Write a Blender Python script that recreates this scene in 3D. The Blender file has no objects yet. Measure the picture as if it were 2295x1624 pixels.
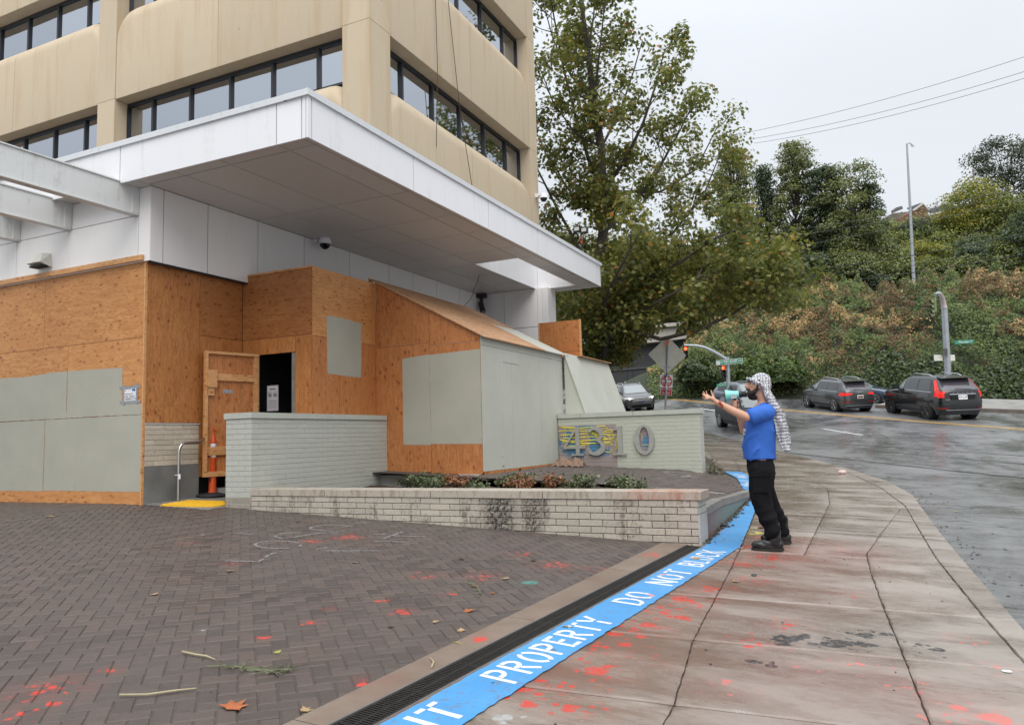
import bpy, bmesh, math, random
import numpy as np
from mathutils import Vector, Matrix

random.seed(7); RNG = np.random.default_rng(11)
SC = bpy.context.scene
COL = SC.collection

# ------------------------------------------------------------------ camera
FPX, CX, CY = 1703.24, 1147.5, 812.0           # focal length and centre in a 2295 px wide frame
YAW, PIT, ROL = -0.44368914, 0.0981761, -0.02757404
CAM = np.array([0.0, 0.0, 1.5])
_f = np.array([math.sin(YAW)*math.cos(PIT), math.cos(YAW)*math.cos(PIT), math.sin(PIT)])
_r = np.array([math.cos(YAW), -math.sin(YAW), 0.0]); _u = np.cross(_r, _f)
RT = math.cos(ROL)*_r + math.sin(ROL)*_u; UP = -math.sin(ROL)*_r + math.cos(ROL)*_u; FW = _f
cam = bpy.data.cameras.new('camera'); cam.sensor_width = 36.0; cam.sensor_fit = 'HORIZONTAL'
cam.lens = FPX/2295*36.0; cam.clip_start = 0.05; cam.clip_end = 2000
camo = bpy.data.objects.new('camera', cam); COL.objects.link(camo)
camo.matrix_world = Matrix(((RT[0], UP[0], -FW[0], CAM[0]), (RT[1], UP[1], -FW[1], CAM[1]), (RT[2], UP[2], -FW[2], CAM[2]), (0, 0, 0, 1)))
SC.camera = camo

# ------------------------------------------------------------------ world, sun, exposure
SUN_EL, SUN_AZ = 52.0, 150.0                   # soft overcast sun, high behind the camera's right shoulder
w = bpy.data.worlds.new('World'); SC.world = w; w.use_nodes = True
nt = w.node_tree; nt.nodes.clear()
wo = nt.nodes.new('ShaderNodeOutputWorld'); bg = nt.nodes.new('ShaderNodeBackground')
sky = nt.nodes.new('ShaderNodeTexSky'); sky.sky_type = 'NISHITA'; sky.sun_disc = False
sky.sun_elevation = math.radians(SUN_EL); sky.sun_rotation = math.radians(SUN_AZ); sky.dust_density = 4.0; sky.air_density = 1.2
tc = nt.nodes.new('ShaderNodeTexCoord'); sep = nt.nodes.new('ShaderNodeSeparateXYZ')
nt.links.new(tc.outputs['Generated'], sep.inputs[0])
mr = nt.nodes.new('ShaderNodeMapRange'); mr.inputs['From Min'].default_value = 0.0; mr.inputs['From Max'].default_value = 1.0
mr.inputs['To Min'].default_value = 0.67; mr.inputs['To Max'].default_value = 2.30; mr.clamp = True
pw = nt.nodes.new('ShaderNodeMath'); pw.operation = 'POWER'; pw.use_clamp = True; pw.inputs[1].default_value = 4.0
nt.links.new(sep.outputs['Z'], pw.inputs[0]); nt.links.new(pw.outputs[0], mr.inputs['Value'])
nz = nt.nodes.new('ShaderNodeTexNoise'); nz.inputs['Scale'].default_value = 2.2; nz.inputs['Detail'].default_value = 5.0; nz.inputs['Distortion'].default_value = 0.4
mp = nt.nodes.new('ShaderNodeMapping'); mp.inputs['Scale'].default_value = (1, 1, 2.6)
nt.links.new(tc.outputs['Generated'], mp.inputs[0]); nt.links.new(mp.outputs[0], nz.inputs['Vector'])
nr = nt.nodes.new('ShaderNodeMapRange'); nr.inputs['From Min'].default_value = 0.3; nr.inputs['From Max'].default_value = 0.7
nr.inputs['To Min'].default_value = 0.95; nr.inputs['To Max'].default_value = 1.04
nt.links.new(nz.outputs['Fac'], nr.inputs['Value'])
mu = nt.nodes.new('ShaderNodeMath'); mu.operation = 'MULTIPLY'
nt.links.new(mr.outputs[0], mu.inputs[0]); nt.links.new(nr.outputs[0], mu.inputs[1])
cl = nt.nodes.new('ShaderNodeVectorMath'); cl.operation = 'SCALE'; cl.inputs[0].default_value = (9.3, 9.75, 10.3)   # cloud deck, per unit of background strength
nt.links.new(mu.outputs[0], cl.inputs['Scale'])
mx = nt.nodes.new('ShaderNodeMix'); mx.data_type = 'RGBA'; mx.inputs['Factor'].default_value = 0.93
nt.links.new(sky.outputs[0], mx.inputs['A']); nt.links.new(cl.outputs[0], mx.inputs['B'])
nt.links.new(mx.outputs['Result'], bg.inputs['Color']); bg.inputs['Strength'].default_value = 0.1
nt.links.new(bg.outputs[0], wo.inputs[0])
sl = bpy.data.lights.new('sun', 'SUN'); sl.energy = 1.5; sl.angle = math.radians(50); sl.color = (1.0, 0.965, 0.92)
so = bpy.data.objects.new('sun', sl); COL.objects.link(so)
_el, _az = math.radians(SUN_EL), math.radians(SUN_AZ)
sdir = Vector((math.sin(_az)*math.cos(_el), math.cos(_az)*math.cos(_el), math.sin(_el)))   # towards the sun
so.rotation_euler = sdir.to_track_quat('Z', 'Y').to_euler(); so.location = (30, -40, 60)
vs = SC.view_settings
SC.display_settings.display_device = 'sRGB'
vs.view_transform = 'Standard'; vs.look = 'None'; vs.exposure = 0.42; vs.gamma = 1.0; vs.use_curve_mapping = False
try:
    SC.cycles.use_denoising = True; SC.cycles.max_bounces = 8; SC.cycles.transparent_max_bounces = 8
except Exception: pass

# ------------------------------------------------------------------ measuring helpers (photo sight lines -> real places)
def ray(x, y): return FW + RT*(x-CX)/FPX - UP*(y-CY)/FPX
def onX(x, y, X): d = ray(x, y); return CAM + d*(X-CAM[0])/d[0]
def onY(x, y, Y): d = ray(x, y); return CAM + d*(Y-CAM[1])/d[1]
def onZ(x, y, Z): d = ray(x, y); return CAM + d*(Z-CAM[2])/d[2]
def atd(x, y, D): return CAM + ray(x, y)*D
K0, K1, K2 = -.0269, -.04475, .02224
def S(x, y):                                    # height of the paved ground
    x = max(-10.6, min(12, x)); q = min(max(0, y-8), 40); yy = min(y, 60)
    return K0 + K1*x + K2*yy + .0015*q*q + .12*max(0, yy-48)
def gnd(px, py, off=0):
    d = ray(px, py); lo = 1.5; hi = None
    for t in np.arange(1.5, 140, .25):
        P = CAM + d*t
        if P[2] < S(P[0], P[1])+off: hi = t; break
        lo = t
    if hi is None: return CAM + d*60
    for _ in range(30):
        m = (lo+hi)/2; P = CAM + d*m
        if P[2] < S(P[0], P[1])+off: hi = m
        else: lo = m
    return CAM + d*hi
def TZ(x, y):                                   # raised terrace beside the address wall
    z = .73 - .047*(x+3.3) + .008*(y-15.75)
    d = max(0.0, (x+3.6)) * max(0.0, (y-10.2))  # dips to the pavement at its far right corner
    return z - .030*d

# ------------------------------------------------------------------ mesh builder
class MB:
    def __init__(s): s.v = []; s.f = []; s.mi = []; s.cm = 0
    def add(s, vs_, fs):
        o = len(s.v); s.v += [tuple(map(float, p)) for p in vs_]; s.f += [tuple(i+o for i in f) for f in fs]; s.mi += [s.cm]*len(fs); return s
    def box(s, x0, x1, y0, y1, z0, z1):
        return s.add([(x0,y0,z0),(x1,y0,z0),(x1,y1,z0),(x0,y1,z0),(x0,y0,z1),(x1,y0,z1),(x1,y1,z1),(x0,y1,z1)],
                     [(0,3,2,1),(4,5,6,7),(0,1,5,4),(1,2,6,5),(2,3,7,6),(3,0,4,7)])
    def hexa(s, b, t):                          # 4 bottom points, 4 top points
        return s.add(list(b)+list(t), [(3,2,1,0),(4,5,6,7),(0,1,5,4),(1,2,6,5),(2,3,7,6),(3,0,4,7)])
    def prism(s, poly, vec):                    # closed polygon pushed along vec
        n = len(poly); v = Vector(vec); P = [Vector(p) for p in poly]
        return s.add(P+[p+v for p in P], [tuple(range(n))[::-1], tuple(range(n, 2*n))]+[(i, (i+1)%n, n+(i+1)%n, n+i) for i in range(n)])
    def quad(s, *p): return s.add(p, [tuple(range(len(p)))])
    def tube(s, pts, r, n=8, cap=True):
        pts = [Vector(p) for p in pts]; rs = r if hasattr(r, '__len__') else [r]*len(pts)
        ring0 = len(s.v); fs = []; vs_ = []; ref = None
        for i, p in enumerate(pts):
            d = (pts[min(i+1, len(pts)-1)] - pts[max(i-1, 0)])
            d = d.normalized() if d.length > 1e-9 else Vector((0, 0, 1))
            if ref is None: ref = d.orthogonal().normalized()
            a = (ref - d*ref.dot(d)); a = a.normalized() if a.length > 1e-6 else d.orthogonal().normalized()
            ref = a; b = d.cross(a)
            for k in range(n):
                t = 2*math.pi*k/n; vs_.append(p + (a*math.cos(t)+b*math.sin(t))*rs[i])
        for i in range(len(pts)-1):
            for k in range(n): fs.append((i*n+k, i*n+(k+1)%n, (i+1)*n+(k+1)%n, (i+1)*n+k))
        if cap:
            fs.append(tuple(range(n))[::-1]); fs.append(tuple((len(pts)-1)*n+k for k in range(n)))
        return s.add(vs_, fs)
    def lathe(s, prof, c=(0,0,0), n=16, axis='Z', cap=True):
        vs_ = []; fs = []
        for r, h in prof:
            for k in range(n):
                t = 2*math.pi*k/n; a, b = r*math.cos(t), r*math.sin(t)
                p = {'Z': (a, b, h), 'X': (h, a, b), 'Y': (b, h, a)}[axis]
                vs_.append((p[0]+c[0], p[1]+c[1], p[2]+c[2]))
        for i in range(len(prof)-1):
            for k in range(n): fs.append((i*n+k, i*n+(k+1)%n, (i+1)*n+(k+1)%n, (i+1)*n+k))
        if cap: fs.append(tuple(range(n))[::-1]); fs.append(tuple((len(prof)-1)*n+k for k in range(n)))
        return s.add(vs_, fs)
    def grid(s, fn, us, vs2):
        nu, nv = len(us), len(vs2)
        return s.add([fn(u, v) for u in us for v in vs2], [(i*nv+j, (i+1)*nv+j, (i+1)*nv+j+1, i*nv+j+1) for i in range(nu-1) for j in range(nv-1)])
    def xf(s, M):                               # transform everything so far
        s.v = [tuple(M @ Vector(p)) for p in s.v]; return s
    def mesh(s, name, recalc=True, smooth=None):
        m = bpy.data.meshes.new(name); m.from_pydata(s.v, [], s.f)
        if any(s.mi): m.polygons.foreach_set('material_index', s.mi)
        if recalc:
            b = bmesh.new(); b.from_mesh(m); bmesh.ops.recalc_face_normals(b, faces=b.faces); b.to_mesh(m); b.free()
        if smooth is not None:
            m.polygons.foreach_set('use_smooth', [True]*len(m.polygons))
            if smooth < 179: m.set_sharp_from_angle(angle=math.radians(smooth))
        m.update(); return m

WL = {}                                         # world origin of every object whose children are given in world coordinates
def link(name, me, mat=None, parent=None, world=True, loc=None):
    o = bpy.data.objects.new(name, me); COL.objects.link(o)
    if me is not None and mat is not None and len(me.materials) == 0:
        for m_ in (mat if isinstance(mat, (list, tuple)) else [mat]): me.materials.append(m_)
    if parent is not None:
        o.parent = parent
        if world and loc is None: o.location = -Vector(WL.get(parent, (0,0,0)))
        elif world: o.location = Vector(loc)-Vector(WL.get(parent, (0,0,0)))
        elif loc is not None: o.location = loc
    elif loc is not None: o.location = loc
    WL[o] = Vector(loc) if (loc is not None and world) else Vector((0,0,0))
    return o
def part(name, mb, mat, parent, smooth=None, recalc=True, world=True, label=None, stuff=False):
    o = link(name, mb.mesh(name, recalc, smooth), mat, parent, world)
    if label: o['label'] = label
    if stuff: o['kind'] = 'stuff'
    return o
def tag(o, label, cat, group=None, kind=None):
    o['label'] = label; o['category'] = cat
    if group: o['group'] = group
    if kind: o['kind'] = kind
    return o
def thing(name, label, cat, loc=(0,0,0), rz=0.0, group=None):
    o = bpy.data.objects.new(name, None); COL.objects.link(o); o.empty_display_size = .2
    o.location = loc; o.rotation_euler = (0, 0, rz); WL[o] = Vector(loc) if rz == 0 else Vector((0,0,0))
    return tag(o, label, cat, group)
def one(name, mb, mat, label, cat, group=None, smooth=None, recalc=True, kind=None):
    o = link(name, mb.mesh(name, recalc, smooth), mat)
    return tag(o, label, cat, group, kind)
def struct(name, mb, mat, smooth=None, recalc=True):
    o = link(name, mb.mesh(name, recalc, smooth), mat); o['kind'] = 'structure'; return o
ORD = ['first', 'second', 'third', 'fourth', 'fifth', 'sixth', 'seventh', 'eighth', 'ninth', 'tenth', 'eleventh', 'twelfth', 'thirteenth', 'fourteenth', 'fifteenth', 'sixteenth', 'seventeenth', 'eighteenth']
def dup(o, parent, loc=None, rot=None):
    c = o.copy(); COL.objects.link(c); c.parent = parent
    if loc is not None: c.location = loc
    if rot is not None: c.rotation_euler = rot
    return c
def dup_tree(root, loc, rz, label=None):
    r = root.copy(); COL.objects.link(r); r.location = loc; r.rotation_euler = (0, 0, rz)
    if label: r['label'] = label
    for ch in list(root.children):
        c = ch.copy(); COL.objects.link(c); c.parent = r
        for g in list(ch.children):
            d = g.copy(); COL.objects.link(d); d.parent = c
    return r

# ------------------------------------------------------------------ materials
class NT:
    def __init__(s, name):
        s.m = bpy.data.materials.new(name); s.m.use_nodes = True; s.t = s.m.node_tree; s.N = s.t.nodes; s.L = s.t.links
        s.b = s.N['Principled BSDF']; s._pos = None
    def n(s, typ, **kw):
        x = s.N.new(typ)
        for k, v in kw.items(): setattr(x, k, v)
        return x
    def set(s, node, key, v):
        if hasattr(v, 'links'): s.L.new(v, node.inputs[key])
        else:
            if isinstance(v, (tuple, list)) and len(v) == 3 and node.inputs[key].type == 'RGBA': v = (*v, 1)
            node.inputs[key].default_value = v
    @property
    def pos(s):
        if s._pos is None: s._pos = s.n('ShaderNodeNewGeometry').outputs['Position']
        return s._pos
    def rnd(s): return s.n('ShaderNodeObjectInfo').outputs['Random']
    def scale(s, v, k):
        x = s.n('ShaderNodeVectorMath', operation='MULTIPLY'); s.set(x, 0, v); x.inputs[1].default_value = k if hasattr(k, '__len__') else (k, k, k); return x.outputs[0]
    def addv(s, a, b):
        x = s.n('ShaderNodeVectorMath', operation='ADD'); s.set(x, 0, a); s.set(x, 1, b); return x.outputs[0]
    def noise(s, vec, sc, det=4, rough=.55, dist=0.0, out='Fac'):
        x = s.n('ShaderNodeTexNoise'); s.set(x, 'Vector', vec); x.inputs['Scale'].default_value = sc; x.inputs['Detail'].default_value = det
        x.inputs['Roughness'].default_value = rough; x.inputs['Distortion'].default_value = dist; return x.outputs[out]
    def voro(s, vec, sc, feature='F1', out='Distance', rand=1.0):
        x = s.n('ShaderNodeTexVoronoi', feature=feature); s.set(x, 'Vector', vec); x.inputs['Scale'].default_value = sc; x.inputs['Randomness'].default_value = rand; return x.outputs[out]
    def wave(s, vec, sc, dist=3, det=2, dsc=1.0, direction='X'):
        x = s.n('ShaderNodeTexWave', wave_type='BANDS', bands_direction=direction); s.set(x, 'Vector', vec); x.inputs['Scale'].default_value = sc
        x.inputs['Distortion'].default_value = dist; x.inputs['Detail'].default_value = det; x.inputs['Detail Scale'].default_value = dsc; return x.outputs['Fac']
    def mr(s, v, a, b, c=0.0, d=1.0, smooth=False):
        x = s.n('ShaderNodeMapRange'); x.interpolation_type = 'SMOOTHSTEP' if smooth else 'LINEAR'
        s.set(x, 'Value', v)
        for k, q in zip(('From Min', 'From Max', 'To Min', 'To Max'), (a, b, c, d)): s.set(x, k, q)
        return x.outputs[0]
    def math(s, op, a, b=0.0, clamp=False):
        x = s.n('ShaderNodeMath', operation=op, use_clamp=clamp); s.set(x, 0, a); s.set(x, 1, b); return x.outputs[0]
    def mix(s, f, a, b, blend='MIX'):
        x = s.n('ShaderNodeMix', data_type='RGBA', blend_type=blend); s.set(x, 'Factor', f); s.set(x, 'A', a); s.set(x, 'B', b); return x.outputs['Result']
    def ramp(s, f, stops):
        x = s.n('ShaderNodeValToRGB'); s.set(x, 'Fac', f); e = x.color_ramp.elements
        while len(e) < len(stops): e.new(.5)
        for i, (p, c) in enumerate(stops): e[i].position = p; e[i].color = (*c, 1)
        return x.outputs[0]
    def bump(s, h, strength=.3, dist=.01):
        x = s.n('ShaderNodeBump'); s.set(x, 'Height', h); x.inputs['Strength'].default_value = strength; x.inputs['Distance'].default_value = dist
        s.L.new(x.outputs[0], s.b.inputs['Normal']); return x
    def out(s, col=None, rough=.6, metal=0.0, spec=.5):
        if col is not None: s.set(s.b, 'Base Color', col)
        s.set(s.b, 'Roughness', rough); s.set(s.b, 'Metallic', metal); s.set(s.b, 'Specular IOR Level', spec); return s.m
    def splats(s, col, items, nscale=30.0):     # spray paint and chalk on the ground: (x, y, reach, density, colour)
        flat = s.scale(s.pos, (1, 1, 0)); nzs = s.noise(flat, nscale, 4, .7); n2 = s.noise(flat, 7.0, 3, .6); warp = s.addv(flat, s.scale(s.noise(flat, 14.0, 3, .7, 0, 'Color'), .10))
        for group in items:
            c, lst = group; acc = None
            for (x, y, r, dens) in lst:
                d = s.n('ShaderNodeVectorMath', operation='DISTANCE'); s.set(d, 0, flat); d.inputs[1].default_value = (x, y, 0)
                m = s.mr(d.outputs['Value'], 0.0, r, dens, 0.0)
                acc = m if acc is None else s.math('MAXIMUM', acc, m)
            soft = s.math('MULTIPLY', acc, s.mr(n2, .35, .7, .0, .24), True)
            hard = None
            for vs_ in (5.5, 15.0):                    # drops of many sizes with ragged rims
                x_ = s.n('ShaderNodeTexVoronoi'); s.set(x_, 'Vector', warp); x_.inputs['Scale'].default_value = vs_
                sc_ = s.n('ShaderNodeSeparateColor'); s.set(sc_, 0, x_.outputs['Color'])
                rad = s.math('MULTIPLY', s.math('MULTIPLY', s.math('POWER', sc_.outputs[0], 1.3), acc), 1.0)
                h1 = s.mr(s.math('SUBTRACT', x_.outputs['Distance'], rad), -.03, .015, .9, 0)
                hard = h1 if hard is None else s.math('MAXIMUM', hard, h1)
            hard = s.math('MULTIPLY', hard, s.mr(nzs, .30, .52, .15, 1.0), True)
            col = s.mix(s.math('MAXIMUM', soft, hard, True), col, c)
        return col
def plain(name, col, rough=.6, metal=0.0, var=.12, nsc=6.0, bump=0.0, bsc=60.0, spec=.5, obj_var=0.0):
    n = NT(name); f = n.noise(n.pos, nsc, 5, .6)
    c = n.mix(n.mr(f, .25, .75), tuple(x*(1-var) for x in col), tuple(min(1, x*(1+var)) for x in col))
    if obj_var:
        v = n.mr(n.rnd(), 0, 1, 1-obj_var, 1+obj_var); h = n.n('ShaderNodeHueSaturation'); n.set(h, 'Color', c); n.set(h, 'Value', v); c = h.outputs[0]
    if bump: n.bump(n.noise(n.pos, bsc, 4, .6), bump, .01)
    return n.out(c, n.mr(f, .3, .7, rough*.9, min(1, rough*1.1)), metal, spec)
def glow(name, col, strength):
    n = NT(name); n.set(n.b, 'Emission Color', col); n.b.inputs['Emission Strength'].default_value = strength; return n.out(col, .3)

def m_plywood(name, axis, base=(.50, .215, .058), seed=0.0):   # axis: 'H' grain runs level, 'V' grain runs upright
    n = NT(name); off = n.n('ShaderNodeCombineXYZ'); r = n.rnd()
    for i in range(3): n.set(off, i, n.math('MULTIPLY', r, (37.0, 53.0, 71.0)[i]))
    p = n.addv(n.pos, off.outputs[0])
    k = (.55, .55, 5.5) if axis == 'H' else (5.0, 5.0, .45)
    q = n.scale(p, k)
    warp = n.noise(q, .9, 3, .6, 1.2, 'Color'); qq = n.addv(n.addv(q, n.scale(warp, 1.6)), n.scale(n.noise(p, 3.2, 2, .5, .5, 'Color'), .9))
    g = n.noise(qq, 3.0, 6, .62); fine = n.noise(n.scale(p, tuple(x*9 for x in k)), 2.2, 3, .7)
    band = n.math('PINGPONG', n.math('MULTIPLY', g, 9.0), 1.0)
    f = n.math('ADD', n.math('MULTIPLY', band, .55), n.math('MULTIPLY', fine, .5))
    tone = n.noise(p, 1.3, 3, .6)
    dark = tuple(x*y for x, y in zip(base, (.62, .50, .42))); lite = tuple(min(1, x*y) for x, y in zip(base, (1.22, 1.36, 1.6)))
    c = n.ramp(f, [(0.22, dark), (.46, base), (.78, lite)])
    c = n.mix(n.mr(tone, .3, .7, 0, .6), c, tuple(x*y for x, y in zip(base, (.80, .70, .62))))
    c = n.mix(n.mr(n.math('ADD', r, n.math('MULTIPLY', tone, .3)), 0, 1.2, 0, .38), c, tuple(x*y for x, y in zip(base, (1.25, 1.25, 1.35))), 'MIX')
    kp = n.scale(p, (1, 1, 2.0) if axis == 'H' else (1.6, 1.6, 1.0)); kp = n.addv(kp, n.scale(n.noise(p, 9.0, 2, .5, 0, 'Color'), .06))
    kd = n.voro(kp, 6.0); gate = n.mr(n.noise(p, 2.6, 1), .40, .47)
    knot = n.math('MULTIPLY', n.mr(kd, .06, .15, .95, 0, True), gate); halo = n.math('MULTIPLY', n.mr(kd, .10, .40, .72, 0, True), gate)
    c = n.mix(halo, c, tuple(x*y for x, y in zip(base, (.72, .52, .4)))); c = n.mix(knot, c, (.075, .024, .010))
    n.bump(n.math('SUBTRACT', f, n.math('MULTIPLY', knot, .8)), .25, .006)
    return n.out(c, .55)
def m_brick(name, col, stain=.0, rough=.75, objvar=.10, grain=1.0, red=None):
    n = NT(name); p = n.pos; r = n.rnd()
    f = n.noise(p, 45.0, 4, .7); g = n.noise(p, 7.0, 3, .6)
    c = n.mix(n.mr(f, .3, .7), tuple(x*(1-.16*grain) for x in col), tuple(min(1, x*(1+.16*grain)) for x in col))
    h = n.n('ShaderNodeHueSaturation'); n.set(h, 'Color', c); n.set(h, 'Value', n.mr(r, 0, 1, 1-objvar, 1+objvar)); c = h.outputs[0]
    if stain:
        s1 = n.noise(n.scale(p, (1.2, 1.2, .35)), 3.0, 5, .7); s2 = n.noise(p, 26.0, 4, .75)
        k = n.mr(n.math('ADD', s1, n.math('MULTIPLY', s2, .55)), .80, .98, 0, stain, True); c = n.mix(k, c, (.035, .030, .024))
        for (bx, by, bw, dens, bc) in (red or []):
            d = n.n('ShaderNodeVectorMath', operation='DISTANCE'); n.set(d, 0, n.scale(p, (1, 1, .35))); d.inputs[1].default_value = (bx, by, .2)
            c = n.mix(n.math('MULTIPLY', n.mr(d.outputs['Value'], bw*.3, bw, dens, 0, True), n.mr(s2, .3, .6)), c, bc)
    n.bump(n.math('ADD', f, n.math('MULTIPLY', g, .5)), .35*grain, .006)
    return n.out(c, rough)
# ================================================================== GROUND
def gx(px, py): p = gnd(px, py); return float(p[0]), float(p[1])
def sp(px, py, r, d=.9): x, y = gx(px, py); return (x, y, r, d)
RED = (.56, .045, .03); PINK = (.60, .15, .13); CHALK = (.38, .39, .39); TEAL = (.06, .22, .19)
paver_marks = [
 (RED, [sp(110,1545,.34,.8), sp(250,1500,.12), sp(780,1203,.32,.85), sp(700,1212,.25,.7), sp(955,1290,.25,.8), sp(1080,1290,.3,.7), sp(1240,1268,.35,.75), sp(1350,1275,.25,.7),
        sp(810,1525,.14), sp(905,1370,.16), sp(700,1395,.12), sp(590,1430,.1), sp(745,1362,.12), sp(1165,1240,.25,.6), sp(860,1345,.1), sp(1000,1330,.14,.6), sp(420,1218,.12,.6), sp(520,1262,.2,.6), sp(40,1600,.2,.6)]),
 (CHALK, [sp(460,1197,.14,.5), sp(460,1412,.11,.55), sp(760,1345,.05,.5)]), (TEAL, [sp(1180,1305,.16,.9), sp(640,1420,.08,.5)])]
walk_marks = [
 (RED, [sp(1500,1370,.42,.85), sp(1555,1345,.35,.9), sp(1420,1405,.4,.8), sp(1360,1455,.4,.75), sp(1330,1500,.4,.8), sp(1230,1545,.45,.75), sp(1300,1590,.3,.6), sp(1590,1318,.3,.85), sp(1680,1262,.32,.8), sp(1735,1250,.4,.9),
        sp(1660,1225,.3,.8), sp(1800,1235,.3,.6), sp(1600,1255,.3,.75), sp(1690,1300,.3,.7), sp(1760,1400,.3,.7), sp(1700,1440,.3,.6), sp(1900,1330,.2,.6), sp(1010,1370,.22,.75), sp(1190,1545,.15,.9), sp(1130,1510,.16,.7), sp(1450,1480,.3,.6)]),
 (PINK, [sp(2180,1600,.42,.8), sp(2050,1545,.3,.6), sp(1920,1490,.35,.5), sp(2150,1430,.25,.6), sp(1640,1540,.3,.5), sp(1880,1230,.35,.5), sp(1700,1200,.3,.6), sp(1780,1500,.4,.4), sp(2250,1500,.25,.5)]),
 ((.62, .55, .06), [sp(1688,1195,.28,.8), sp(1676,1182,.22,.75)]), ((.012, .013, .018), [sp(1756,1432,.17,2.6), sp(1790,1428,.17,1.6), sp(1840,1440,.20,1.9), sp(1890,1440,.24,1.7), sp(1935,1425,.22,1.3), sp(1975,1415,.2,.9), sp(1725,1490,.2,.7), sp(2060,1450,.25,.8)]),
 (CHALK, [sp(1135,1605,.13,.95), sp(1660,1590,.1,.5)])]

def m_pavers():
    n = NT('wet_paver'); p = n.pos
    a = n.n('ShaderNodeAttribute', attribute_name='rnd').outputs['Fac']; r = n.math('FRACT', n.math('ADD', a, n.rnd()))
    f = n.noise(p, 130.0, 4, .75); g = n.noise(p, 1.1, 4, .6); s = n.noise(p, 9.0, 4, .65)
    c = n.mix(r, (.100, .073, .061), (.050, .040, .036)); c = n.mix(n.mr(g, .35, .68, 0, .7), c, (.088, .070, .060))
    c = n.mix(n.mr(f, .56, .74, 0, .6), c, (.27, .235, .21)); c = n.mix(n.mr(s, .58, .75, 0, .6), c, (.05, .038, .034))
    c = n.splats(c, paver_marks, 22.0)
    n.bump(n.math('ADD', f, n.math('MULTIPLY', s, .6)), .55, .006)
    return n.out(c, n.mr(n.math('ADD', g, n.math('MULTIPLY', s, .25)), .4, .8, .36, .58), 0, .45)
def m_walk():
    n = NT('wet_concrete_walk'); p = n.pos
    f = n.noise(p, 160.0, 4, .8); g = n.noise(n.scale(p, (1, 2.3, 1)), .85, 5, .62, .6); s = n.noise(n.scale(p, (1.0, 3.2, 1.0)), 5.5, 6, .72, .6)
    x = n.n('ShaderNodeSeparateXYZ'); n.set(x, 0, p)
    near = n.mr(x.outputs[0], -1.9, .9, .10, -.10)                       # the strip beside the plaza stays wetter
    wet = n.math('ADD', n.math('ADD', g, near), n.math('MULTIPLY', n.math('SUBTRACT', s, .5), .42))
    h = n.n('ShaderNodeHueSaturation'); n.set(h, 'Color', n.mix(n.mr(wet, .36, .68), (.30, .265, .23), (.14, .105, .078))); n.set(h, 'Value', n.mr(n.rnd(), 0, 1, .92, 1.08)); c = h.outputs[0]
    sp_ = n.noise(p, 420.0, 2, .6); c = n.mix(n.mr(f, .54, .72, 0, .55), c, (.44, .40, .36)); c = n.mix(n.mr(f, .44, .28, 0, .6), c, (.085, .07, .058)); c = n.mix(n.mr(sp_, .60, .70, 0, .6), c, (.07, .06, .05))
    dm = n.noise(p, 2.7, 5, .7); c = n.mix(n.mr(dm, .62, .78, 0, .55), c, (.10, .07, .05))
    for (x_, y_, r_, d_, c_) in ((-1.35, 7.2, 2.2, .34, (.22, .075, .05)), (-.9, 8.9, 1.5, .42, (.27, .085, .065)), (-1.3, 4.6, 1.9, .30, (.20, .085, .055)), (.2, 4.4, 1.4, .14, (.40, .20, .19))):   # pigment washed out over the slabs by the rain
        dn = n.n('ShaderNodeVectorMath', operation='DISTANCE'); n.set(dn, 0, n.scale(p, (1, 1, 0))); dn.inputs[1].default_value = (x_, y_, 0)
        c = n.mix(n.math('MULTIPLY', n.mr(dn.outputs['Value'], r_*.25, r_, d_, 0, True), n.mr(n.math('ADD', g, n.math('MULTIPLY', s, .4)), .45, .85, .35, 1.0), True), c, c_)
    c = n.splats(c, walk_marks, 26.0)
    n.bump(n.math('ADD', f, n.math('MULTIPLY', s, .8)), .45, .005)
    return n.out(c, n.mr(wet, .34, .66, .42, .17), 0, .5)
def m_road():
    n = NT('wet_asphalt'); p = n.pos
    f = n.noise(p, 70.0, 4, .8); g = n.noise(n.scale(p, (1, .45, 1)), .42, 6, .66, .8); s = n.noise(n.scale(p, (.6, 1.6, 1)), 1.5, 5, .7, 1.0)
    wet = n.math('ADD', n.math('MULTIPLY', g, .65), n.math('MULTIPLY', s, .42))
    c = n.mix(n.mr(wet, .40, .68), (.185, .183, .185), (.105, .106, .110)); c = n.mix(n.mr(f, .56, .76, 0, .6), c, (.22, .215, .21))
    crack = n.voro(n.addv(n.scale(p, (.22, .22, .22)), n.scale(n.noise(p, 1.2, 3, .6, 0, 'Color'), .25)), 1.0, 'DISTANCE_TO_EDGE'); c = n.mix(n.mr(crack, .004, .010, .85, 0), c, (.012, .012, .012))
    n.bump(n.math('ADD', f, n.math('MULTIPLY', s, .3)), .5, .012)
    return (n.b.inputs['Coat Weight'].__setattr__('default_value', .8), n.set(n.b, 'Coat Roughness', n.mr(wet, .42, .66, .42, .13)), n.out(c, n.mr(wet, .44, .62, .5, .2), 0, .5))[2]
M_PAVER = m_pavers(); M_WALK = m_walk(); M_ROAD = m_road()
M_JOINT = plain('dark_joint_sand', (.075, .062, .053), .8, var=.3, nsc=30)
M_SOIL = plain('wet_soil', (.05, .035, .024), .85, var=.4, nsc=14, bump=.8, bsc=40)
M_CONC = plain('grey_concrete', (.27, .255, .235), .7, var=.28, nsc=2.2, bump=.3, bsc=45)
M_CONC_D = plain('damp_concrete', (.20, .20, .19), .6, var=.35, nsc=1.7, bump=.25, bsc=30)

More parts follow.
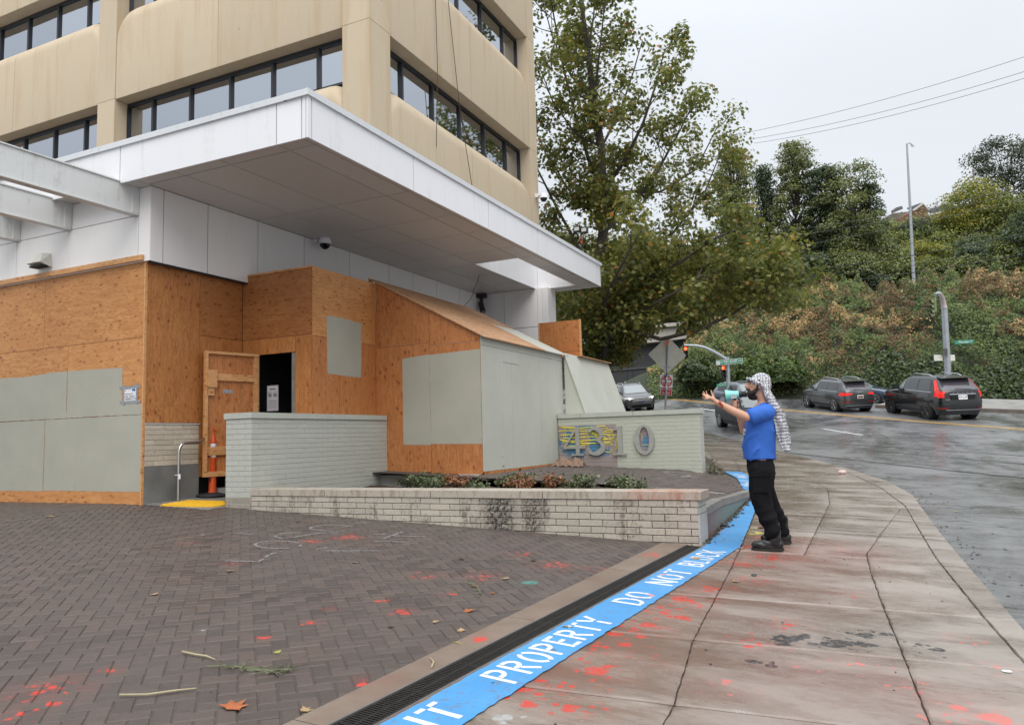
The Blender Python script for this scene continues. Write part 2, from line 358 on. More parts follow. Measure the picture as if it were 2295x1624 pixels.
g = MB(); xs = list(np.arange(-90, -20, 7.0))+list(np.arange(-20, 14, 1.0))+list(np.arange(14, 120, 8.0)); ys = list(np.arange(-40, -2, 4.0))+list(np.arange(-2, 62, 1.0))+list(np.arange(62, 260, 12.0))
g.grid(lambda x, y: (x, y, S(x, y)-.12), xs, ys); struct('road', g, M_ROAD, 180)

# ---- plaza: joint sand below, every paver in a 45 degree herringbone
def ipl(t, a): return float(np.interp(t, [q[0] for q in a], [q[1] for q in a]))
bord_x = lambda y: -2.66 + .0665*(y-2.94)              # left edge of the concrete border beside the drain
g = MB(); g.grid(lambda u, y: (-18 + u*(bord_x(y)+.05+18), y, S(-18 + u*(bord_x(y)+.05+18), y)-.007), np.linspace(0, 1, 12), np.linspace(-2, 10.4, 14)); plaza = struct('plaza_pavement', g, M_JOINT)
nrm = Vector((-K1, -K2, 1)).normalized(); tilt = Vector((0, 0, 1)).rotation_difference(nrm).to_matrix().to_4x4()
def paver_mesh(name, L=.2, Wd=.1, gap=.0028, ch=.006, h=.05):
    b = MB(); a, c = L/2-gap, Wd/2-gap
    b.add([(-a,-c,-h),(a,-c,-h),(a,c,-h),(-a,c,-h),(-a,-c,-ch),(a,-c,-ch),(a,c,-ch),(-a,c,-ch),(-a+ch,-c+ch,0),(a-ch,-c+ch,0),(a-ch,c-ch,0),(-a+ch,c-ch,0)],
          [(0,1,5,4),(1,2,6,5),(2,3,7,6),(3,0,4,7),(4,5,9,8),(5,6,10,9),(6,7,11,10),(7,4,8,11),(8,9,10,11)]); return b
pm = paver_mesh('paver'); rot45 = Matrix.Rotation(math.radians(45), 4, 'Z'); rot135 = Matrix.Rotation(math.radians(135), 4, 'Z')
cells = []
c45 = math.cos(math.radians(45))
for i in range(-160, 160):
    for j in range(-160, 160):                         # unit cells of 0.1 m; herringbone rule on i-j
        k = (i-j) % 4
        if k == 0: u, v_, o = i+1.0, j+.5, 0           # long side along u
        elif k == 3: u, v_, o = i+.5, j+1.0, 1
        else: continue
        x, y = (u*.1)*c45-(v_*.1)*c45-6.0, (u*.1)*c45+(v_*.1)*c45+4.0
        if x < -17 or x > bord_x(y)+.02 or y < -1.2: continue
        if (x < -10.3 and y > 8.25) or (x > -8.55 and y > 8.62) or y > 10.3: continue
        cells.append((x, y, o))
def vis(x, y):
    v = np.array([x, y, S(x, y)])-CAM; z = v @ FW
    if z < .5: return 0
    px, py = CX+FPX*(v @ RT)/z, CY-FPX*(v @ UP)/z
    return 1/(z*z) if (-10 < px < 2305 and -10 < py < 1640) else 0
cells.sort(key=lambda c: -vis(c[0], c[1]))
near, rest = cells[:300], [c for c in cells[300:] if c[1] > 0]
m45 = MB(); m45.v = list(pm.v); m45.f = list(pm.f); m45.mi = list(pm.mi); me45 = m45.xf(tilt @ rot45).mesh('paver', False); me45.materials.append(M_PAVER)
m135 = MB(); m135.v = list(pm.v); m135.f = list(pm.f); m135.mi = list(pm.mi); me135 = m135.xf(tilt @ rot135).mesh('paver', False); me135.materials.append(M_PAVER)
for (x, y, o) in near:
    link('paver', me135 if o else me45, None, plaza, True, (x, y, S(x, y)+random.uniform(-.0022, .0016)))
V0 = np.array(pm.v); F0 = np.array([f for f in pm.f]); A45 = np.array((tilt @ rot45).to_3x3()); A135 = np.array((tilt @ rot135).to_3x3())
def join_copies(name, V0, F0, mats, pos, parent, mat, rnd=True, stuff=True):
    n = len(pos); V = np.concatenate([V0 @ A.T + np.array(p) for A, p in zip(mats, pos)]); F = np.concatenate([F0 + i*len(V0) for i in range(n)])
    me = bpy.data.meshes.new(name); me.from_pydata(V.tolist(), [], F.tolist())
    if rnd:
        at = me.attributes.new('rnd', 'FLOAT', 'FACE'); at.data.foreach_set('value', np.repeat(RNG.random(n), len(F0)).astype(np.float32))
    o = link(name, me, mat, parent)
    if stuff: o['kind'] = 'stuff'
    return o
join_copies('paver', V0, F0, [A135 if o else A45 for _, _, o in rest], [(x, y, S(x, y)+random.uniform(-.0022, .0016)) for x, y, _ in rest], plaza, M_PAVER)

# ---- sidewalk: one slab object per bay, kerb stones along the road
L0 = [(-3,-2.79),(3.13,-2.27),(8.66,-1.80),(9.0,-1.85),(13.4,-1.96),(14.6,-2.31),(16.08,-2.64),(17.24,-3.12),(19.9,-3.95),(23.5,-5.1),(27.5,-6.9),(33,-10.5)]
LA = [(-3,-.85),(4.01,-1.04),(5.18,-1.19),(7.59,-1.35),(8.51,-1.42),(10.11,-1.55),(12.47,-1.76),(14.66,-2.08),(16.28,-2.39),(17.33,-2.77),(19.9,-3.3),(23.5,-4.6),(33,-10.1)]
LC = [(8.5,-.78),(13.1,-.75),(14.96,-.88),(15.91,-1.12),(17.05,-1.5),(18.19,-2.03),(20,-2.6),(23.5,-4.1),(33,-9.7)]
LB = [(-3,.66),(4.3,.14),(5.35,.06),(6.58,-.04),(7.79,-.13),(8.95,-.19),(10.46,-.04),(11.96,.13),(13.26,.28),(13.5,.30)]
LK = [(-3,1.12),(5.6,.71),(6.64,.62),(9.0,.46),(13.26,.31),(15.5,0),(17.2,-.4),(18.3,-.75),(19.8,-1.4),(21.3,-2.2),(23.8,-3.5),(27.4,-5.5),(33,-9.3)]
LE = [(-3,1.30),(6.41,.83),(8.24,.74),(10.55,.63),(14.64,.48),(16.6,.15),(18.3,-.45),(20.1,-1.2),(21.8,-2.1),(24.2,-3.3),(27.8,-5.3),(33,-9.0)]
g = MB(); g.grid(lambda u, y: ((1-u)*(ipl(y, L0)-.05)+u*ipl(y, LE), y, S((1-u)*ipl(y, L0)+u*ipl(y, LE), y)-.025), [0, .33, .66, .995], list(np.arange(-3, 33, .5)))
g.grid(lambda y, k: (ipl(y, LE)-.002, y, S(ipl(y, LE), y)-.02-k*.11), list(np.arange(-3, 33, .5)), [0, 1])
walk = struct('sidewalk', g, plain('walk_joint_grit', (.095, .08, .066), .85, var=.5, nsc=60))
def slab(name, la, lb, ya, yb, sl, gap=.004, mat=M_WALK, nu=5, nv=14, drop=.009):
    us = [0, .018]+list(np.linspace(.1, .9, nu))+[.982, 1]; vv = [0, .018]+list(np.linspace(.1, .9, nv))+[.982, 1]
    def P(u, v):
        y0 = ya+(yb-ya)*v; x0 = (1-u)*ipl(y0, la)+u*ipl(y0, lb); y = y0+sl*(x0+1.2)
        xa, xb = ipl(y, la)+gap+random.uniform(-.003, .005), ipl(y, lb)-gap+random.uniform(-.005, .003); x = (1-u)*xa+u*xb
        if v == 0: y += .012
        if v == 1: y -= .012
        z = S(x, y) - (drop if (u in (0, 1) or v in (0, 1)) else 0)
        return (x, y, z)
    b = MB(); b.grid(P, us, vv)
    n1, n2 = len(us), len(vv); loop = [i*n2 for i in range(n1)]+[(n1-1)*n2+j for j in range(1, n2)]+[i*n2+n2-1 for i in range(n1-2, -1, -1)]+[j for j in range(n2-2, 0, -1)]
    o0 = len(b.v); b.v += [(b.v[i][0], b.v[i][1], b.v[i][2]-.1) for i in loop]; m_ = len(loop)
    for k in range(m_): b.f.append((loop[k], loop[(k+1) % m_], o0+(k+1) % m_, o0+k)); b.mi.append(0)
    return part(name, b, mat, walk, 40)
R1 = [.4, 1.6, 2.8, 4.0, 5.18, 6.40, 7.59, 8.53]
for a, b_ in zip(R1[:-1], R1[1:]):
    for la, lb in ((L0, LA), (LA, LB), (LB, LK)): slab('slab', la, lb, a, b_, .135)
    slab('kerb_stone', LK, LE, a, b_, .135, .004)
R2 = [8.53, 10.2, 11.6, 13.0]
for a, b_ in zip(R2[:-1], R2[1:]):
    for la, lb in ((L0, LA), (LA, LC), (LC, LB), (LB, LK)): slab('slab', la, lb, a, b_, .05 if a > 8.6 else .1)
    slab('kerb_stone', LK, LE, a, b_, .05, .004)
R3 = [13.0, 14.2, 15.1, 16.1, 17.1, 18.2, 19.3, 20.5, 21.8, 23.2, 24.8, 26.6, 28.6, 31.0]
for a, b_ in zip(R3[:-1], R3[1:]):
    for la, lb in (((L0, LA), (LA, LC), (LC, LK)) if a < 20 else ((L0, LK),)): slab('slab', la, lb, a, b_, .03)
    slab('kerb_stone', LK, LE, a, b_, .03, .004)

# ---- trench drain and its concrete borders
dr_x = lambda y: -2.36 + .083*(y-3.08)
M_IRON = plain('cast_iron', (.035, .033, .032), .45, .5, var=.3, nsc=25, bump=.2)
def strip(xa, xb, y0, y1, off, n=10, th=.03):
    b = MB(); ys_ = np.linspace(y0, y1, n)
    T_ = [[(f(y), y, S(f(y), y)+off) for f in (xa, xb)] for y in ys_]
    for i in range(n-1):
        a, b1, c, d = T_[i][0], T_[i][1], T_[i+1][1], T_[i+1][0]; dn = lambda p: (p[0], p[1], p[2]-th)
        b.hexa([dn(a), dn(b1), dn(c), dn(d)], [a, b1, c, d])
    return b
M_BORD = None
n_ = NT('border_concrete'); f_ = n_.noise(n_.pos, 140, 4, .8); q_ = n_.noise(n_.pos, 2.2, 5, .65)
c_ = n_.mix(n_.mr(q_, .35, .68), (.155, .105, .078), (.21, .165, .13)); c_ = n_.mix(n_.mr(f_, .58, .75, 0, .5), c_, (.34, .29, .25)); c_ = n_.splats(c_, [(RED, [sp(1010,1370,.3,.7), sp(1160,1500,.2,.5), sp(820,1525,.3,.6), sp(1470,1245,.22,.9), sp(1080,1430,.2,.6), sp(1250,1385,.25,.7)])])
n_.bump(f_, .45, .005); M_BORD = n_.out(c_, .42)
ybr = [-1.2, .9, 3.0, 5.1, 7.0, 8.62]
for a, b_ in zip(ybr[:-1], ybr[1:]):
    part('border_slab', strip(lambda y: bord_x(y), lambda y: dr_x(y)-.103, a+.004, b_-.004, .006, 6, .05), M_BORD, plaza)
part('edge_strip', strip(lambda y: dr_x(y)+.103, lambda y: ipl(y, L0)+.075, -1, 8.62, .006, 12, .05), M_BORD, walk)
drain = thing('trench_drain', 'long slotted cast iron trench drain between brick paving and blue stripe', 'drain', (dr_x(3), 3, S(dr_x(3), 3)))
part('channel', strip(lambda y: dr_x(y)-.1, lambda y: dr_x(y)+.1, -1, 8.6, -.05, 12, .03), plain('channel_dark', (.008, .008, .008), .9), drain)
part('frame', strip(lambda y: dr_x(y)-.103, lambda y: dr_x(y)-.091, -1, 8.62, .009, 12, .08), plain('galvanised_edge', (.30, .29, .28), .4, .7), drain)
part('frame', strip(lambda y: dr_x(y)+.091, lambda y: dr_x(y)+.103, -1, 8.62, .009, 12, .08), bpy.data.materials['galvanised_edge'], drain)
gm = MB(); Lg = .5
gm.box(-.09, -.074, .002, Lg-.002, -.025, 0); gm.box(.074, .09, .002, Lg-.002, -.025, 0); gm.box(-.006, .006, .002, Lg-.002, -.026, -.002)
for k in range(22):
    y0 = .008+k*.0222; gm.box(-.074, .074, y0, y0+.0105, -.025, -.001)
gm.box(-.074, .074, Lg-.012, Lg-.003, -.025, 0)
gmesh = gm.mesh('grate'); gmesh.materials.append(M_IRON)
gdir = Vector((.083, 1, K1*.083+K2)).normalized(); gx_ = gdir.cross(nrm).normalized(); gmat = Matrix((gx_, gdir, nrm)).transposed()
for k in range(19):
    y = -.9+k*.5/math.sqrt(1+.083**2+.02**2)
    o = link('grate', gmesh, None, drain); o.matrix_local = Matrix.Translation(Vector((dr_x(y), y, S(dr_x(y), y)+.007))-Vector(drain.location)) @ gmat.to_4x4()

# ---- blue stripe with stencilled lettering
SL_ = [(-2,-2.645),(3.14,-2.24),(8.72,-1.80),(10.52,-1.84),(12.95,-1.92),(14.6,-2.31),(16.08,-2.64),(17.24,-3.10)]
SR_ = [(-2,-2.33),(3.31,-1.89),(8.71,-1.44),(10.11,-1.55),(12.47,-1.76),(14.66,-2.10),(16.28,-2.39),(17.33,-2.75)]
n_ = NT('blue_line_paint'); f_ = n_.noise(n_.pos, 90, 4, .8); q_ = n_.noise(n_.pos, 3.0, 4, .6); s_ = n_.noise(n_.scale(n_.pos, (4, 1, 1)), 5, 4, .7)
c_ = n_.mix(n_.mr(q_, .3, .7), (.052, .25, .54), (.08, .31, .61)); c_ = n_.mix(n_.mr(f_, .64, .70, 0, .8), c_, (.06, .13, .22)); c_ = n_.mix(n_.mr(s_, .60, .70, 0, .65), c_, (.13, .18, .24)); w_ = n_.noise(n_.pos, 22, 5, .75); c_ = n_.mix(n_.mr(w_, .56, .64, 0, .8), c_, (.17, .15, .135)); c_ = n_.mix(n_.mr(n_.noise(n_.pos, 1.1, 4, .6), .4, .7, 0, .35), c_, (.06, .24, .50))
c_ = n_.splats(c_, [((.10, .12, .17), [sp(1215,1455,.16,.8), sp(1560,1215,.3,.55), sp(1640,1165,.35,.5), sp(1590,1240,.25,.4)]), (PINK, [sp(1530,1240,.2,.5), sp(1620,1190,.25,.5)])])
n_.bump(f_, .35, .004); M_BLUE = n_.out(c_, .42)
ys_ = list(np.arange(-2, 17.3, .05)); b = MB(); rj = np.random.default_rng(2)
b.grid(lambda y, u: (lambda x: (x, y, S(x, y)+.0075))((1-u)*ipl(y, SL_)+u*ipl(y, SR_)+(rj.normal()*.0035 if u in (0, 1) else 0)), ys_, [0, .5, 1]); stripe = part('painted_stripe', b, M_BLUE, walk)
n_ = NT('stencil_white'); f_ = n_.noise(n_.pos, 70, 4, .8); c_ = n_.mix(n_.mr(f_, .58, .68, 0, .85), (.70, .70, .71), (.28, .42, .60)); c_ = n_.mix(n_.mr(n_.noise(n_.pos, 14, 5, .7), .55, .65, 0, .5), c_, (.42, .48, .55)); c_ = n_.splats(c_, [(PINK, [sp(1440,1340,.3,.6), sp(1550,1250,.5,.7), sp(1500,1290,.3,.6)])]); M_STENC = n_.out(c_, .5)
def arc(cx, cy, rx, ry, a0, a1, n=9): return [(cx+rx*math.cos(math.radians(a0+(a1-a0)*i/n)), cy+ry*math.sin(math.radians(a0+(a1-a0)*i/n))) for i in range(n+1)]
GLY = {                                            # stencil strokes in a 0..w by 0..1 box
 'N': (.62, [[(.08,0),(.08,1)], [(.14,.9),(.48,.12)], [(.55,0),(.55,1)]]), 'T': (.56, [[(0,.93),(.22,.93)], [(.28,0),(.28,.84)], [(.34,.93),(.56,.93)]]),
 'P': (.56, [[(.08,0),(.08,1)], [(.18,.94),(.26,.94)]+arc(.28,.72,.22,.22,80,-80)+[(.18,.5)]]), 'R': (.60, [[(.08,0),(.08,1)], [(.18,.94),(.26,.94)]+arc(.28,.73,.22,.21,80,-80)+[(.18,.52)], [(.30,.44),(.54,0)]]),
 'O': (.64, [arc(.32,.5,.24,.44,100,260), arc(.34,.5,.24,.44,80,-80)]), 'E': (.5, [[(.08,0),(.08,1)], [(.18,.94),(.48,.94)], [(.18,.52),(.42,.52)], [(.18,.06),(.48,.06)]]),
 'Y': (.60, [[(.04,1),(.24,.56)], [(.56,1),(.36,.56)], [(.30,0),(.30,.46)]]), 'D': (.60, [[(.08,0),(.08,1)], [(.18,.94),(.26,.94)]+arc(.26,.5,.28,.44,80,-80)+[(.18,.06)]]),
 'B': (.56, [[(.08,0),(.08,1)], [(.18,.94),(.26,.94)]+arc(.26,.74,.2,.2,80,-80)+[(.18,.54)], [(.18,.46),(.28,.46)]+arc(.28,.26,.22,.2,80,-80)+[(.18,.06)]]),
 'L': (.48, [[(.08,0),(.08,1)], [(.18,.06),(.46,.06)]]), 'C': (.58, [arc(.32,.5,.25,.44,45,175), arc(.32,.5,.25,.44,185,315)]), 'K': (.60, [[(.08,0),(.08,1)], [(.18,.5),(.54,1)], [(.28,.56),(.58,0)]])}
def ribbon(b, pts, wd, fn):
    P = [Vector((*p, 0)) for p in pts]; Lr = []
    for i, p in enumerate(P):
        d = (P[min(i+1, len(P)-1)]-P[max(i-1, 0)]).normalized(); nn = Vector((-d.y, d.x, 0))*wd/2; Lr.append((p+nn, p-nn))
    o = len(b.v); b.v += [fn(q.x, q.y) for pr_ in Lr for q in pr_]
    for i in range(len(P)-1): b.f.append((o+2*i, o+2*i+1, o+2*i+3, o+2*i+2)); b.mi.append(0)
def word(txt, ya, yb, h=.70, gap=.14):
    tot = sum(GLY[c][0] for c in txt)+gap*(len(txt)-1); k = (yb-ya)/tot; t = 0
    for c in txt:
        b = MB()
        def fn(u, v, t=t):
            y = ya+(t+u)*k; q = .5-(v-.5)*h; x = (1-q)*ipl(y, SL_)+q*ipl(y, SR_); y -= (q-.5)*.04
            return (x, y, S(x, y)+.0085)
        for st in GLY[c][1]: ribbon(b, st, .13, fn)
        part('letter', b, M_STENC, stripe, recalc=False, label=None); t += GLY[c][0]+gap
Z2y = lambda x, y: float(gnd((1300+x/1.639)*.5603, (2000+y/1.639)*.5603)[1])
QMy = lambda x, y: float(gnd((2500+x/4.06)*.5603, (1900+y/4.06)*.5603)[1])
yT, yP0, yP1, yD0, yD1, yN0, yN1, yB0, yB1 = Z2y(760,1405), Z2y(1140,1175), Z2y(1790,795), Z2y(1975,675), Z2y(2075,630), Z2y(2170,548), Z2y(2290,478), QMy(1010,1465), QMy(1420,1250)
word('NT', yT-.30, yT+.10); word('PROPERTY', yP0-.03, yP1+.06); word('DO', yD0-.04, yD1+.1); word('NOT', yN0-.04, yN1+.12); word('BLOCK', yB0-.04, yB1+.06)
b = MB()                                           # worn lettering where the stripe bends round the terrace
for k in range(26):
    y = random.uniform(14.6, 16.8); q = random.uniform(.25, .75); x = (1-q)*ipl(y, SL_)+q*ipl(y, SR_); l_ = random.uniform(.03, .10)
    b.quad(*[(x+dx, y+dy, S(x+dx, y+dy)+.0085) for dx, dy in ((-l_, -.02), (l_, -.02), (l_, .02), (-l_, .02))])
part('worn_lettering', b, M_STENC, stripe, recalc=False)

# ---- chalk scribbles on the paving
n_ = NT('faint_chalk'); f_ = n_.noise(n_.pos, 45, 5, .8); M_CHALK = n_.out(n_.mix(n_.mr(f_, .42, .62), (.085, .07, .062), (.34, .34, .335)), .7)
def chalk(pts, wd, par, hf, conv):
    P = [conv(*q) for q in pts]; Q = []
    for a, b_ in zip(P[:-1], P[1:]): Q += [(a[0]+(b_[0]-a[0])*t, a[1]+(b_[1]-a[1])*t) for t in np.linspace(0, 1, 6)[:-1]]
    Q.append((P[-1][0], P[-1][1])); b = MB(); ribbon(b, Q, wd, lambda x, y: (x, y, hf(x, y))); part('chalk_mark', b, M_CHALK, par, recalc=False)
cz = lambda x, y: gnd((900+x/2.869)*.5603, (2050+y/2.869)*.5603)
el = lambda cx, cy, rx, ry, a0=0, a1=330: [(cx+rx*math.cos(math.radians(a)), cy+ry*math.sin(math.radians(a))) for a in np.linspace(a0, a1, 18)]
for pts in ([(0, 550), (150, 553), (380, 560), (430, 535), (500, 480), (650, 440)], el(610, 365, 265, 44), [(880, 225), (660, 235), (570, 270), (650, 295), (800, 280), (1060, 235), (1300, 225)], el(1230, 175, 255, 32), [(1200, 102), (1600, 72)], [(1500, 115), (1720, 112)], [(1820, 295), (1930, 255), (2040, 220)], [(1880, 262), (2290, 275)], [(1700, 247), (1850, 245)], [(1160, 435), (1780, 436)], [(1040, 420), (1200, 392), (1450, 410)], [(0, 240), (200, 238), (320, 250)], [(1700, 325), (2120, 335)]):
    chalk(pts, .035, plaza, lambda x, y: S(x, y)+.0012, cz)
# ================================================================== OFFICE BUILDING
def m_facade():
    n = NT('buff_precast'); p = n.pos
    f = n.noise(p, 55, 4, .75); g = n.noise(n.scale(p, (1.6, 1.6, .16)), 1.6, 5, .65); s = n.noise(p, .6, 4, .6)
    h = n.n('ShaderNodeHueSaturation'); n.set(h, 'Color', n.mix(n.mr(f, .3, .7), (.53, .43, .305), (.61, .51, .375))); n.set(h, 'Value', n.mr(n.rnd(), 0, 1, .95, 1.04)); c = h.outputs[0]
    c = n.mix(n.mr(g, .50, .70, 0, .6), c, (.47, .345, .20)); st = n.noise(n.scale(p, (9, 9, .35)), 2.0, 4, .7); c = n.mix(n.mr(st, .60, .75, 0, .30), c, (.36, .28, .19)); c = n.mix(n.mr(s, .55, .75, 0, .25), c, (.56, .46, .32))
    pk = n.voro(n.scale(p, (1, 1, 1)), 1.5); c = n.mix(n.mr(pk, .018, .032, .7, 0), c, (.16, .12, .09))
    n.bump(f, .18, .006); return n.out(c, .8, 0, .3)
def m_white(name='white_panel', col=(.80, .80, .82), dirt=.25, rough=.32):
    n = NT(name); p = n.pos; g = n.noise(n.scale(p, (2.2, 2.2, .22)), 2.6, 5, .7); s = n.noise(p, 12, 4, .7)
    h = n.n('ShaderNodeHueSaturation'); n.set(h, 'Color', col); n.set(h, 'Value', n.mr(n.rnd(), 0, 1, .97, 1.02)); c = h.outputs[0]
    c = n.mix(n.mr(n.math('ADD', g, n.math('MULTIPLY', s, .35)), .72, .95, 0, dirt), c, (.34, .33, .29))
    return n.out(c, n.mr(s, .3, .7, rough*.85, rough*1.2), 0, .5)
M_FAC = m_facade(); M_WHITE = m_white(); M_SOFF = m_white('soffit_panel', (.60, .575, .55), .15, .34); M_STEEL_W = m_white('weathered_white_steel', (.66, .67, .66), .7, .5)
M_COP = m_white('coping_metal', (.64, .66, .68), .4, .38)
M_GAP = plain('shadow_gap', (.02, .02, .022), .8)
M_FRAME = plain('black_window_frame', (.018, .021, .026), .42)
n_ = NT('mirror_glass'); q_ = n_.noise(n_.pos, .35, 2, .5); n_.bump(q_, .02, .05); M_GLASS = n_.out(n_.mix(n_.rnd(), (.40, .43, .475), (.52, .55, .60)), .03, 1.0)
YB, XB = 12.45, -9.0; RD = .4
bld = thing('office_building', 'buff concrete office block with ribbon windows and a white flat entrance canopy', 'building', (XB, YB, .6))
def P3(axis, s, d, z): return (s, YB+d, z) if axis == 'L' else (XB-d, s, z)   # s along the face, d depth behind it
def spandrel(axis, s0, s1, z0, z1, zs, e0, e1):   # rounded over at the top, the rounded ends only where a pillar stands
    b = MB(); R = .5
    ss = sorted(set([s0, s1]+[s0+R*(1-math.cos(math.radians(a))) for a in (0, 15, 30, 45, 60, 75, 90)]+[s1-R*(1-math.cos(math.radians(a))) for a in (0, 15, 30, 45, 60, 75, 90)]+list(np.linspace(s0, s1, 6))))
    prof = [('z', 0.0), ('z', .02), ('z', 1.0)]+[('r', a) for a in (12, 25, 40, 55, 70, 82, 90)]
    def P(s, k):
        dz = 0
        if e0 and s-s0 < R: dz = R-math.sqrt(max(0, R*R-(R-(s-s0))**2))
        if e1 and s1-s < R: dz = max(dz, R-math.sqrt(max(0, R*R-(R-(s1-s))**2)))
        zt = zs-dz; zf = zt-.46; t, a = prof[int(k)]
        if t == 'z': return P3(axis, s, .006 if a == 0 else 0, z0+(zf-z0)*a)
        a = math.radians(a); return P3(axis, s, RD*(1-math.cos(a)), zf+.46*math.sin(a))
    b.grid(P, ss, range(len(prof)))
    b.grid(lambda s, d: P3(axis, s, d, z0), [s0, s1], [.006, RD])
    for s in (s0, s1):
        b.add([P(s, k) for k in range(len(prof))]+[P3(axis, s, RD, z0)], [tuple(range(len(prof)+1))])
    part('spandrel_panel', b, M_FAC, bld, 35)
FL = [(6.55, 9.23), (10.29, 12.74), (13.85, 16.30)]     # bottom edge and sill of the three spandrel courses
for z0, zs in FL:
    spandrel('L', -16.82, -13.316, z0, zs, zs, True, False); spandrel('L', -13.304, -9.71, z0, zs, zs, False, True)
    spandrel('L', -24.5, -21.036, z0, zs, zs, False, False); spandrel('L', -21.024, -17.50, z0, zs, zs, False, True)
    spandrel('R', 13.20, 15.084, z0, zs, zs, True, False); spandrel('R', 15.096, 16.884, z0, zs, zs, False, False); spandrel('R', 16.896, 20.625, z0, zs, zs, False, True)
for a, b_ in ((6.3, 10.295), (10.305, 13.855), (13.865, 18)):
    for (x0, x1, y0, y1) in ((-17.485, -16.835, YB-.012, YB+.55), (-9.695, XB+.008, YB-.012, 13.185)):
        p = MB().box(x0, x1, y0, y1, a, b_); part('pillar', p, M_FAC, bld)
    part('pillar', MB().box(-9.6, XB+.008, 20.64, 21.17, a, b_), M_FAC, bld)
part('wall', MB().box(-26, -9.52, 13.0, 21.1, 5.7, 17.9), M_FAC, bld)
part('wall', MB().box(-26, -9.45, YB+RD+.05, 13.05, 5.7, 17.9), M_GAP, bld)
part('wall', MB().box(-9.56, XB-RD-.05, 13.1, 20.7, 5.7, 17.9), M_GAP, bld)
def window(axis, s0, s1, z0, z1, mull):
    b = MB(); d0, d1 = RD-.05, RD+.02; fr = .055
    def bx(sa, sb, za, zb, da=d0, db=d1):
        p, q = P3(axis, sa, da, za), P3(axis, sb, db, zb); b.box(min(p[0], q[0]), max(p[0], q[0]), min(p[1], q[1]), max(p[1], q[1]), za, zb)
    bx(s0, s1, z1-fr*1.6, z1); bx(s0, s1, z0, z0+fr)
    ed = [s0]+list(mull)+[s1]
    for i, m_ in enumerate(ed): bx(max(s0, m_-fr*.6), min(s1, m_+fr*.6), z0+fr, z1-fr*1.6, d0-.012)
    f = part('window', b, M_FRAME, bld)
    for a, c in zip(ed[:-1], ed[1:]):
        g_ = MB(); dd = RD-.006; tw = random.uniform(-.006, .006)
        g_.quad(P3(axis, a, dd, z0), P3(axis, c, dd+tw, z0), P3(axis, c, dd+tw+random.uniform(-.004, .004), z1), P3(axis, a, dd, z1)); part('pane', g_, M_GLASS, f, recalc=False)
for z0, z1 in ((9.235, 10.285), (12.745, 13.845), (16.305, 17.4)):
    window('L', -16.83, -9.70, z0, z1, [-15.9, -14.585, -13.27, -11.97, -10.65]); window('L', -24.5, -17.49, z0, z1, [-22.36, -21.05, -19.74, -18.47])
    window('R', 13.19, 20.63, z0, z1, [14.19, 15.54, 16.9, 18.27, 19.65])
# ---- canopy: fascia, coping, soffit and the opening near its far end
XF, YF, ZS, ZT = -6.75, 7.9, 5.68, 6.25
can = part('canopy', MB().box(-24, -8.6, 8.1, 15.8, 5.76, 6.2).box(-8.6, -6.85, 8.1, 15.8, 5.76, 6.2).box(-10.2, -8.6, 15.8, 20.1, 5.76, 6.2).box(-7.36, -6.85, 15.8, 20.1, 5.76, 6.2).box(-8.6, -7.36, 19.76, 20.1, 5.76, 6.2), M_GAP, bld)
def panel(b, name, mat=M_WHITE, par=None, sm=None): return part(name, b, mat, par or can, sm)
g5 = .009
yc = [7.9, 7.98, 10.54, 13.29, 15.76, 19.44+.5, 20.2]
for a, b_ in zip(yc[:-1], yc[1:]): panel(MB().box(XF-.03, XF, a+(g5 if a > 7.9 else 0), b_-g5, ZS-.02, ZT), 'fascia_panel')
xc = [-24, -20, -17, -14.1, -10.53, -7.31, -6.86, -6.782]
for a, b_ in zip(xc[:-1], xc[1:]): panel(MB().box(a+g5, b_-g5, YF, YF+.03, ZS-.02, ZT), 'fascia_panel')
panel(MB().box(-10.2, XF, 20.17, 20.2, ZS-.02, ZT), 'fascia_panel')
for a, b_ in ((7.86, 9.6), (9.606, 13.6), (13.606, 17.4), (17.406, 20.24)): panel(MB().box(XF-.4, XF+.035, a, b_, ZT, 6.34), 'coping', M_COP)
for a, b_ in ((-24, -17), (-16.994, -11.0), (-10.994, XF+.035-.4)): panel(MB().box(a, b_-.002, YF-.035, YF+.37, ZT, 6.34), 'coping', M_COP)
sx = [-10.25, -9.42, -8.47, -7.33, -6.88, -6.785]; sy = [7.935, 8.2, 10.57, 12.12, 13.36, 14.87, 15.9, 17.08, 18.38, 19.69, 20.16]
for i, (a, b_) in enumerate(zip(sx[:-1], sx[1:])):
    for j, (c, d) in enumerate(zip(sy[:-1], sy[1:])):
        if i == 2 and 6 <= j <= 8: continue
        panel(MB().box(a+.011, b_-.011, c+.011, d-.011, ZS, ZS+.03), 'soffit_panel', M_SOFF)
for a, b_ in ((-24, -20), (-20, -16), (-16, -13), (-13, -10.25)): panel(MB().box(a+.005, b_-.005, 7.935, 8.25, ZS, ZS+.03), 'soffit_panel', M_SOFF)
for (x0, x1, y0, y1) in ((-8.49, -8.47, 15.9, 19.69), (-7.33, -7.31, 15.9, 19.69)):
    for k in range(3): panel(MB().box(x0, x1, y0+k*1.263+.004, y0+(k+1)*1.263-.004, ZS-.004, 6.36), 'opening_liner')
for y0 in (15.88, 19.69): panel(MB().box(-8.468, -7.332, y0, y0+.02, ZS-.004, 6.36), 'opening_liner')
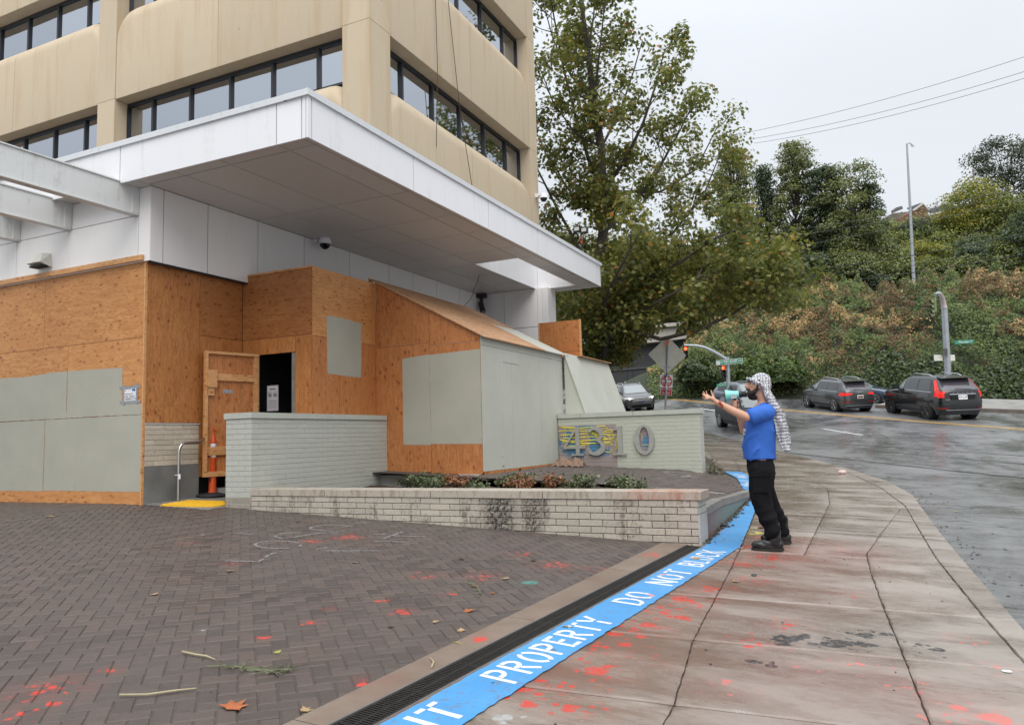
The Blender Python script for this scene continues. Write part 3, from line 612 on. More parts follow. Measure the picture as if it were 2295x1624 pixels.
# ---- white lobby walls under the canopy
XW, YW = -10.25, 8.25
M_LOB = m_white('lobby_panel', (.79, .775, .765), .12, .34); lob = part('lobby_wall', MB().box(-24, XW-.05, YW+.05, 12.4, 4.47, 5.66).box(-24, -10.5, YW+.06, 12.4, .3, 4.47).box(-12, XW-.05, 12.4, 20, .3, 5.66).box(XW-.1, -8.45, 19.56, 20.1, .6, 5.66), M_GAP, bld)  # lobby panel white is warmed in its colour for light bounced off the plywood
yj = [8.25, 8.5, 9.41, 10.6, 11.88, 13.36, 14.87, 15.9, 17.05, 18.28, 19.5]
for a, b_ in zip(yj[:-1], yj[1:]): panel(MB().box(XW-.05, XW, a+.009, b_-.009, 4.46, 5.675), 'cladding_panel', M_LOB, lob)
for a, b_ in zip(yj[4:-1], yj[5:]): panel(MB().box(XW-.05, XW, a+.005, b_-.005, 3.2, 4.45), 'cladding_panel', M_LOB, lob)
for a, b_ in ((-24, -20.5), (-20.5, -17), (-17, -13.67), (-13.67, -10.52), (-10.52, -10.25)):
    panel(MB().box(a+.005, b_-.005, YW, YW+.05, 4.46, 5.225 if b_ < -10.4 else 5.675), 'cladding_panel', M_LOB, lob)
for a, b_ in ((-24, -19), (-19, -15), (-15, -12.3), (-12.3, -10.52)): panel(MB().box(a+.005, b_-.005, YW+.004, YW+.05, 5.24, 5.675), 'cladding_panel', M_LOB, lob)
for a, b_ in ((-10.25, -9.47), (-9.47, -8.42)):
    panel(MB().box(a+.005, b_-.005, 19.5, 19.55, 4.6, 5.675), 'cladding_panel', M_LOB, lob); panel(MB().box(a+.005, b_-.005, 19.5, 19.55, 1.5, 4.585), 'cladding_panel', M_LOB, lob)
panel(MB().box(-8.415, -8.275, 19.5, 20.05, .7, 5.675), 'cladding_panel', M_LOB, lob); panel(MB().box(-8.27, -8.09, 19.5, 20.05, .7, 5.675), 'cladding_panel', M_LOB, lob)
panel(MB().box(-10.30, XW-.002, 8.3, 10.4, 4.43, 4.455), 'head_flashing', M_GAP, lob)
# ---- pergola of white steel channels at the left
per = thing('pergola', 'weathered white steel beams projecting from the white wall at far left', 'pergola', (-12, 8.2, 5.3))
for x0 in (-10.53, -12.19, -13.6, -15.2):
    b = MB(); b.box(x0-.012, x0, 1.0, 8.24, 5.25, 5.68); b.box(x0-.13, x0+.022, 1.0, 8.24, 5.225, 5.245); b.box(x0-.13, x0+.022, 1.0, 8.24, 5.685, 5.705); b.box(x0-.012, x0+.022, 8.12, 8.244, 5.25, 5.68)
    part('beam', b, M_STEEL_W, per)
# ---- fittings on the building
wp = thing('wall_light', 'white wedge shaped floodlight on the white wall above plywood', 'light', (-12.73, 8.25, 4.66))
b = MB(); b.hexa([(-13.03, 8.03, 4.70), (-12.66, 8.03, 4.70), (-12.66, 8.248, 4.64), (-13.03, 8.248, 4.64)], [(-12.96, 8.12, 4.88), (-12.73, 8.12, 4.88), (-12.70, 8.248, 4.89), (-12.99, 8.248, 4.89)]); part('housing', b, m_white('dirty_white_housing', (.62, .61, .55), .6, .5), wp)
part('lens', MB().box(-13.0, -12.69, 8.06, 8.2, 4.635, 4.66), M_GAP, wp)
def dome_cam(loc, rz, label, s=1.0, body=None):
    t = thing('security_camera', label, 'camera', loc, rz); W = M_WHITE
    part('bracket', MB().box(-.05*s, .05*s, -.02, .10*s, -.02*s, .10*s).box(-.03*s, .03*s, .05*s, .26*s, .03*s, .09*s), W, t, world=False)
    part('housing', MB().lathe([(.02*s, .10*s), (.09*s, .07*s), (.125*s, -.02*s), (.13*s, -.08*s), (.10*s, -.09*s)], (0, .27*s, 0), 18), W, t, 60, world=False)
    part('dome', MB().lathe([(.115*s, -.09*s), (.10*s, -.13*s), (.07*s, -.17*s), (.02*s, -.195*s)], (0, .27*s, 0), 18), plain('dark_dome', (.01, .01, .012), .08), t, 60, world=False)
p = onX(706, 542, XW+.01); dome_cam((XW+.0, float(p[1]), float(p[2])), -math.pi/2, 'white dome security camera high on the wall under the canopy', 1.0)
p = onX(1204, 444, XB+.01); dome_cam((XB+.01, float(p[1])-.1, float(p[2])), -math.pi/2, 'small white dome camera at the far corner of the office block', .95)
p = onX(1082, 662, XW+.15); t = thing('security_camera', 'black bullet camera hanging in the corner of the white walls', 'camera', (XW+.1, 19.35, 5.42))
part('mount', MB().box(-.1, .16, -.1, .1, .14, .25).box(-.02, .06, -.03, .03, -.02, .14), M_FRAME, t, world=False); part('barrel', MB().tube([(0, -.02, .0), (.12, -.10, -.30)], [.075, .085], 12), M_FRAME, t, world=False); part('lens', MB().tube([(.12, -.10, -.30), (.126, -.104, -.315)], [.06, .06], 12), plain('lens_glass', (.25, .25, .25), .1), t, world=False)
t = thing('work_light', 'black twin head work light on a red banded pole above the canopy', 'light', (-7.4, 17.55, 6.2))
pz = onX(1302, 520, -7.4); zt = float(pz[2]); yt = float(pz[1]); t.location = (-7.4, yt, 6.2); WL[t] = Vector(t.location)
part('pole', MB().tube([(-7.4, yt, 6.2), (-7.4, yt, zt)], .022, 8), M_FRAME, t); part('band', MB().tube([(-7.4, yt, zt-.34), (-7.4, yt, zt-.26)], .03, 8).tube([(-7.4, yt, zt-.2), (-7.4, yt, zt-.15)], .03, 8), plain('red_band', (.5, .03, .02), .5), t)
for dx, tl in ((-.11, .1), (.11, -.1)):
    h = part('lamp_head', MB().box(-7.4+dx-.10, -7.4+dx+.10, yt-.05, yt+.06, zt-.02+tl*.3, zt+.16+tl*.3), M_FRAME, t); part('glass', MB().box(-7.4+dx-.07, -7.4+dx+.07, yt-.058, yt-.05, zt+.02+tl*.3, zt+.12+tl*.3), plain('lamp_glass', (.55, .55, .52), .2), h)
def cable(name, pts, r, label, cat='cable', mat=None, group=None): return one(name, MB().tube(pts, r, 5), mat or plain('rusty_cable', (.06, .035, .025), .7), label, cat, group)
a0 = onX(975, -30, XB+.06); a1 = onX(978, 330, XB+.09); cable('hanging_cable', [a0, (a0+a1)/2+np.array([.05, 0, 0]), a1], .009, 'thin brown cable hanging straight down the buff facade', mat=None)
a0 = onX(1001, -30, XB+.06); am = onX(1030, 240, XB+.08); a1 = onX(1058, 418, XB+.10); cable('hanging_cable', [a0, am, a1], .009, 'thin brown cable slanting across the buff facade to the canopy', mat=bpy.data.materials['rusty_cable'])
a0 = onY(1081, 588, 17.2); a1 = onY(1072, 625, 17.0); a2 = onY(1055, 670, 16.6); cable('hanging_cable', [(float(a0[0]), 17.2, 6.2), a0, a1, a2, (float(a2[0])-.2, 16.4, float(a2[2])-.3)], .007, 'thin wire drooping from the canopy opening onto the plywood roof', mat=bpy.data.materials['rusty_cable'])

# ================================================================== PLYWOOD BOARDING
M_PH = m_plywood('plywood_level_grain', 'H', (.52, .235, .072)); M_PV = m_plywood('plywood_upright_grain', 'V', (.43, .17, .045)); M_PO = m_plywood('plywood_orange', 'V', (.43, .165, .048))
M_PROOF = m_plywood('plywood_roof_weathered', 'H', (.42, .235, .115)); M_LUM = m_plywood('pine_lumber', 'H', (.58, .30, .115))
def m_greypaint(name, col=(.345, .345, .295), axis='H'):
    n = NT(name); p = n.pos; k = (.6, .6, 6) if axis == 'H' else (5, 5, .5)
    g = n.noise(n.scale(p, k), 4.0, 5, .7, .6); f = n.noise(p, 1.2, 4, .6); d = n.noise(n.scale(p, (3, 3, .3)), 3, 4, .7)
    c = n.mix(n.mr(f, .3, .7), tuple(x*.93 for x in col), tuple(x*1.06 for x in col)); c = n.mix(n.mr(d, .64, .8, 0, .35), c, tuple(x*.6 for x in col))
    pk = n.voro(p, 3.3); c = n.mix(n.mr(pk, .02, .04, .6, 0), c, (.12, .10, .07))
    n.bump(g, .30, .006); return n.out(c, .55)
M_GP = m_greypaint('grey_cover_paint', (.385, .375, .31)); M_GPL = m_greypaint('pale_grey_cover_paint', (.46, .465, .405), 'V')
def sheet(par, axis, c, s0, s1, z0, z1, mat, th=.018, name='plywood_sheet', g=.0035, z1b=None):
    # axis 'Y': face in the plane Y=c looking to -Y, s along X; axis 'X': face in the plane X=c looking to +X, s along Y
    s0 += g; s1 -= g; z0 += g; z1 -= g; zb = z1 if z1b is None else z1b-g
    if axis == 'Y': b = MB().prism([(s0, c, z0), (s1, c, z0), (s1, c, zb), (s0, c, z1)], (0, th, 0))
    else: b = MB().prism([(c, s0, z0), (c, s1, z0), (c, s1, zb), (c, s0, z1)], (-th, 0, 0))
    return part(name, b, mat, par)
def patch(par, axis, c, poly, mat, name='paint_patch', proud=.0016, jit=.012):   # rolled on cover paint with a wavering edge
    P = []
    for (a, z), (a2, z2) in zip(poly, poly[1:]+poly[:1]):
        n = max(1, int(math.hypot(a2-a, z2-z)/.07))
        for k in range(n): t = k/n; j = jit if n > 1 else 0; P.append((a+(a2-a)*t+random.uniform(-j, j)*.5, z+(z2-z)*t+random.uniform(-j, j)*.6))
    pts = [(s, c-proud, z) if axis == 'Y' else (c+proud, s, z) for s, z in P]; b = MB(); b.v = pts; b.f = [tuple(range(len(pts)))]; b.mi = [0]
    me = b.mesh(name, False); bm_ = bmesh.new(); bm_.from_mesh(me); bmesh.ops.triangulate(bm_, faces=bm_.faces); bm_.normal_update()
    want = Vector((0, -1, 0)) if axis == 'Y' else Vector((1, 0, 0))
    for f in bm_.faces:
        if f.normal.dot(want) < 0: f.normal_flip()
    bm_.to_mesh(me); bm_.free(); return link(name, me, mat, par)
YH, XH = 8.29, -10.37
hoa = thing('plywood_hoarding', 'long plywood hoarding with grey painted lower half left of the entrance', 'hoarding', (-12, YH, .7))
gz = lambda x: S(x, YH)+.0
for s0, s1, z0, z1 in ((-16.4, -12.78, .62, 2.02), (-12.78, XH-.03, .58, 2.02), (-16.4, -14.67, 2.02, 3.245), (-14.67, -12.23, 2.02, 3.245), (-12.23, XH-.03, 2.02, 3.245), (-16.4, -15.33, 3.245, 4.48), (-15.33, -12.89, 3.245, 4.48), (-12.89, XH-.03, 3.245, 4.48)):
    sheet(hoa, 'Y', YH, s0, s1, z0, z1, M_PH)
part('top_rail', MB().box(-16.4, XH-.0, YW-.042, YW-.002, 4.475, 4.56), M_LUM, hoa)
part('corner_post', MB().box(XH-.028, XH+.0, YH-.012, YH+.03, .56, 4.47), M_LUM, hoa)
part('bottom_board', MB().prism([(-16.4, YH-.008, .55), (-16.4, YH-.008, .82), (XH-.03, YH-.008, .805), (XH-.03, YH-.008, .55)], (0, .006, 0)), M_PH, hoa)
for s0, s1 in ((-16.4, -12.785), (-12.775, XH-.032)): patch(hoa, 'Y', YH-.001, [(s0, .825), (s1, .815), (s1, 2.015), (s0, 2.015)], M_GP, jit=.006)
patch(hoa, 'Y', YH-.001, [(-16.4, 2.025), (-12.235, 2.025), (-12.235, 2.80), (-12.6, 2.82), (-13.4, 2.78), (-14.1, 2.80), (-16.4, 2.82)], M_GP)
patch(hoa, 'Y', YH-.001, [(-12.225, 2.025), (XH-.035, 2.025), (XH-.035, 2.19), (-10.55, 2.20), (-10.87, 2.21), (-10.875, 2.79), (-11.5, 2.80), (-12.225, 2.815)], M_GP)
# notice taped to the hoarding
M_PAPER = plain('white_paper', (.78, .79, .80), .6, var=.03); M_INK = plain('black_ink', (.03, .03, .035), .6); M_TAPE = plain('silver_tape', (.30, .31, .33), .32, .35, var=.2, nsc=20)
t = thing('notice', 'white paper notice with blue arrow taped to the hoarding by its corner', 'notice', (-10.67, YH-.004, 2.25)); yn = YH-.0045
part('paper', MB().box(-10.82, -10.53, yn-.001, yn, 2.24, 2.46), M_PAPER, t)
for q in ((-10.93, -10.45, yn-.0030, yn-.0015, 2.44, 2.482), (-10.92, -10.44, yn-.0030, yn-.0015, 2.205, 2.248), (-10.845, -10.805, yn-.0046, yn-.0032, 2.18, 2.50), (-10.545, -10.502, yn-.0046, yn-.0032, 2.19, 2.52)): part('tape', MB().box(*q), M_TAPE, t)
b = MB(); ax, az, k = -10.635, 2.415, .055
b.add([(ax+x*k, yn-.0018, az+z*k) for x, z in ((0, -.3), (.85, -.3), (.85, -.6), (1.5, 0), (.85, .6), (.85, .3), (0, .3))], [(0, 1, 5, 6), (2, 3, 4)]); part('arrow', b, plain('arrow_blue', (.02, .11, .33), .6), t, recalc=False)
b = MB()
for (x0, x1, z) in ((-10.80, -10.735, 2.432), (-10.715, -10.66, 2.43), (-10.80, -10.762, 2.407), (-10.713, -10.685, 2.405), (-10.79, -10.59, 2.358), (-10.79, -10.625, 2.344), (-10.79, -10.72, 2.318), (-10.70, -10.57, 2.318), (-10.70, -10.57, 2.307), (-10.79, -10.72, 2.307), (-10.79, -10.55, 2.285), (-10.79, -10.66, 2.272), (-10.79, -10.56, 2.262)): b.box(x0, x1, yn-.0022, yn-.001, z, z+.006)
part('print', b, M_INK, t)
# right return of the boarding, with the brick pier showing below
bay = thing('plywood_return', 'dark plywood wall turning the corner above a bare brick pier', 'hoarding', (XH, 9.3, 1.9))
sheet(bay, 'X', XH, YH+.03, 9.37, 1.885, 4.455, M_PV); M_PD = m_plywood('plywood_dark_stained', 'H', (.36, .14, .038)); sheet(bay, 'X', XH-.004, 9.37, 10.35, 3.39, 4.455, M_PD); sheet(bay, 'X', XH-.004, 9.37, 10.35, .98, 3.39, M_PV)
part('wall_cap', MB().box(XH-.1, XH+.012, YH+.03, 9.40, 1.865, 1.882), m_white('metal_edge', (.6, .6, .6), .2), bay)
M_BTAN = m_brick('bare_tan_brick', (.52, .46, .37), .0); M_MORT = plain('mortar', (.30, .27, .23), .9)
BM = {}
def brick_mesh(L, H, mat, gap=.004, ch=.003, dep=.05):
    key = (round(L, 3), round(H, 4), mat.name)
    if key not in BM:
        b = MB(); x0, x1, z0, z1 = gap, L-gap, gap, H-gap
        b.add([(x0, dep, z0), (x1, dep, z0), (x1, dep, z1), (x0, dep, z1), (x0, ch, z0), (x1, ch, z0), (x1, ch, z1), (x0, ch, z1), (x0+ch, 0, z0+ch), (x1-ch, 0, z0+ch), (x1-ch, 0, z1-ch), (x0+ch, 0, z1-ch)],
              [(1, 0, 4, 5), (2, 1, 5, 6), (3, 2, 6, 7), (0, 3, 7, 4), (5, 4, 8, 9), (6, 5, 9, 10), (7, 6, 10, 11), (4, 7, 11, 8), (9, 8, 11, 10)])
        me = b.mesh('brick', True); me.materials.append(mat); BM[key] = me
    return BM[key]
def courses(par, axis, c, s0, s1, zt, rows, H, L, mat, zmin=None, shift=.5, jit=.0012, matfn=None):
    # rows of bricks downwards from zt on the face 'Y' (plane Y=c, to -Y) or 'X' (plane X=c, to +X)
    for r in range(rows):
        z = zt-(r+1)*H; s = s0-(L*shift if r % 2 else 0)
        while s < s1-.02:
            a, b_ = max(s, s0), min(s+L, s1); s += L
            if b_-a < .03: continue
            if zmin is not None and z+H < zmin((a+b_)/2): continue
            mt = matfn((a+b_)/2, z) if matfn else mat
            loc = (a, c+random.uniform(-jit, jit), z) if axis == 'Y' else (c+random.uniform(-jit, jit), a, z)
            o = link('brick', brick_mesh(b_-a, H, mt), None, par, True, loc)
            if axis == 'X': o.rotation_euler = (0, 0, math.pi/2)
pier = thing('brick_pier', 'bare tan brick and concrete pier behind the steel handrail', 'wall', (XH, 8.9, .6))
part('base', MB().box(XH-.3, XH+.004, YH+.035, 9.385, .4, 1.2), M_CONC_D, pier); part('mortar', MB().box(XH-.3, XH-.006, YH+.035, 9.38, 1.2, 1.862), M_MORT, pier)
courses(pier, 'X', XH, YH+.035, 9.385, 1.862, 8, .0826, .36, M_BTAN)
# vestibule of plywood round the doorway
YI, XV, YS = 10.35, -8.74, 12.19
ves = thing('plywood_vestibule', 'tall plywood box around the dark doorway with a grey patch on its side', 'hoarding', (-9.5, 10.6, .9))
sheet(ves, 'Y', YI, XH, XV-.02, 3.39, 4.565, M_PD); sheet(ves, 'Y', YI, XH, -9.965, .9, 3.39, M_PV); sheet(ves, 'Y', YI, -9.965, -9.13, 3.10, 3.39, M_PV); sheet(ves, 'Y', YI, -9.13, XV-.02, .9, 3.39, M_PV)
part('lintel_rail', MB().box(-10.3, XV-.02, YI-.02, YI+.04, 4.565, 4.60), M_LUM, ves)
sheet(ves, 'X', XV, YI, YS, 3.36, 4.59, M_PH); sheet(ves, 'X', XV, YI, YI+.72, 1.9, 3.36, M_PO); sheet(ves, 'X', XV, YI+.72, YS, 1.9, 3.36, M_PO)
patch(ves, 'X', XV, [(10.74, 2.72), (11.72, 2.70), (11.74, 3.74), (11.2, 3.77), (10.72, 3.76)], M_GP)
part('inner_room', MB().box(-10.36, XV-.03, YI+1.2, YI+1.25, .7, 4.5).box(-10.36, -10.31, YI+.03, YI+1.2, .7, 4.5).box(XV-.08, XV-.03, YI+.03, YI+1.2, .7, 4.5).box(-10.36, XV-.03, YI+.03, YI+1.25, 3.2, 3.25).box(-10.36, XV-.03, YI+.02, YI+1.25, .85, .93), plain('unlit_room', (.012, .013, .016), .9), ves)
part('door_jamb', MB().box(-9.30, -9.235, YI+.10, YI+.2, .93, 3.08).box(-9.225, -9.135, YI+.022, YI+.2, .93, 3.10), plain('worn_jamb', (.20, .195, .175), .6, var=.3), ves)
wt = thing('warning_poster', 'paper warning poster with two prohibition symbols inside the dark doorway', 'poster', (-9.72, YI+.1, 2.1)); b = MB().box(-9.86, -9.60, YI+.09, YI+.094, 2.09, 2.545); part('paper', b, plain('poster_paper', (.52, .51, .54), .6), wt)
b = MB()
for z in np.arange(2.13, 2.30, .019): b.box(-9.835, -9.625, YI+.0885, YI+.0898, z, z+.006)
b.box(-9.80, -9.66, YI+.0885, YI+.0898, 2.47, 2.49)
for cx in (-9.79, -9.67):
    for k in range(16): a0, a1 = 2*math.pi*k/16, 2*math.pi*(k+1)/16; b.quad(*[(cx+r*math.cos(a), YI+.0885, 2.375+r*math.sin(a)) for r, a in ((.05, a0), (.05, a1), (.041, a1), (.041, a0))])
    b.box(cx-.022, cx+.022, YI+.0885, YI+.0898, 2.352, 2.392); b.quad((cx-.036, YI+.088, 2.405), (cx-.03, YI+.088, 2.411), (cx+.036, YI+.088, 2.345), (cx+.03, YI+.088, 2.339))
for (x0, x1, z0, z1) in ((-9.85, -9.61, 2.10, 2.105), (-9.85, -9.61, 2.53, 2.535), (-9.85, -9.846, 2.10, 2.535), (-9.614, -9.61, 2.10, 2.535), (-9.85, -9.61, 2.435, 2.439)): b.box(x0, x1, YI+.0885, YI+.0898, z0, z1)
part('print', b, M_INK, wt)
# the open door leaf
hinge = Vector((-9.985, YI-.02, 0)); free = Vector((-10.25, 9.36, 0)); dl = free-hinge; Lw = dl.length
leaf = thing('plywood_door', 'plywood door leaf with timber frame standing open beside orange post', 'door', (hinge.x, hinge.y, .98), math.atan2(dl.y, dl.x))
hz = 2.13                                            # local x runs from the hinge to the free edge; its frame faces the camera (local +Y)
part('plywood_sheet', MB().box(0, Lw, -.02, 0, 0, hz), m_plywood('door_plywood', 'V', (.46, .175, .05)), leaf, world=False)
for (x0, x1, z0, z1, d) in ((0, .09, .09, hz-.045, .045), (Lw-.05, Lw, .09, hz-.045, .06), (0, Lw, hz-.045, hz, .06), (0, Lw, 0, .085, .05), (.09, Lw-.05, hz-.50, hz-.38, .045), (.09, Lw-.05, .36, .50, .045)):
    part('frame_board', MB().box(x0, x1, 0, d, z0, z1), M_LUM, leaf, world=False)
part('latch_block', MB().box(Lw-.2, Lw-.03, .045, .085, hz-.62, hz-.32), M_LUM, leaf, world=False); part('latch_block', MB().box(Lw-.16, Lw-.03, .03, .06, hz-.76, hz-.62), M_LUM, leaf, world=False)
part('tape', MB().box(.48, .66, 0, .003, hz-.71, hz-.65), M_TAPE, leaf, world=False)
# plywood lean-to with painted front
shed = thing('plywood_shed', 'plywood lean-to with sloping roof and grey painted sides on the terrace', 'shed', (-7.5, 14, .85)); XS, YE = -6.41, 16.15
zr = lambda x: 3.37+(x-XS)*(3.37-4.62)/(XS-XV)*(1 if True else 1)     # roof underside along the gable
sheet(shed, 'Y', YS, XV, -7.51, 3.31, zr(XV)-.0, M_PO, z1b=zr(-7.51)); sheet(shed, 'Y', YS, -7.51, XS-.02, 3.27, zr(-7.51), M_PO, z1b=zr(XS-.02))
sheet(shed, 'Y', YS, XV, -7.51, .90, 3.31, M_PO); sheet(shed, 'Y', YS, -7.51, XS-.02, .86, 3.27, M_PO)
for a, b_ in ((-8.12, -7.5115), (-7.5085, XS-.022)): patch(shed, 'Y', YS, [(a, 1.42), (b_, 1.40), (b_, 3.12 if b_ > -7 else 3.10), (a, 3.09 if a > -8 else 3.06)], M_GP, jit=.006)
yv = [YS+.002, 13.45, 14.85, YE]
for a, b_ in zip(yv[:-1], yv[1:]): sheet(shed, 'X', XS, a, b_, .90, 3.20, M_GPL); patch(shed, 'X', XS-.0005, [(a+.01, .80), (b_-.01, .80), (b_-.01, .905), (a+.01, .905)], M_PO, 'bare_edge', .001, .02)
sheet(shed, 'X', XS+.006, YS, YE, 3.20, 3.36, M_GPL, .02, 'top_board'); part('batten', MB().box(XS, XS+.018, 12.94, 12.975, 1.15, 2.98), M_GPL, shed); part('hatch', MB().box(XS, XS+.008, 13.08, 13.78, 2.95, 3.16), M_GPL, shed)
part('batten', MB().box(XS, XS+.015, 12.93, 13.02, .98, 1.10), M_GPL, shed)
def roofpt(x, y): return (x, y, zr(x)+.004)
for i, (a, b_) in enumerate(((YS-.06, 13.6), (13.604, 15.0), (15.004, YE+.22))):
    for j, (xa, xb) in enumerate(((-8.86, -7.62), (-7.616, XS+.09))):
        P = [roofpt(xa, a), roofpt(xb, a), roofpt(xb, b_), roofpt(xa, b_)]
        part('roof_sheet', MB().prism(P, (0, 0, .02)), M_GPL if (i == 2 and j == 1) else M_PROOF, shed)
part('rafter', MB().prism([(XV-.12, YS-.05, zr(XV-.12)-.06), (XV-.05, YS-.05, zr(XV-.05)-.06), (XV-.05, YS-.05, zr(XV-.05)), (XV-.12, YS-.05, zr(XV-.12))], (0, .05, 0)), M_LUM, shed)
part('plinth', MB().box(-8.5, XS-.06, 11.98, YE, .5, .86), plain('pale_plinth_concrete', (.42, .40, .36), .7, var=.2, nsc=3), shed)
# sloping grey boards leaning behind the address wall, and a board standing above
Q5 = lambda x, y: ((2100+x/2.32)*.5603, (1300+y/2.32)*.5603)
ya = 16.17; A_ = onY(*Q5(360, 262), ya); B_ = onY(*Q5(352, 822), ya); C_ = onY(*Q5(562, 806), ya); yb = 19.3
lean = thing('sloping_boards', 'pale grey boards sloping down onto the address wall beside the lean-to', 'boarding', (float(C_[0]), ya, 1.98))
sl_ = (C_[0]-A_[0])/(C_[2]-A_[2])
sheet_b = MB().prism([tuple(A_), (float(A_[0]), ya, 1.985), (float(C_[0])-.01, ya, 1.985)], (0, .02, 0)); part('plywood_sheet', sheet_b, M_GPL, lean)
D_ = np.array([A_[0], yb, A_[2]-.03]); E_ = np.array([C_[0], yb, 1.985])
for k in range(3):
    t0, t1 = k/3, (k+1)/3; y0, y1 = ya+(yb-ya)*t0+.002-.03*(k == 0), ya+(yb-ya)*t1-.002
    part('plywood_sheet', MB().prism([(float(A_[0]), y0, float(A_[2])), (float(C_[0]), y0, 1.985), (float(C_[0]), y1, 1.985), (float(A_[0]), y1, float(A_[2]))], (.018, 0, .006)), M_GPL, lean)
part('ledge', MB().box(float(A_[0])-.6, float(A_[0])+.12, ya+.8, yb, float(A_[2])-.005, float(A_[2])+.015), M_PROOF, lean)
p0, p1 = onY(1209, 724, 17.4), onY(1297, 718, 17.4); z0 = float(A_[2])+.015
up = thing('plywood_screen', 'upright orange plywood sheet standing behind the lean-to roof', 'hoarding', (float(p0[0]), 17.4, z0))
zt = float(p0[2]); x0, x1 = float(p0[0]), float(p1[0]); zm = float(onY(1250, 790, 17.4)[2])
sheet(up, 'Y', 17.4, x0, x1, zm, zt, M_PO); sheet(up, 'Y', 17.4, x0, x1, z0, zm, M_PO); part('edge_post', MB().box(x1-.001, x1+.03, 17.39, 17.48, z0, zt+.005), M_LUM, up); part('edge_post', MB().box(x0-.03, x0, 17.39, 17.48, z0-.8, zt), M_LUM, up)
# ================================================================== BRICK WALLS
red_st = [(-1.95, 8.66, .5, .14, (.30, .07, .05)), (-2.6, 8.66, .35, .10, (.28, .08, .06)), (-4.35, 8.66, .35, 1.0, (.022, .019, .016)), (-3.9, 8.66, .22, .9, (.03, .026, .02))]
M_BRET = m_brick('weathered_tan_brick', (.43, .385, .32), .68, .8, .10, 1.0, red_st); M_MDARK = plain('dark_mortar', (.055, .045, .038), .9, var=.4, nsc=12)
M_BGREY = m_brick('grey_painted_brick', (.435, .44, .39), .0, .5, .03, .55); M_GREYCAP = plain('grey_painted_cap', (.43, .445, .39), .5, var=.06, nsc=4, bump=.2, bsc=40); M_GMORT = plain('grey_painted_mortar', (.36, .375, .325), .6, var=.1)
def m_cap():
    n = NT('stained_cap_stone'); p = n.pos; f = n.noise(p, 70, 4, .75); g = n.noise(n.scale(p, (5, 5, 1.2)), 2.2, 5, .7)
    c = n.mix(n.mr(f, .3, .7), (.36, .31, .255), (.46, .41, .35)); c = n.mix(n.mr(g, .5, .68, 0, .75), c, (.16, .115, .06)); c = n.mix(n.mr(n.noise(p, 9, 4, .7), .60, .72, 0, .5), c, (.24, .19, .07))
    d = n.n('ShaderNodeVectorMath', operation='DISTANCE'); n.set(d, 0, p); d.inputs[1].default_value = (-2.3, 8.8, .84); c = n.mix(n.math('MULTIPLY', n.mr(d.outputs['Value'], .15, .65, .7, 0, True), n.mr(g, .35, .6)), c, (.40, .13, .07))
    n.bump(f, .4, .006); return n.out(c, .6)
M_CAP = m_cap()
YR, HC, LB_ = 8.66, .0792, .297
XWG, XWL, ZW = -8.49, -9.005, 1.985                   # wing wall: right face, left end, top
ret = thing('retaining_wall', 'low weathered tan brick planter wall with stained stone cap', 'wall', (-5, YR, .4))
part('core', MB().box(XWG+.004, -1.862, YR+.009, YR+.42, 0.0, .742), M_MDARK, ret)
zcap = .742
courses(ret, 'Y', YR, XWG+.004, -1.862, zcap, 8, HC, LB_, M_BRET, lambda x: S(x, YR)-.03)
courses(ret, 'X', -1.855, YR+.006, YR+.42, zcap, 2, HC, .2, M_GREYCAP); part('end_render', MB().box(-1.87, -1.853, YR+.004, YR+.425, .1, zcap-2*HC-.003), m_brick('pale_grey_render', (.44, .43, .40), .25, .8, 0, .5), ret)
for a, b_ in ((XWG+.004, -7.10), (-7.10, -5.35), (-5.35, -3.75), (-3.75, -1.815)):
    part('cap_stone', MB().box(a+.006, b_-.006, YR-.012, YR+.45, zcap+.004, .836), M_CAP, ret)
wing = thing('wing_wall', 'tall grey painted brick wall with flat cap beside the orange post', 'wall', (XWG, 10, .6))
part('core', MB().box(XWL+.005, XWG-.005, YR+.005, 12.3, .3, 1.895), M_GMORT, wing)
M_BTR = m_brick('unpainted_foot_brick', (.30, .265, .22), .7, .85, .1, 1.1)
zt_ = 1.895
courses(wing, 'Y', YR, XWL, XWG, zt_, 18, HC, .262, M_BGREY, lambda x: S(x, YR)-.03, .5, .0008, lambda s, z: M_BTR if z < .66 else M_BGREY)
courses(wing, 'X', XWG, YR, YS, zt_, 16, HC, LB_, M_BGREY, lambda y: .68, .5, .0012)
for a, b_ in ((YR-.02, 10.85), (10.856, 12.16)): part('cap_stone', MB().box(XWL-.025, XWG+.025, a, b_, zt_+.003, ZW), M_GREYCAP, wing)
# address wall
Y4 = 15.75; XA0, XA1, ZA = -6.395, -3.27, 1.985
n_ = NT('graffitied_grey_brick'); p_ = n_.pos; f_ = n_.noise(p_, 45, 4, .7); sx_ = n_.n('ShaderNodeSeparateXYZ'); n_.set(sx_, 0, p_)
mauve = n_.math('MULTIPLY', n_.mr(sx_.outputs[0], -5.06, -5.04, 1, 0), n_.mr(sx_.outputs[2], 1.71, 1.73, 1, 0))      # bare mauve brick left where the cover paint stops
c_ = n_.mix(n_.mr(f_, .3, .7), (.405, .42, .345), (.455, .47, .39)); c_ = n_.mix(mauve, c_, n_.mix(n_.mr(f_, .3, .7), (.25, .205, .19), (.33, .28, .26)))
b1 = n_.noise(n_.scale(p_, (1.6, 1, .75)), 2.1, 3, .55); inx = n_.math('MULTIPLY', n_.mr(sx_.outputs[0], -6.4, -5.06, 1, 1), n_.math('MULTIPLY', n_.mr(sx_.outputs[0], -4.97, -4.92, 1, 0), n_.mr(sx_.outputs[2], 1.0, 1.12, 0, 1)))
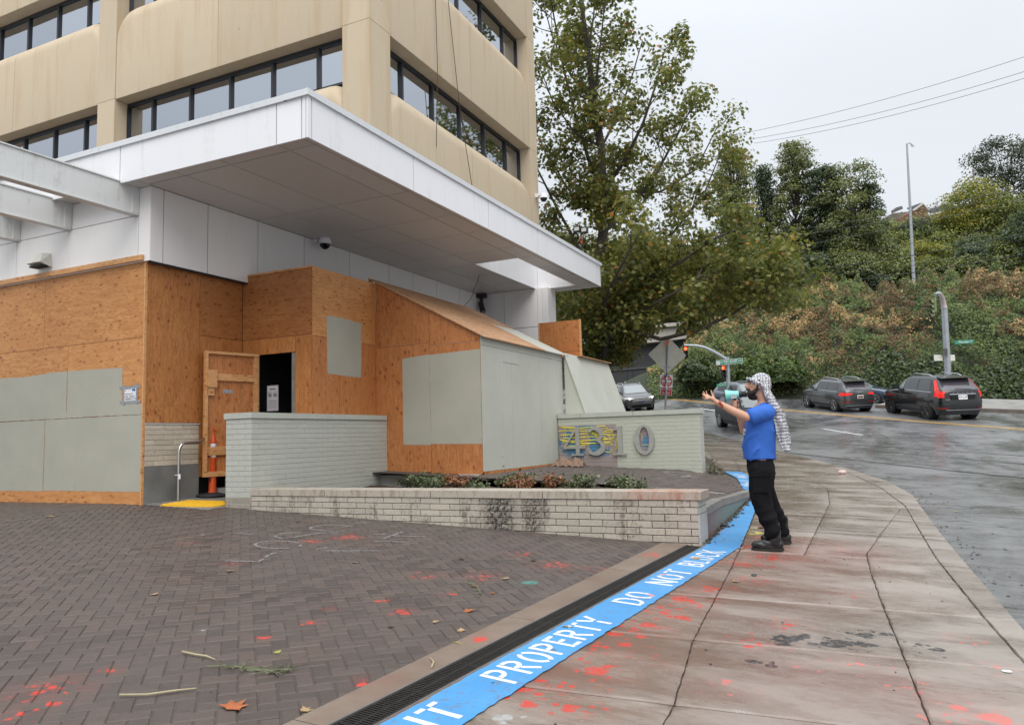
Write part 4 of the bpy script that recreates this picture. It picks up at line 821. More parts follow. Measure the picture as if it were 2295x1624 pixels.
inx = n_.math('MULTIPLY', inx, n_.mr(sx_.outputs[2], 1.70, 1.72, 1, 0)); c_ = n_.mix(n_.math('MULTIPLY', inx, n_.mr(b1, .50, .54, 0, .9)), c_, (.035, .17, .31))
d_ = n_.n('ShaderNodeVectorMath', operation='DISTANCE'); n_.set(d_, 0, n_.scale(p_, (1, 0, .55))); d_.inputs[1].default_value = (-4.43, 0, 1.38*.55); c_ = n_.mix(n_.mr(d_.outputs['Value'], .13, .15, 1, 0), c_, (.27, .22, .21))
d_ = n_.n('ShaderNodeVectorMath', operation='DISTANCE'); n_.set(d_, 0, n_.scale(p_, (1, 0, .5))); d_.inputs[1].default_value = (-4.42, 0, 1.33*.5); c_ = n_.mix(n_.mr(d_.outputs['Value'], .04, .09, .9, 0), c_, (.05, .20, .36))
n_.bump(f_, .25, .005); M_BADD = n_.out(c_, .6)
adw = thing('address_wall', 'grey painted brick wall with big street number and blue yellow graffiti', 'wall', (-4.8, Y4, .8))
part('core', MB().box(XA0, XA1-.005, Y4+.005, Y4+.38, .3, 1.885), M_BADD, adw)
courses(adw, 'Y', Y4, XA0, XA1, 1.885, 15, .0813, .31, M_BADD, lambda x: TZ(x, Y4)-.03, .5, .0008)
courses(adw, 'X', XA1, Y4, Y4+.38, 1.885, 15, .0813, .2, M_BGREY, lambda y: TZ(XA1, y)-.06, .5, .0008)
for a, b_ in ((XA0, -5.85), (-5.85, -4.66), (-4.66, XA1+.03)): part('cap_stone', MB().box(a+.004, b_-.004, Y4-.03, Y4+.42, 1.889, ZA), M_GREYCAP, adw)
# numerals
M_NUM = plain('brushed_numeral_metal', (.36, .355, .325), .45, .3, var=.12, nsc=9)
def numeral(x0, wid, polys, label, z0=1.065, H=.625):
    b = MB()
    for i, P in enumerate(polys): b.prism([(x0+u*wid, Y4-.055-.0006*(i % 5), z0+v*H) for u, v in P], (0, .03+.0012*(i % 5), 0))
    return part('numeral', b, M_NUM, adw, label=label)
def vstroke(c, r0, r1, a0, a1, t0, t1, n=14):         # arc band whose weight swells in the middle
    out = []
    for i in range(n):
        q = []
        for k in (i, i+1):
            s = k/n; a = math.radians(a0+(a1-a0)*s); wd = t0+(t1-t0)*math.sin(math.pi*s)
            q += [(c[0]+r0*math.cos(a), c[1]+r1*math.sin(a)), (c[0]+(r0-wd)*math.cos(a), c[1]+(r1-wd*.8)*math.sin(a))]
        out.append([q[0], q[1], q[3], q[2]])
    return out
numeral(-6.255, .50, [[(.0,.26),(.0,.33),(.60,1),(.70,1),(.12,.33),(.62,.33),(.62,.26)][:3]+[(.70,1),(.12,.33),(.0,.26)][:2], [(.0,.24),(.0,.33),(1,.33),(1,.24)], [(.56,.05),(.56,1),(.74,1),(.74,.05)], [(.36,0),(.36,.055),(.92,.055),(.92,0)]], 'metal numeral four at the left end of the number')
numeral(-5.685, .40, vstroke((.46,.74), .42, .26, 150, -90, .06, .24)+vstroke((.44,.28), .54, .285, 90, -140, .06, .28)+[[(.02,.84),(.10,.93),(.24,.86),(.12,.78)], [(.0,.16),(.04,.05),(.2,.05),(.18,.2)]], 'metal numeral three')
numeral(-5.13, .30, [[(.36,.05),(.36,.96),(.70,1),(.70,.05)], [(.0,.83),(.02,.87),(.36,.96),(.36,.86)], [(.04,0),(.04,.055),(1,.055),(1,0)]], 'metal numeral one')
n0 = []
for i in range(28):
    a0, a1 = 2*math.pi*i/28, 2*math.pi*(i+1)/28; n0.append([(.5+.5*math.cos(a0), .5+.5*math.sin(a0)), (.5+.5*math.cos(a1), .5+.5*math.sin(a1)), (.5+.25*math.cos(a1), .5+.43*math.sin(a1)), (.5+.25*math.cos(a0), .5+.43*math.sin(a0))])
numeral(-4.645, .425, n0, 'metal numeral zero standing apart at the right')
b = MB(); rr = random.Random(3)                       # yellow spray lines
def spray(pts, r=.010): b.tube([(x, Y4-.004, z) for x, z in pts], r, 5, False)
for z in (1.70, 1.66, 1.60, 1.53, 1.47, 1.41, 1.36):
    x0 = -6.38+rr.uniform(0, .15); x1 = -5.15+rr.uniform(-.45, .12); spray([(x0+(x1-x0)*t, z+.02*math.sin(5*t+z*20)-.03*t) for t in np.linspace(0, 1, 10)], rr.uniform(.007, .013))
for cx, cz, r in ((-5.22, 1.50, .13), (-5.25, 1.22, .12), (-5.5, 1.58, .10)): spray([(cx+r*math.cos(a), cz+r*.8*math.sin(a)) for a in np.linspace(.6, 5.9, 14)], .009)
spray([(-5.05, 1.42), (-5.07, 1.30), (-5.06, 1.18)]); spray([(-6.2, 1.28), (-5.9, 1.27), (-5.6, 1.33)]); spray([(-4.55, 1.52), (-4.49, 1.47), (-4.5, 1.36)], .006); spray([(-4.47, 1.26), (-4.40, 1.27), (-4.34, 1.25)], .006)
for k in range(14): x = rr.uniform(-6.3, -5.1); z = rr.uniform(1.3, 1.6); spray([(x, z), (x+rr.uniform(-.05, .05), z-rr.uniform(.05, .16))], .005)
part('spray_lines', b, plain('yellow_spray', (.70, .60, .05), .6), adw)

# ================================================================== TERRACE, ENTRY, PLANTER
g = MB(); g.grid(lambda x, y: (x, y, TZ(x, y)-.014), np.arange(-8.6, -1.4, .45), list(np.arange(8.9, 20.1, .45)))
# keep only the part inside the kerb line
def keep(b, fn):
    f2, m2 = [], []
    for f, mi in zip(b.f, b.mi):
        c = np.mean([b.v[i] for i in f], axis=0)
        if fn(c[0], c[1]): f2.append(f); m2.append(mi)
    b.f, b.mi = f2, m2; return b
edge_x = lambda y: ipl(y, [(8.9,-1.87),(9.31,-1.87),(13.45,-1.97),(14.0,-2.2),(14.6,-2.34),(16.08,-2.68),(17.24,-3.14),(19.9,-3.98)])
tv = []; ny = np.linspace(9.06, 20, 30)
g = MB(); g.grid(lambda y, u: (lambda x: (x, y, TZ(x, y)-.014))(-8.5*(1-u)+u*(edge_x(y)-.005)), ny, np.linspace(0, 1, 16)); keep(g, lambda x, y: y > 11.7 or x > -3.45); terr = struct('terrace', g, M_JOINT)
tp = []
for i in range(-170, 170):
    for j in range(-170, 170):
        k = (i-j) % 4
        if k == 0: u, v_, o = i+1.0, j+.5, 0
        elif k == 3: u, v_, o = i+.5, j+1.0, 1
        else: continue
        x, y = (u*.1)*c45-(v_*.1)*c45-4.4, (u*.1)*c45+(v_*.1)*c45+12.0
        if y < 9.12 or y > 19.5 or x < -7.0 or x > edge_x(y)-.17: continue
        if y > 15.7 and x < XA1+.02: continue
        if y > 12.0 and x < XS-.02: continue
        if y < 11.75 and x < -3.4: continue
        tp.append((x, y, o))
def tiltT(x, y, o):
    n = Vector((-(TZ(x+.05, y)-TZ(x-.05, y))/.1, -(TZ(x, y+.05)-TZ(x, y-.05))/.1, 1)).normalized(); return np.array((Vector((0, 0, 1)).rotation_difference(n).to_matrix().to_4x4() @ (rot135 if o else rot45)).to_3x3())
join_copies('paver', V0, F0, [tiltT(*q) for q in tp], [(x, y, TZ(x, y)+random.uniform(-.003, .002)) for x, y, _ in tp], terr, M_PAVER)
b = MB(); ys_ = np.linspace(9.02, 13.5, 12)            # terrace kerb: overhanging cap on a blue and green daubed face
n_ = NT('daubed_kerb_face'); p_ = n_.pos; sy_ = n_.n('ShaderNodeSeparateXYZ'); n_.set(sy_, 0, p_); q_ = n_.noise(n_.scale(p_, (1, 6, .8)), 2.0, 4, .7); f_ = n_.noise(p_, 50, 4, .7)
c_ = n_.mix(n_.mr(f_, .3, .7), (.15, .13, .115), (.21, .185, .165)); c_ = n_.mix(n_.mr(q_, .42, .62, 0, .75), c_, n_.mix(n_.mr(sy_.outputs[1], 9.4, 10.6), (.20, .07, .05), (.055, .24, .22))); n_.bump(f_, .3, .006); M_DAUB = n_.out(c_, .6)
kf = MB(); kc = MB()
for a, c in zip(ys_[:-1], ys_[1:]):
    for bb, dx0, dx1, zo, zi in ((kf, -.14, -.012, None, -.085), (kc, -.16, 0, -.082, .006)):
        q = []
        for y in (a, c):
            xe = edge_x(y); zt = TZ(xe, y)
            q.append([(xe+dx0, y, (S(xe, y)-.1 if zo is None else zt+zo)), (xe+dx1, y, (S(xe, y)-.1 if zo is None else zt+zo)), (xe+dx1, y, zt+zi), (xe+dx0, y, zt+zi)])
        bb.hexa([q[0][0], q[0][1], q[1][1], q[1][0]], [q[0][3], q[0][2], q[1][2], q[1][3]])
tk = thing('terrace_kerb', 'concrete terrace kerb daubed blue green and red beside the blue stripe', 'kerb', (-1.9, 11, .3)); part('face', kf, M_DAUB, tk); part('cap', kc, plain('wet_kerb_cap', (.19, .175, .16), .5, var=.3, nsc=3, bump=.3), tk)
part('edging', MB().add([(-4.0, 11.55, TZ(-4.0, 11.55)+.008), (-2.1, 11.55, TZ(-2.1, 11.55)+.008), (-2.1, 11.75, TZ(-2.1, 11.75)+.008), (-4.0, 11.75, TZ(-4.0, 11.75)+.008)], [(0, 1, 2, 3)]), M_CONC, terr, recalc=False)
g = MB(); g.grid(lambda x, y: (x, y, .66 + .04*math.sin(x*3.1+y*4)), np.linspace(-8.48, -3.4, 14), np.linspace(9.05, 12.0, 9)); struct('planter_soil', g, M_SOIL)
g = MB(); g.grid(lambda x, y: (x, y, S(x, y)+.04+.03*math.sin(x*9)*math.sin(y*7)), np.linspace(-3.9, -3.0, 6), np.linspace(16.0, 20.5, 14)); keep(g, lambda x, y: x < ipl(y, L0)-.02); struct('verge_soil', g, M_SOIL)
# entry steps and fittings
est = thing('entry_steps', 'dark wet concrete steps hidden behind the orange post', 'steps', (-9.7, 9.7, .6)); part('step', MB().box(-10.36, XWL, 9.62, YI, .4, .78), M_CONC_D, est); part('step', MB().box(-10.36, XWL, 9.95, YI, .78, .93), M_CONC_D, est)
g = MB(); g.grid(lambda x, y: (x, y, S(x, y)+.002), np.linspace(-10.36, XWL+.02, 4), np.linspace(8.3, 9.7, 6)); struct('entry_slab', g, M_CONC_D)
T_ = lambda x, y: ((640+x/4.273)*.5603, (1680+y/4.273)*.5603)
tpz = [gnd(*T_(*q)) for q in ((0, 1468), (560, 1487), (900, 1486), (1113, 1462), (1113, 1405), (490, 1390))]
tac = thing('tactile_plate', 'ribbed yellow tactile plate on the ground at the foot of the handrail', 'plate', tuple(tpz[1]))
n_ = NT('yellow_plate'); q_ = n_.noise(n_.pos, 14, 4, .7); M_YEL = n_.out(n_.mix(n_.mr(q_, .55, .72, 0, .6), (.74, .43, .025), (.40, .22, .03)), .4)
b = MB().prism([(p[0], p[1], S(p[0], p[1])+.003) for p in tpz], (0, 0, .012)); part('base', b, M_YEL, tac)
b = MB(); rr = random.Random(5)
P2d = [(p[0], p[1]) for p in tpz]
def inside(x, y):
    c = False
    for (x0, y0), (x1, y1) in zip(P2d, P2d[1:]+P2d[:1]):
        if (y0 > y) != (y1 > y) and x < (x1-x0)*(y-y0)/(y1-y0)+x0: c = not c
    return c
for k in range(34):
    x0 = -10.3+k*.045; seg = [(x0+.25*t, 8.25+.85*t) for t in np.linspace(0, 1, 40)]; seg = [q for q in seg if inside(*q)]
    if len(seg) > 2: b.tube([(x, y, S(x, y)+.018) for x, y in (seg[0], seg[-1])], .0145, 6)
part('ribs', b, M_YEL, tac, stuff=True)
hr = thing('handrail', 'bent stainless steel handrail in front of the concrete pier', 'rail', (-10.2, 8.8, .6)); pth = []
hx, hy = float(gnd(*T_(310, 1392))[0]), float(gnd(*T_(310, 1392))[1]); H0 = S(hx, hy)
zt = float(onY(*T_(400, 385), hy+.1)[2])
pth = [(hx, hy, H0-.02), (hx, hy, zt-.16)]+[(hx, hy+.12*(1-math.cos(a)), zt-.16+.16*math.sin(a)) for a in np.linspace(.2, 1.57, 6)]+[(hx, hy+.40, zt), (hx-.01, hy+.44, zt+.012), (hx-.06, hy+.56, zt+.075)]
M_INOX = plain('stainless_steel', (.52, .51, .49), .25, .95, var=.05); part('tube', MB().tube(pth, .024, 12), M_INOX, hr, 60); part('strap', MB().box(hx-.05, hx+.07, hy-.03, hy-.026, H0+.42, H0+.43).box(hx+.03, hx+.08, hy-.034, hy-.03, H0+.36, H0+.44), M_PAPER, hr)
pp = gnd(*T_(895, 1302)); px_, py_, pz_ = map(float, pp)
dl_ = thing('delineator_post', 'orange delineator post with two white reflective bands on a black base', 'post', (px_, py_, pz_)); M_OR = plain('orange_plastic', (.60, .075, .012), .45, var=.18, nsc=8); M_RUB = plain('black_rubber', (.018, .018, .02), .6); M_REFL = plain('reflective_band', (.60, .60, .62), .4, var=.15, nsc=15)
part('base', MB().lathe([(.27, 0), (.28, .02), (.26, .045), (.14, .06), (.08, .07)], (px_, py_, pz_), 10), M_RUB, dl_, 50)
part('post', MB().lathe([(.066, .06), (.062, .12), (.057, .62), (.062, .635), (.062, .65), (.055, .655), (.055, .74), (.062, .75), (.062, .79), (.055, .795), (.055, .895), (.062, .90), (.060, .93), (.045, .98), (.028, 1.05), (.022, 1.09), (.024, 1.12)], (px_, py_, pz_), 20), M_OR, dl_, 40)
part('handle', MB().tube([(px_-.05, py_, pz_+1.115), (px_-.035, py_, pz_+1.15), (px_, py_, pz_+1.155), (px_+.035, py_, pz_+1.15), (px_+.05, py_, pz_+1.115)], .014, 8), M_OR, dl_, 60)
for z0, z1 in ((.66, .735), (.80, .89)): part('reflective_band', MB().lathe([(.0565, z0), (.0572, z0+.002), (.0572, z1), (.0565, z1+.001)], (px_, py_, pz_), 20), M_REFL, dl_, 60)
part('recess', MB().box(px_+.0, px_+.02, py_-.066, py_-.04, pz_+.24, pz_+.36), M_RUB, dl_)

cq5 = lambda x, y: onZ((2100+x/2.32)*.5603, (1300+y/2.32)*.5603, .70)
for pts in ([(1285, 1388), (1340, 1378), (1450, 1382)], [(1300, 1395), (1390, 1384)], [(1450, 1402), (1540, 1386), (1640, 1384)], [(1500, 1398), (1600, 1392)]): chalk(pts, .07, terr, lambda x, y: TZ(x, y)+.004, cq5)
# ================================================================== HILLSIDE, TREES, PLANTS
def m_leaf(name, stops, trans=.25, rough=.5):
    n = NT(name); a = n.n('ShaderNodeAttribute', attribute_name='rnd').outputs['Fac']; c = n.ramp(a, [(p, tuple(min(.8, 1.45*q) for q in c_)) for p, c_ in stops])
    h = n.n('ShaderNodeHueSaturation'); n.set(h, 'Color', c); n.set(h, 'Value', n.mr(n.rnd(), 0, 1, .85, 1.15)); c = h.outputs[0]
    n.set(n.b, 'Base Color', c); n.b.inputs['Roughness'].default_value = rough; n.b.inputs['Specular IOR Level'].default_value = .35
    tr = n.n('ShaderNodeBsdfTranslucent'); n.set(tr, 'Color', n.mix(.5, c, (.25, .30, .05))); mxs = n.n('ShaderNodeMixShader'); mxs.inputs[0].default_value = trans
    n.L.new(n.b.outputs[0], mxs.inputs[1]); n.L.new(tr.outputs[0], mxs.inputs[2]); n.L.new(mxs.outputs[0], n.N['Material Output'].inputs[0]); return n.m
LEAF1 = np.array([(0,0,0),(.32,.30,.05),(0,1,0),(-.32,.30,.05)]); LF1 = [(0,1,2,3)]
LEAFM = np.array([(0,0,0),(.22,.12,.03),(.55,.10,.0),(.36,.40,.05),(.46,.72,.0),(.16,.62,.04),(0,1.05,-.03),(-.16,.62,.04),(-.46,.72,.0),(-.36,.40,.05),(-.55,.10,.0),(-.22,.12,.03)]); LFM = [(0,1,2,3),(0,3,4,5),(0,5,6,7),(0,7,8,9),(0,9,10,11)]
def leaves(name, pos, nrm_, size, rnd, mat, parent=None, shape='1', kind=None, label=None):
    pos = np.asarray(pos, float); N = len(pos); T, F = (LEAF1, LF1) if shape == '1' else (LEAFM, LFM)
    nz = np.asarray(nrm_, float); nz /= np.linalg.norm(nz, axis=1)[:, None]+1e-9
    a = RNG.normal(size=(N, 3)); xx = np.cross(a, nz); xx /= np.linalg.norm(xx, axis=1)[:, None]+1e-9; yy = np.cross(nz, xx)
    s = np.asarray(size, float).reshape(-1, 1, 1)*np.ones((N, 1, 1))
    V = pos[:, None, :]+s*(T[None, :, 0:1]*xx[:, None, :]+(T[None, :, 1:2]-.5)*yy[:, None, :]+T[None, :, 2:3]*nz[:, None, :])
    nt_ = len(T); k = len(F[0]); Fa = np.asarray(F)[None]+(np.arange(N)*nt_)[:, None, None]; nf = N*len(F)
    me = bpy.data.meshes.new(name); me.vertices.add(N*nt_); me.vertices.foreach_set('co', V.reshape(-1).astype(np.float32))
    me.loops.add(nf*k); me.loops.foreach_set('vertex_index', Fa.reshape(-1).astype(np.int32)); me.polygons.add(nf); me.polygons.foreach_set('loop_start', np.arange(0, nf*k, k, dtype=np.int32))
    at = me.attributes.new('rnd', 'FLOAT', 'FACE'); at.data.foreach_set('value', np.repeat(np.asarray(rnd, np.float32), len(F))); me.update(calc_edges=True)
    o = link(name, me, mat, parent)
    if kind: o['kind'] = kind
    return o
M_BARK = plain('grey_bark', (.055, .045, .036), .85, var=.4, nsc=5, bump=.6, bsc=25); M_BARKD = plain('dark_bark', (.035, .029, .022), .85, var=.3, nsc=6)

# ---- the ivy and bramble bank across the road
yF, yC = 46.4, 62.0
crest = [(1330, 868), (1440, 862), (1500, 832), (1560, 800), (1640, 752), (1720, 702), (1800, 680), (1900, 664), (2000, 656), (2100, 652), (2200, 644), (2300, 634), (2500, 622), (2900, 600)]
cx_, cz_ = zip(*[(float(onY(a, b, yC)[0]), float(onY(a, b, yC)[2])) for a, b in crest])
def bank(x, t):                                      # t 0 at the foot, 1 at the crest
    zt = float(np.interp(x, cx_, cz_)); y = yF+(yC-yF)*t; zf = S(x, yF)-.1; h = max(0, zt-zf)
    q = math.sin(min(t, 1)*math.pi/2)**.85 if t < 1 else 1
    return np.array([x, y, zf+h*q*.97+.35*math.sin(x*.7+t*5)*math.sin(t*9+x*.3)*min(1, t*4)*min(1, h/3)])
g = MB(); bxs = np.arange(-19, 34, .8); g.grid(lambda x, t: bank(x, t), bxs, np.linspace(0, 1, 24)); g.grid(lambda x, k: (x, yC+k*30, bank(x, 1)[2]+k*1.5), bxs, [0, 1]); struct('bank_ground', g, plain('bank_shadow_green', (.022, .028, .010), .9, var=.4, nsc=1.5), 180)  # ground colour set dark green so gaps in the ivy read as shadow
M_IVY = m_leaf('bramble_and_ivy', [(0, (.020, .030, .010)), (.22, (.045, .072, .018)), (.42, (.085, .125, .032)), (.58, (.15, .175, .045)), (.70, (.115, .062, .025)), (.82, (.095, .042, .018)), (.90, (.30, .19, .075)), (1, (.40, .27, .12))], .2)
N = 230000; X = RNG.uniform(-17.5, 22, N); Tt = RNG.random(N)**.9
G = np.array([bank(x, t) for x, t in zip(X[:0], Tt[:0])]).reshape(0, 3)
gx_n, gt_n = 140, 46; gxs, gts = np.linspace(-19, 34, gx_n), np.linspace(0, 1, gt_n); HZ = np.array([[bank(x, t)[2] for t in gts] for x in gxs])
def bank_z(X, T):
    i = np.clip((X-gxs[0])/(gxs[1]-gxs[0]), 0, gx_n-1.001); j = np.clip(T*(gt_n-1), 0, gt_n-1.001); i0 = i.astype(int); j0 = j.astype(int); a, b = i-i0, j-j0
    return (HZ[i0, j0]*(1-a)*(1-b)+HZ[i0+1, j0]*a*(1-b)+HZ[i0, j0+1]*(1-a)*b+HZ[i0+1, j0+1]*a*b)
from mathutils import noise as mno
def fbm(P, sc, oct_=3, seed=0.0): return np.array([mno.fractal((p[0]*sc+seed, p[1]*sc, p[2]*sc+seed), 1.0, 2.0, oct_) for p in P])
Z = bank_z(X, Tt); Y = yF+(yC-yF)*Tt; rl = ray(1452, 870); ok_ = X > rl[0]/rl[1]*Y; X, Tt, Z, Y = X[ok_], Tt[ok_], Z[ok_], Y[ok_]; N = len(X); P = np.c_[X, Y, Z]; edge_ = np.clip((X-rl[0]/rl[1]*Y)/5.0, .04, 1)
hb = np.clip((np.interp(X, cx_, cz_)-3.2)/3.5, .05, 1); lump = np.maximum(0, fbm(P, .95, 3, 3.0))*2.0+np.maximum(0, fbm(P, .28, 2, 9.0))*1.2
lump *= hb*edge_; P[:, 2] += lump*.8+RNG.uniform(-.1, .28, N); P[:, 1] -= lump*.35
patch_ = fbm(P, .35, 3, 20.0)+.5*fbm(P, 1.1, 2, 4.0); yel = fbm(P, .22, 2, 50.0); tan_ = fbm(P, .30, 2, 77.0)+.4*fbm(P, 1.3, 2, 15.0)
r = np.clip(.36+-.03+.13*RNG.normal(size=N)+.10*yel+.22*fbm(P, .6, 2, 33.0), .05, .62)
left = np.clip((-5.5-X)/5.5, 0, 1); r = np.where(RNG.random(N) < left*.55, np.clip(r+.12, 0, .6), r)
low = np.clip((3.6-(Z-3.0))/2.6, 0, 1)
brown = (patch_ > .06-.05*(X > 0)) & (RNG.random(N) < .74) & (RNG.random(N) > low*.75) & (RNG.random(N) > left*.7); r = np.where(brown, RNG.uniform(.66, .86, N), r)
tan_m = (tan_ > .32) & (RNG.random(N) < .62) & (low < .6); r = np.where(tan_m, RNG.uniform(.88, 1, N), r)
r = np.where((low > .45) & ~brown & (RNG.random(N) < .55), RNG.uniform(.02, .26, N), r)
nn = np.c_[RNG.normal(size=N)*.6, -1.0+RNG.normal(size=N)*.5, .75+RNG.normal(size=N)*.55]
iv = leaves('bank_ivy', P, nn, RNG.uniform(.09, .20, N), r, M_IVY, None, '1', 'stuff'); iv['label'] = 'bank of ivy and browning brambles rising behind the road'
# rounded laurels along the foot of the bank
M_LAUREL = m_leaf('laurel_leaf', [(0, (.014, .024, .009)), (.4, (.035, .058, .016)), (.75, (.075, .115, .028)), (1, (.15, .17, .045))], .15, .4)
M_HDARK = m_leaf('dark_hedge_leaf', [(0, (.010, .018, .007)), (.5, (.024, .040, .012)), (1, (.06, .085, .022))], .12, .4)
def blob_leaves(c, rx, ry, rz, n, jit=.18, lower=.0):
    d = RNG.normal(size=(n, 3)); d /= np.linalg.norm(d, axis=1)[:, None]; d[:, 2] = np.where(d[:, 2] < -.2+lower, -d[:, 2], d[:, 2])
    w_ = 1+.22*fbm(d*1.0+np.array(c)*.37, 2.2, 3, c[0]); rad = w_*(1-jit*RNG.random(n)**1.5)
    return np.array(c)+d*rad[:, None]*np.array([rx, ry, rz]), d
for i, (px, py, w2, h2, mt, lb) in enumerate(((1560, 868, 46, 62, M_HDARK, 'dark rounded laurel shrub at the left end of the bank'), (1690, 865, 52, 72, M_LAUREL, 'green laurel shrub behind the left signal pole'), (1760, 868, 46, 74, M_LAUREL, 'bushy laurel shrub left of the grey car'), (1628, 872, 36, 40, M_HDARK, 'low dark laurel shrub behind the distant silver car'))):
    c = onY(px, py-20, 46.6); ppm = FPX/((c-CAM) @ FW); P, d = blob_leaves(c, w2/ppm*.9, 1.0, h2/ppm*.62, 4200)
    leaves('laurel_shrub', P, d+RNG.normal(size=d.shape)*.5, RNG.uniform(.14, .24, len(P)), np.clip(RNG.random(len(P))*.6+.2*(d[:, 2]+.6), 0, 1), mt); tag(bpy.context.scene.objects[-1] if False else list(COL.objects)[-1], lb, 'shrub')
# clipped dark hedge along the foot of the bank
hl = 9000; X = RNG.uniform(-1.5, 14, hl); T2 = RNG.random(hl); top = 2.0+.5*np.sin(X*.9)+.4*np.sin(X*2.3); base = np.array([S(x, 46) for x in X])-.15
P = np.c_[X, 46.2-.45*np.sqrt(1-np.clip(T2-.3, 0, .7)**2)+RNG.uniform(-.15, .1, hl)+T2*.8, base+T2*top+RNG.uniform(-.1, .15, hl)]
leaves('ivy_hedge', P, np.c_[RNG.normal(size=hl)*.5, -1+RNG.normal(size=hl)*.4, .5+RNG.normal(size=hl)*.5], RNG.uniform(.16, .26, hl), np.clip(RNG.random(hl)*.8+.1, 0, 1), M_HDARK); tag(list(COL.objects)[-1], 'dark ivy hedge along the foot of the bank behind the cars', 'hedge')

# ---- general tree maker: tapered trunk and limbs carrying leaf clumps
def make_tree(name, label, base, H, Wd, nleaf, mat, lsize, group=None, trunk_h=.25, shape='round', cl=26, bark=M_BARKD, cat='tree', seed=0, squash=1.0, tsize=None):
    rr = np.random.default_rng(seed+100); base = np.array(base, float); t = thing(name, label, cat, tuple(base), 0, group); tb = MB(); R0 = tsize or H*.016
    lean = rr.normal(size=2)*.03*H; top = base+np.array([lean[0], lean[1], H*.86]); pts = [base+(top-base)*k+np.array([*(rr.normal(size=2)*.012*H*(k > 0)), 0]) for k in np.linspace(0, 1, 7)]
    tb.tube([base-np.array([0, 0, .6])]+pts, [R0*1.25]+[R0*(1-.85*k) for k in np.linspace(0, 1, 7)], 7)
    Pn, Dn, Rn = [], [], []; per = nleaf//cl
    for i in range(cl):
        k = (i+.5)/cl; h = trunk_h+(1-trunk_h)*k; ang = i*2.4+rr.normal()*.4
        if shape == 'tall': rad = Wd/2*(.35+.65*math.sin(math.pi*min(1, .15+.8*(1-k)))) * (1-.35*k)
        elif shape == 'cone': rad = Wd/2*(1.05-k)
        else: rad = Wd/2*math.sqrt(max(.05, 1-((k-.42)/.62)**2))
        rad *= rr.uniform(.45, 1.0); c = base+np.array([lean[0]*h+rad*math.cos(ang)*.82, lean[1]*h+rad*math.sin(ang)*.82, H*h*.95])
        j = base+(top-base)*min(.95, max(.1, h-.14)); m_ = (j+c)/2+np.array([0, 0, -.03*H*rr.random()]); tb.tube([j, m_, c], [R0*.35, R0*.22, R0*.06], 4, False)
        sz = Wd*rr.uniform(.17, .29)*(.62 if shape == 'tall' else 1); P, d = blob_leaves(c, sz, sz, sz*.72*squash, per, .75)
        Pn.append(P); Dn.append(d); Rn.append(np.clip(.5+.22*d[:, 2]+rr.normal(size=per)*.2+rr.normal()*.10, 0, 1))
    P = np.concatenate(Pn); d = np.concatenate(Dn); part('trunk', tb, bark, t, 60)
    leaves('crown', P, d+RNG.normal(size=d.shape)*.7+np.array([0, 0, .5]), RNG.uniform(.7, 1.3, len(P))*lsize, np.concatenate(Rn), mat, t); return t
M_COTT = m_leaf('poplar_leaf', [(0, (.042, .052, .022)), (.5, (.098, .116, .046)), (.85, (.155, .168, .066)), (1, (.21, .21, .085))], .3)
M_CONI = m_leaf('dense_dark_leaf', [(0, (.022, .034, .020)), (.6, (.048, .070, .038)), (1, (.08, .10, .055))], .2)
M_OLIVE = m_leaf('olive_leaf', [(0, (.040, .055, .018)), (.5, (.085, .11, .030)), (.85, (.15, .165, .040)), (1, (.23, .20, .045))], .25)
M_YEL2 = m_leaf('yellowing_leaf', [(0, (.055, .075, .020)), (.45, (.13, .15, .030)), (.8, (.22, .21, .035)), (1, (.34, .24, .035))], .3)
M_OAK = m_leaf('dark_evergreen_leaf', [(0, (.012, .016, .012)), (.6, (.03, .038, .024)), (1, (.055, .062, .035))], .1)
# the wooded slope behind the bank
slopeY0, slopeY1 = 78.0, 118.0
sl_pts = [(1560, 700, 600), (1640, 690, 560), (1800, 670, 540), (1950, 655, 505), (2100, 645, 500), (2295, 630, 470), (2600, 610, 430)]
sx0 = [float(onY(a, b, slopeY0)[0]) for a, b, c in sl_pts]; sz0 = [float(onY(a, b, slopeY0)[2])-1 for a, b, c in sl_pts]; sz1 = [float(onY(a, c, slopeY1)[2]) for a, b, c in sl_pts]
def slope(x, t): return (x*(1+.35*t), slopeY0+(slopeY1-slopeY0)*t, float(np.interp(x, sx0, sz0))*(1-t)+float(np.interp(x, sx0, sz1))*t)
g = MB(); g.grid(lambda x, t: slope(x, t), np.arange(-45, 70, 5.0), np.linspace(-.1, 1, 9)); g.grid(lambda x, k: (x*1.35+k*0, slopeY1+k*140, slope(x, 1)[2]+k*2), np.arange(-45, 70, 5.0), [0, 1]); struct('wooded_slope', g, plain('leaf_litter', (.035, .042, .020), .9, var=.4, nsc=.6), 180)
N = 90000; X = RNG.uniform(-40, 55, N); T2 = RNG.random(N); Q = np.array([slope(x, t) for x, t in zip(X, T2)]); lump = np.maximum(0, fbm(Q, .16, 3, 5.0)); Q[:, 2] += lump*6.5*RNG.random(N)**.4+RNG.uniform(0, .8, N); rv = np.clip(.45+.35*fbm(Q, .1, 2, 40.0)+RNG.normal(size=N)*.16+.12*lump, 0, 1)
us = leaves('undergrowth', Q, np.c_[RNG.normal(size=N)*.6, -1+RNG.normal(size=N)*.5, .8+RNG.normal(size=N)*.5], RNG.uniform(.24, .50, N), rv, M_OLIVE, None, '1', 'stuff'); us['label'] = 'scrubby undergrowth covering the wooded slope'
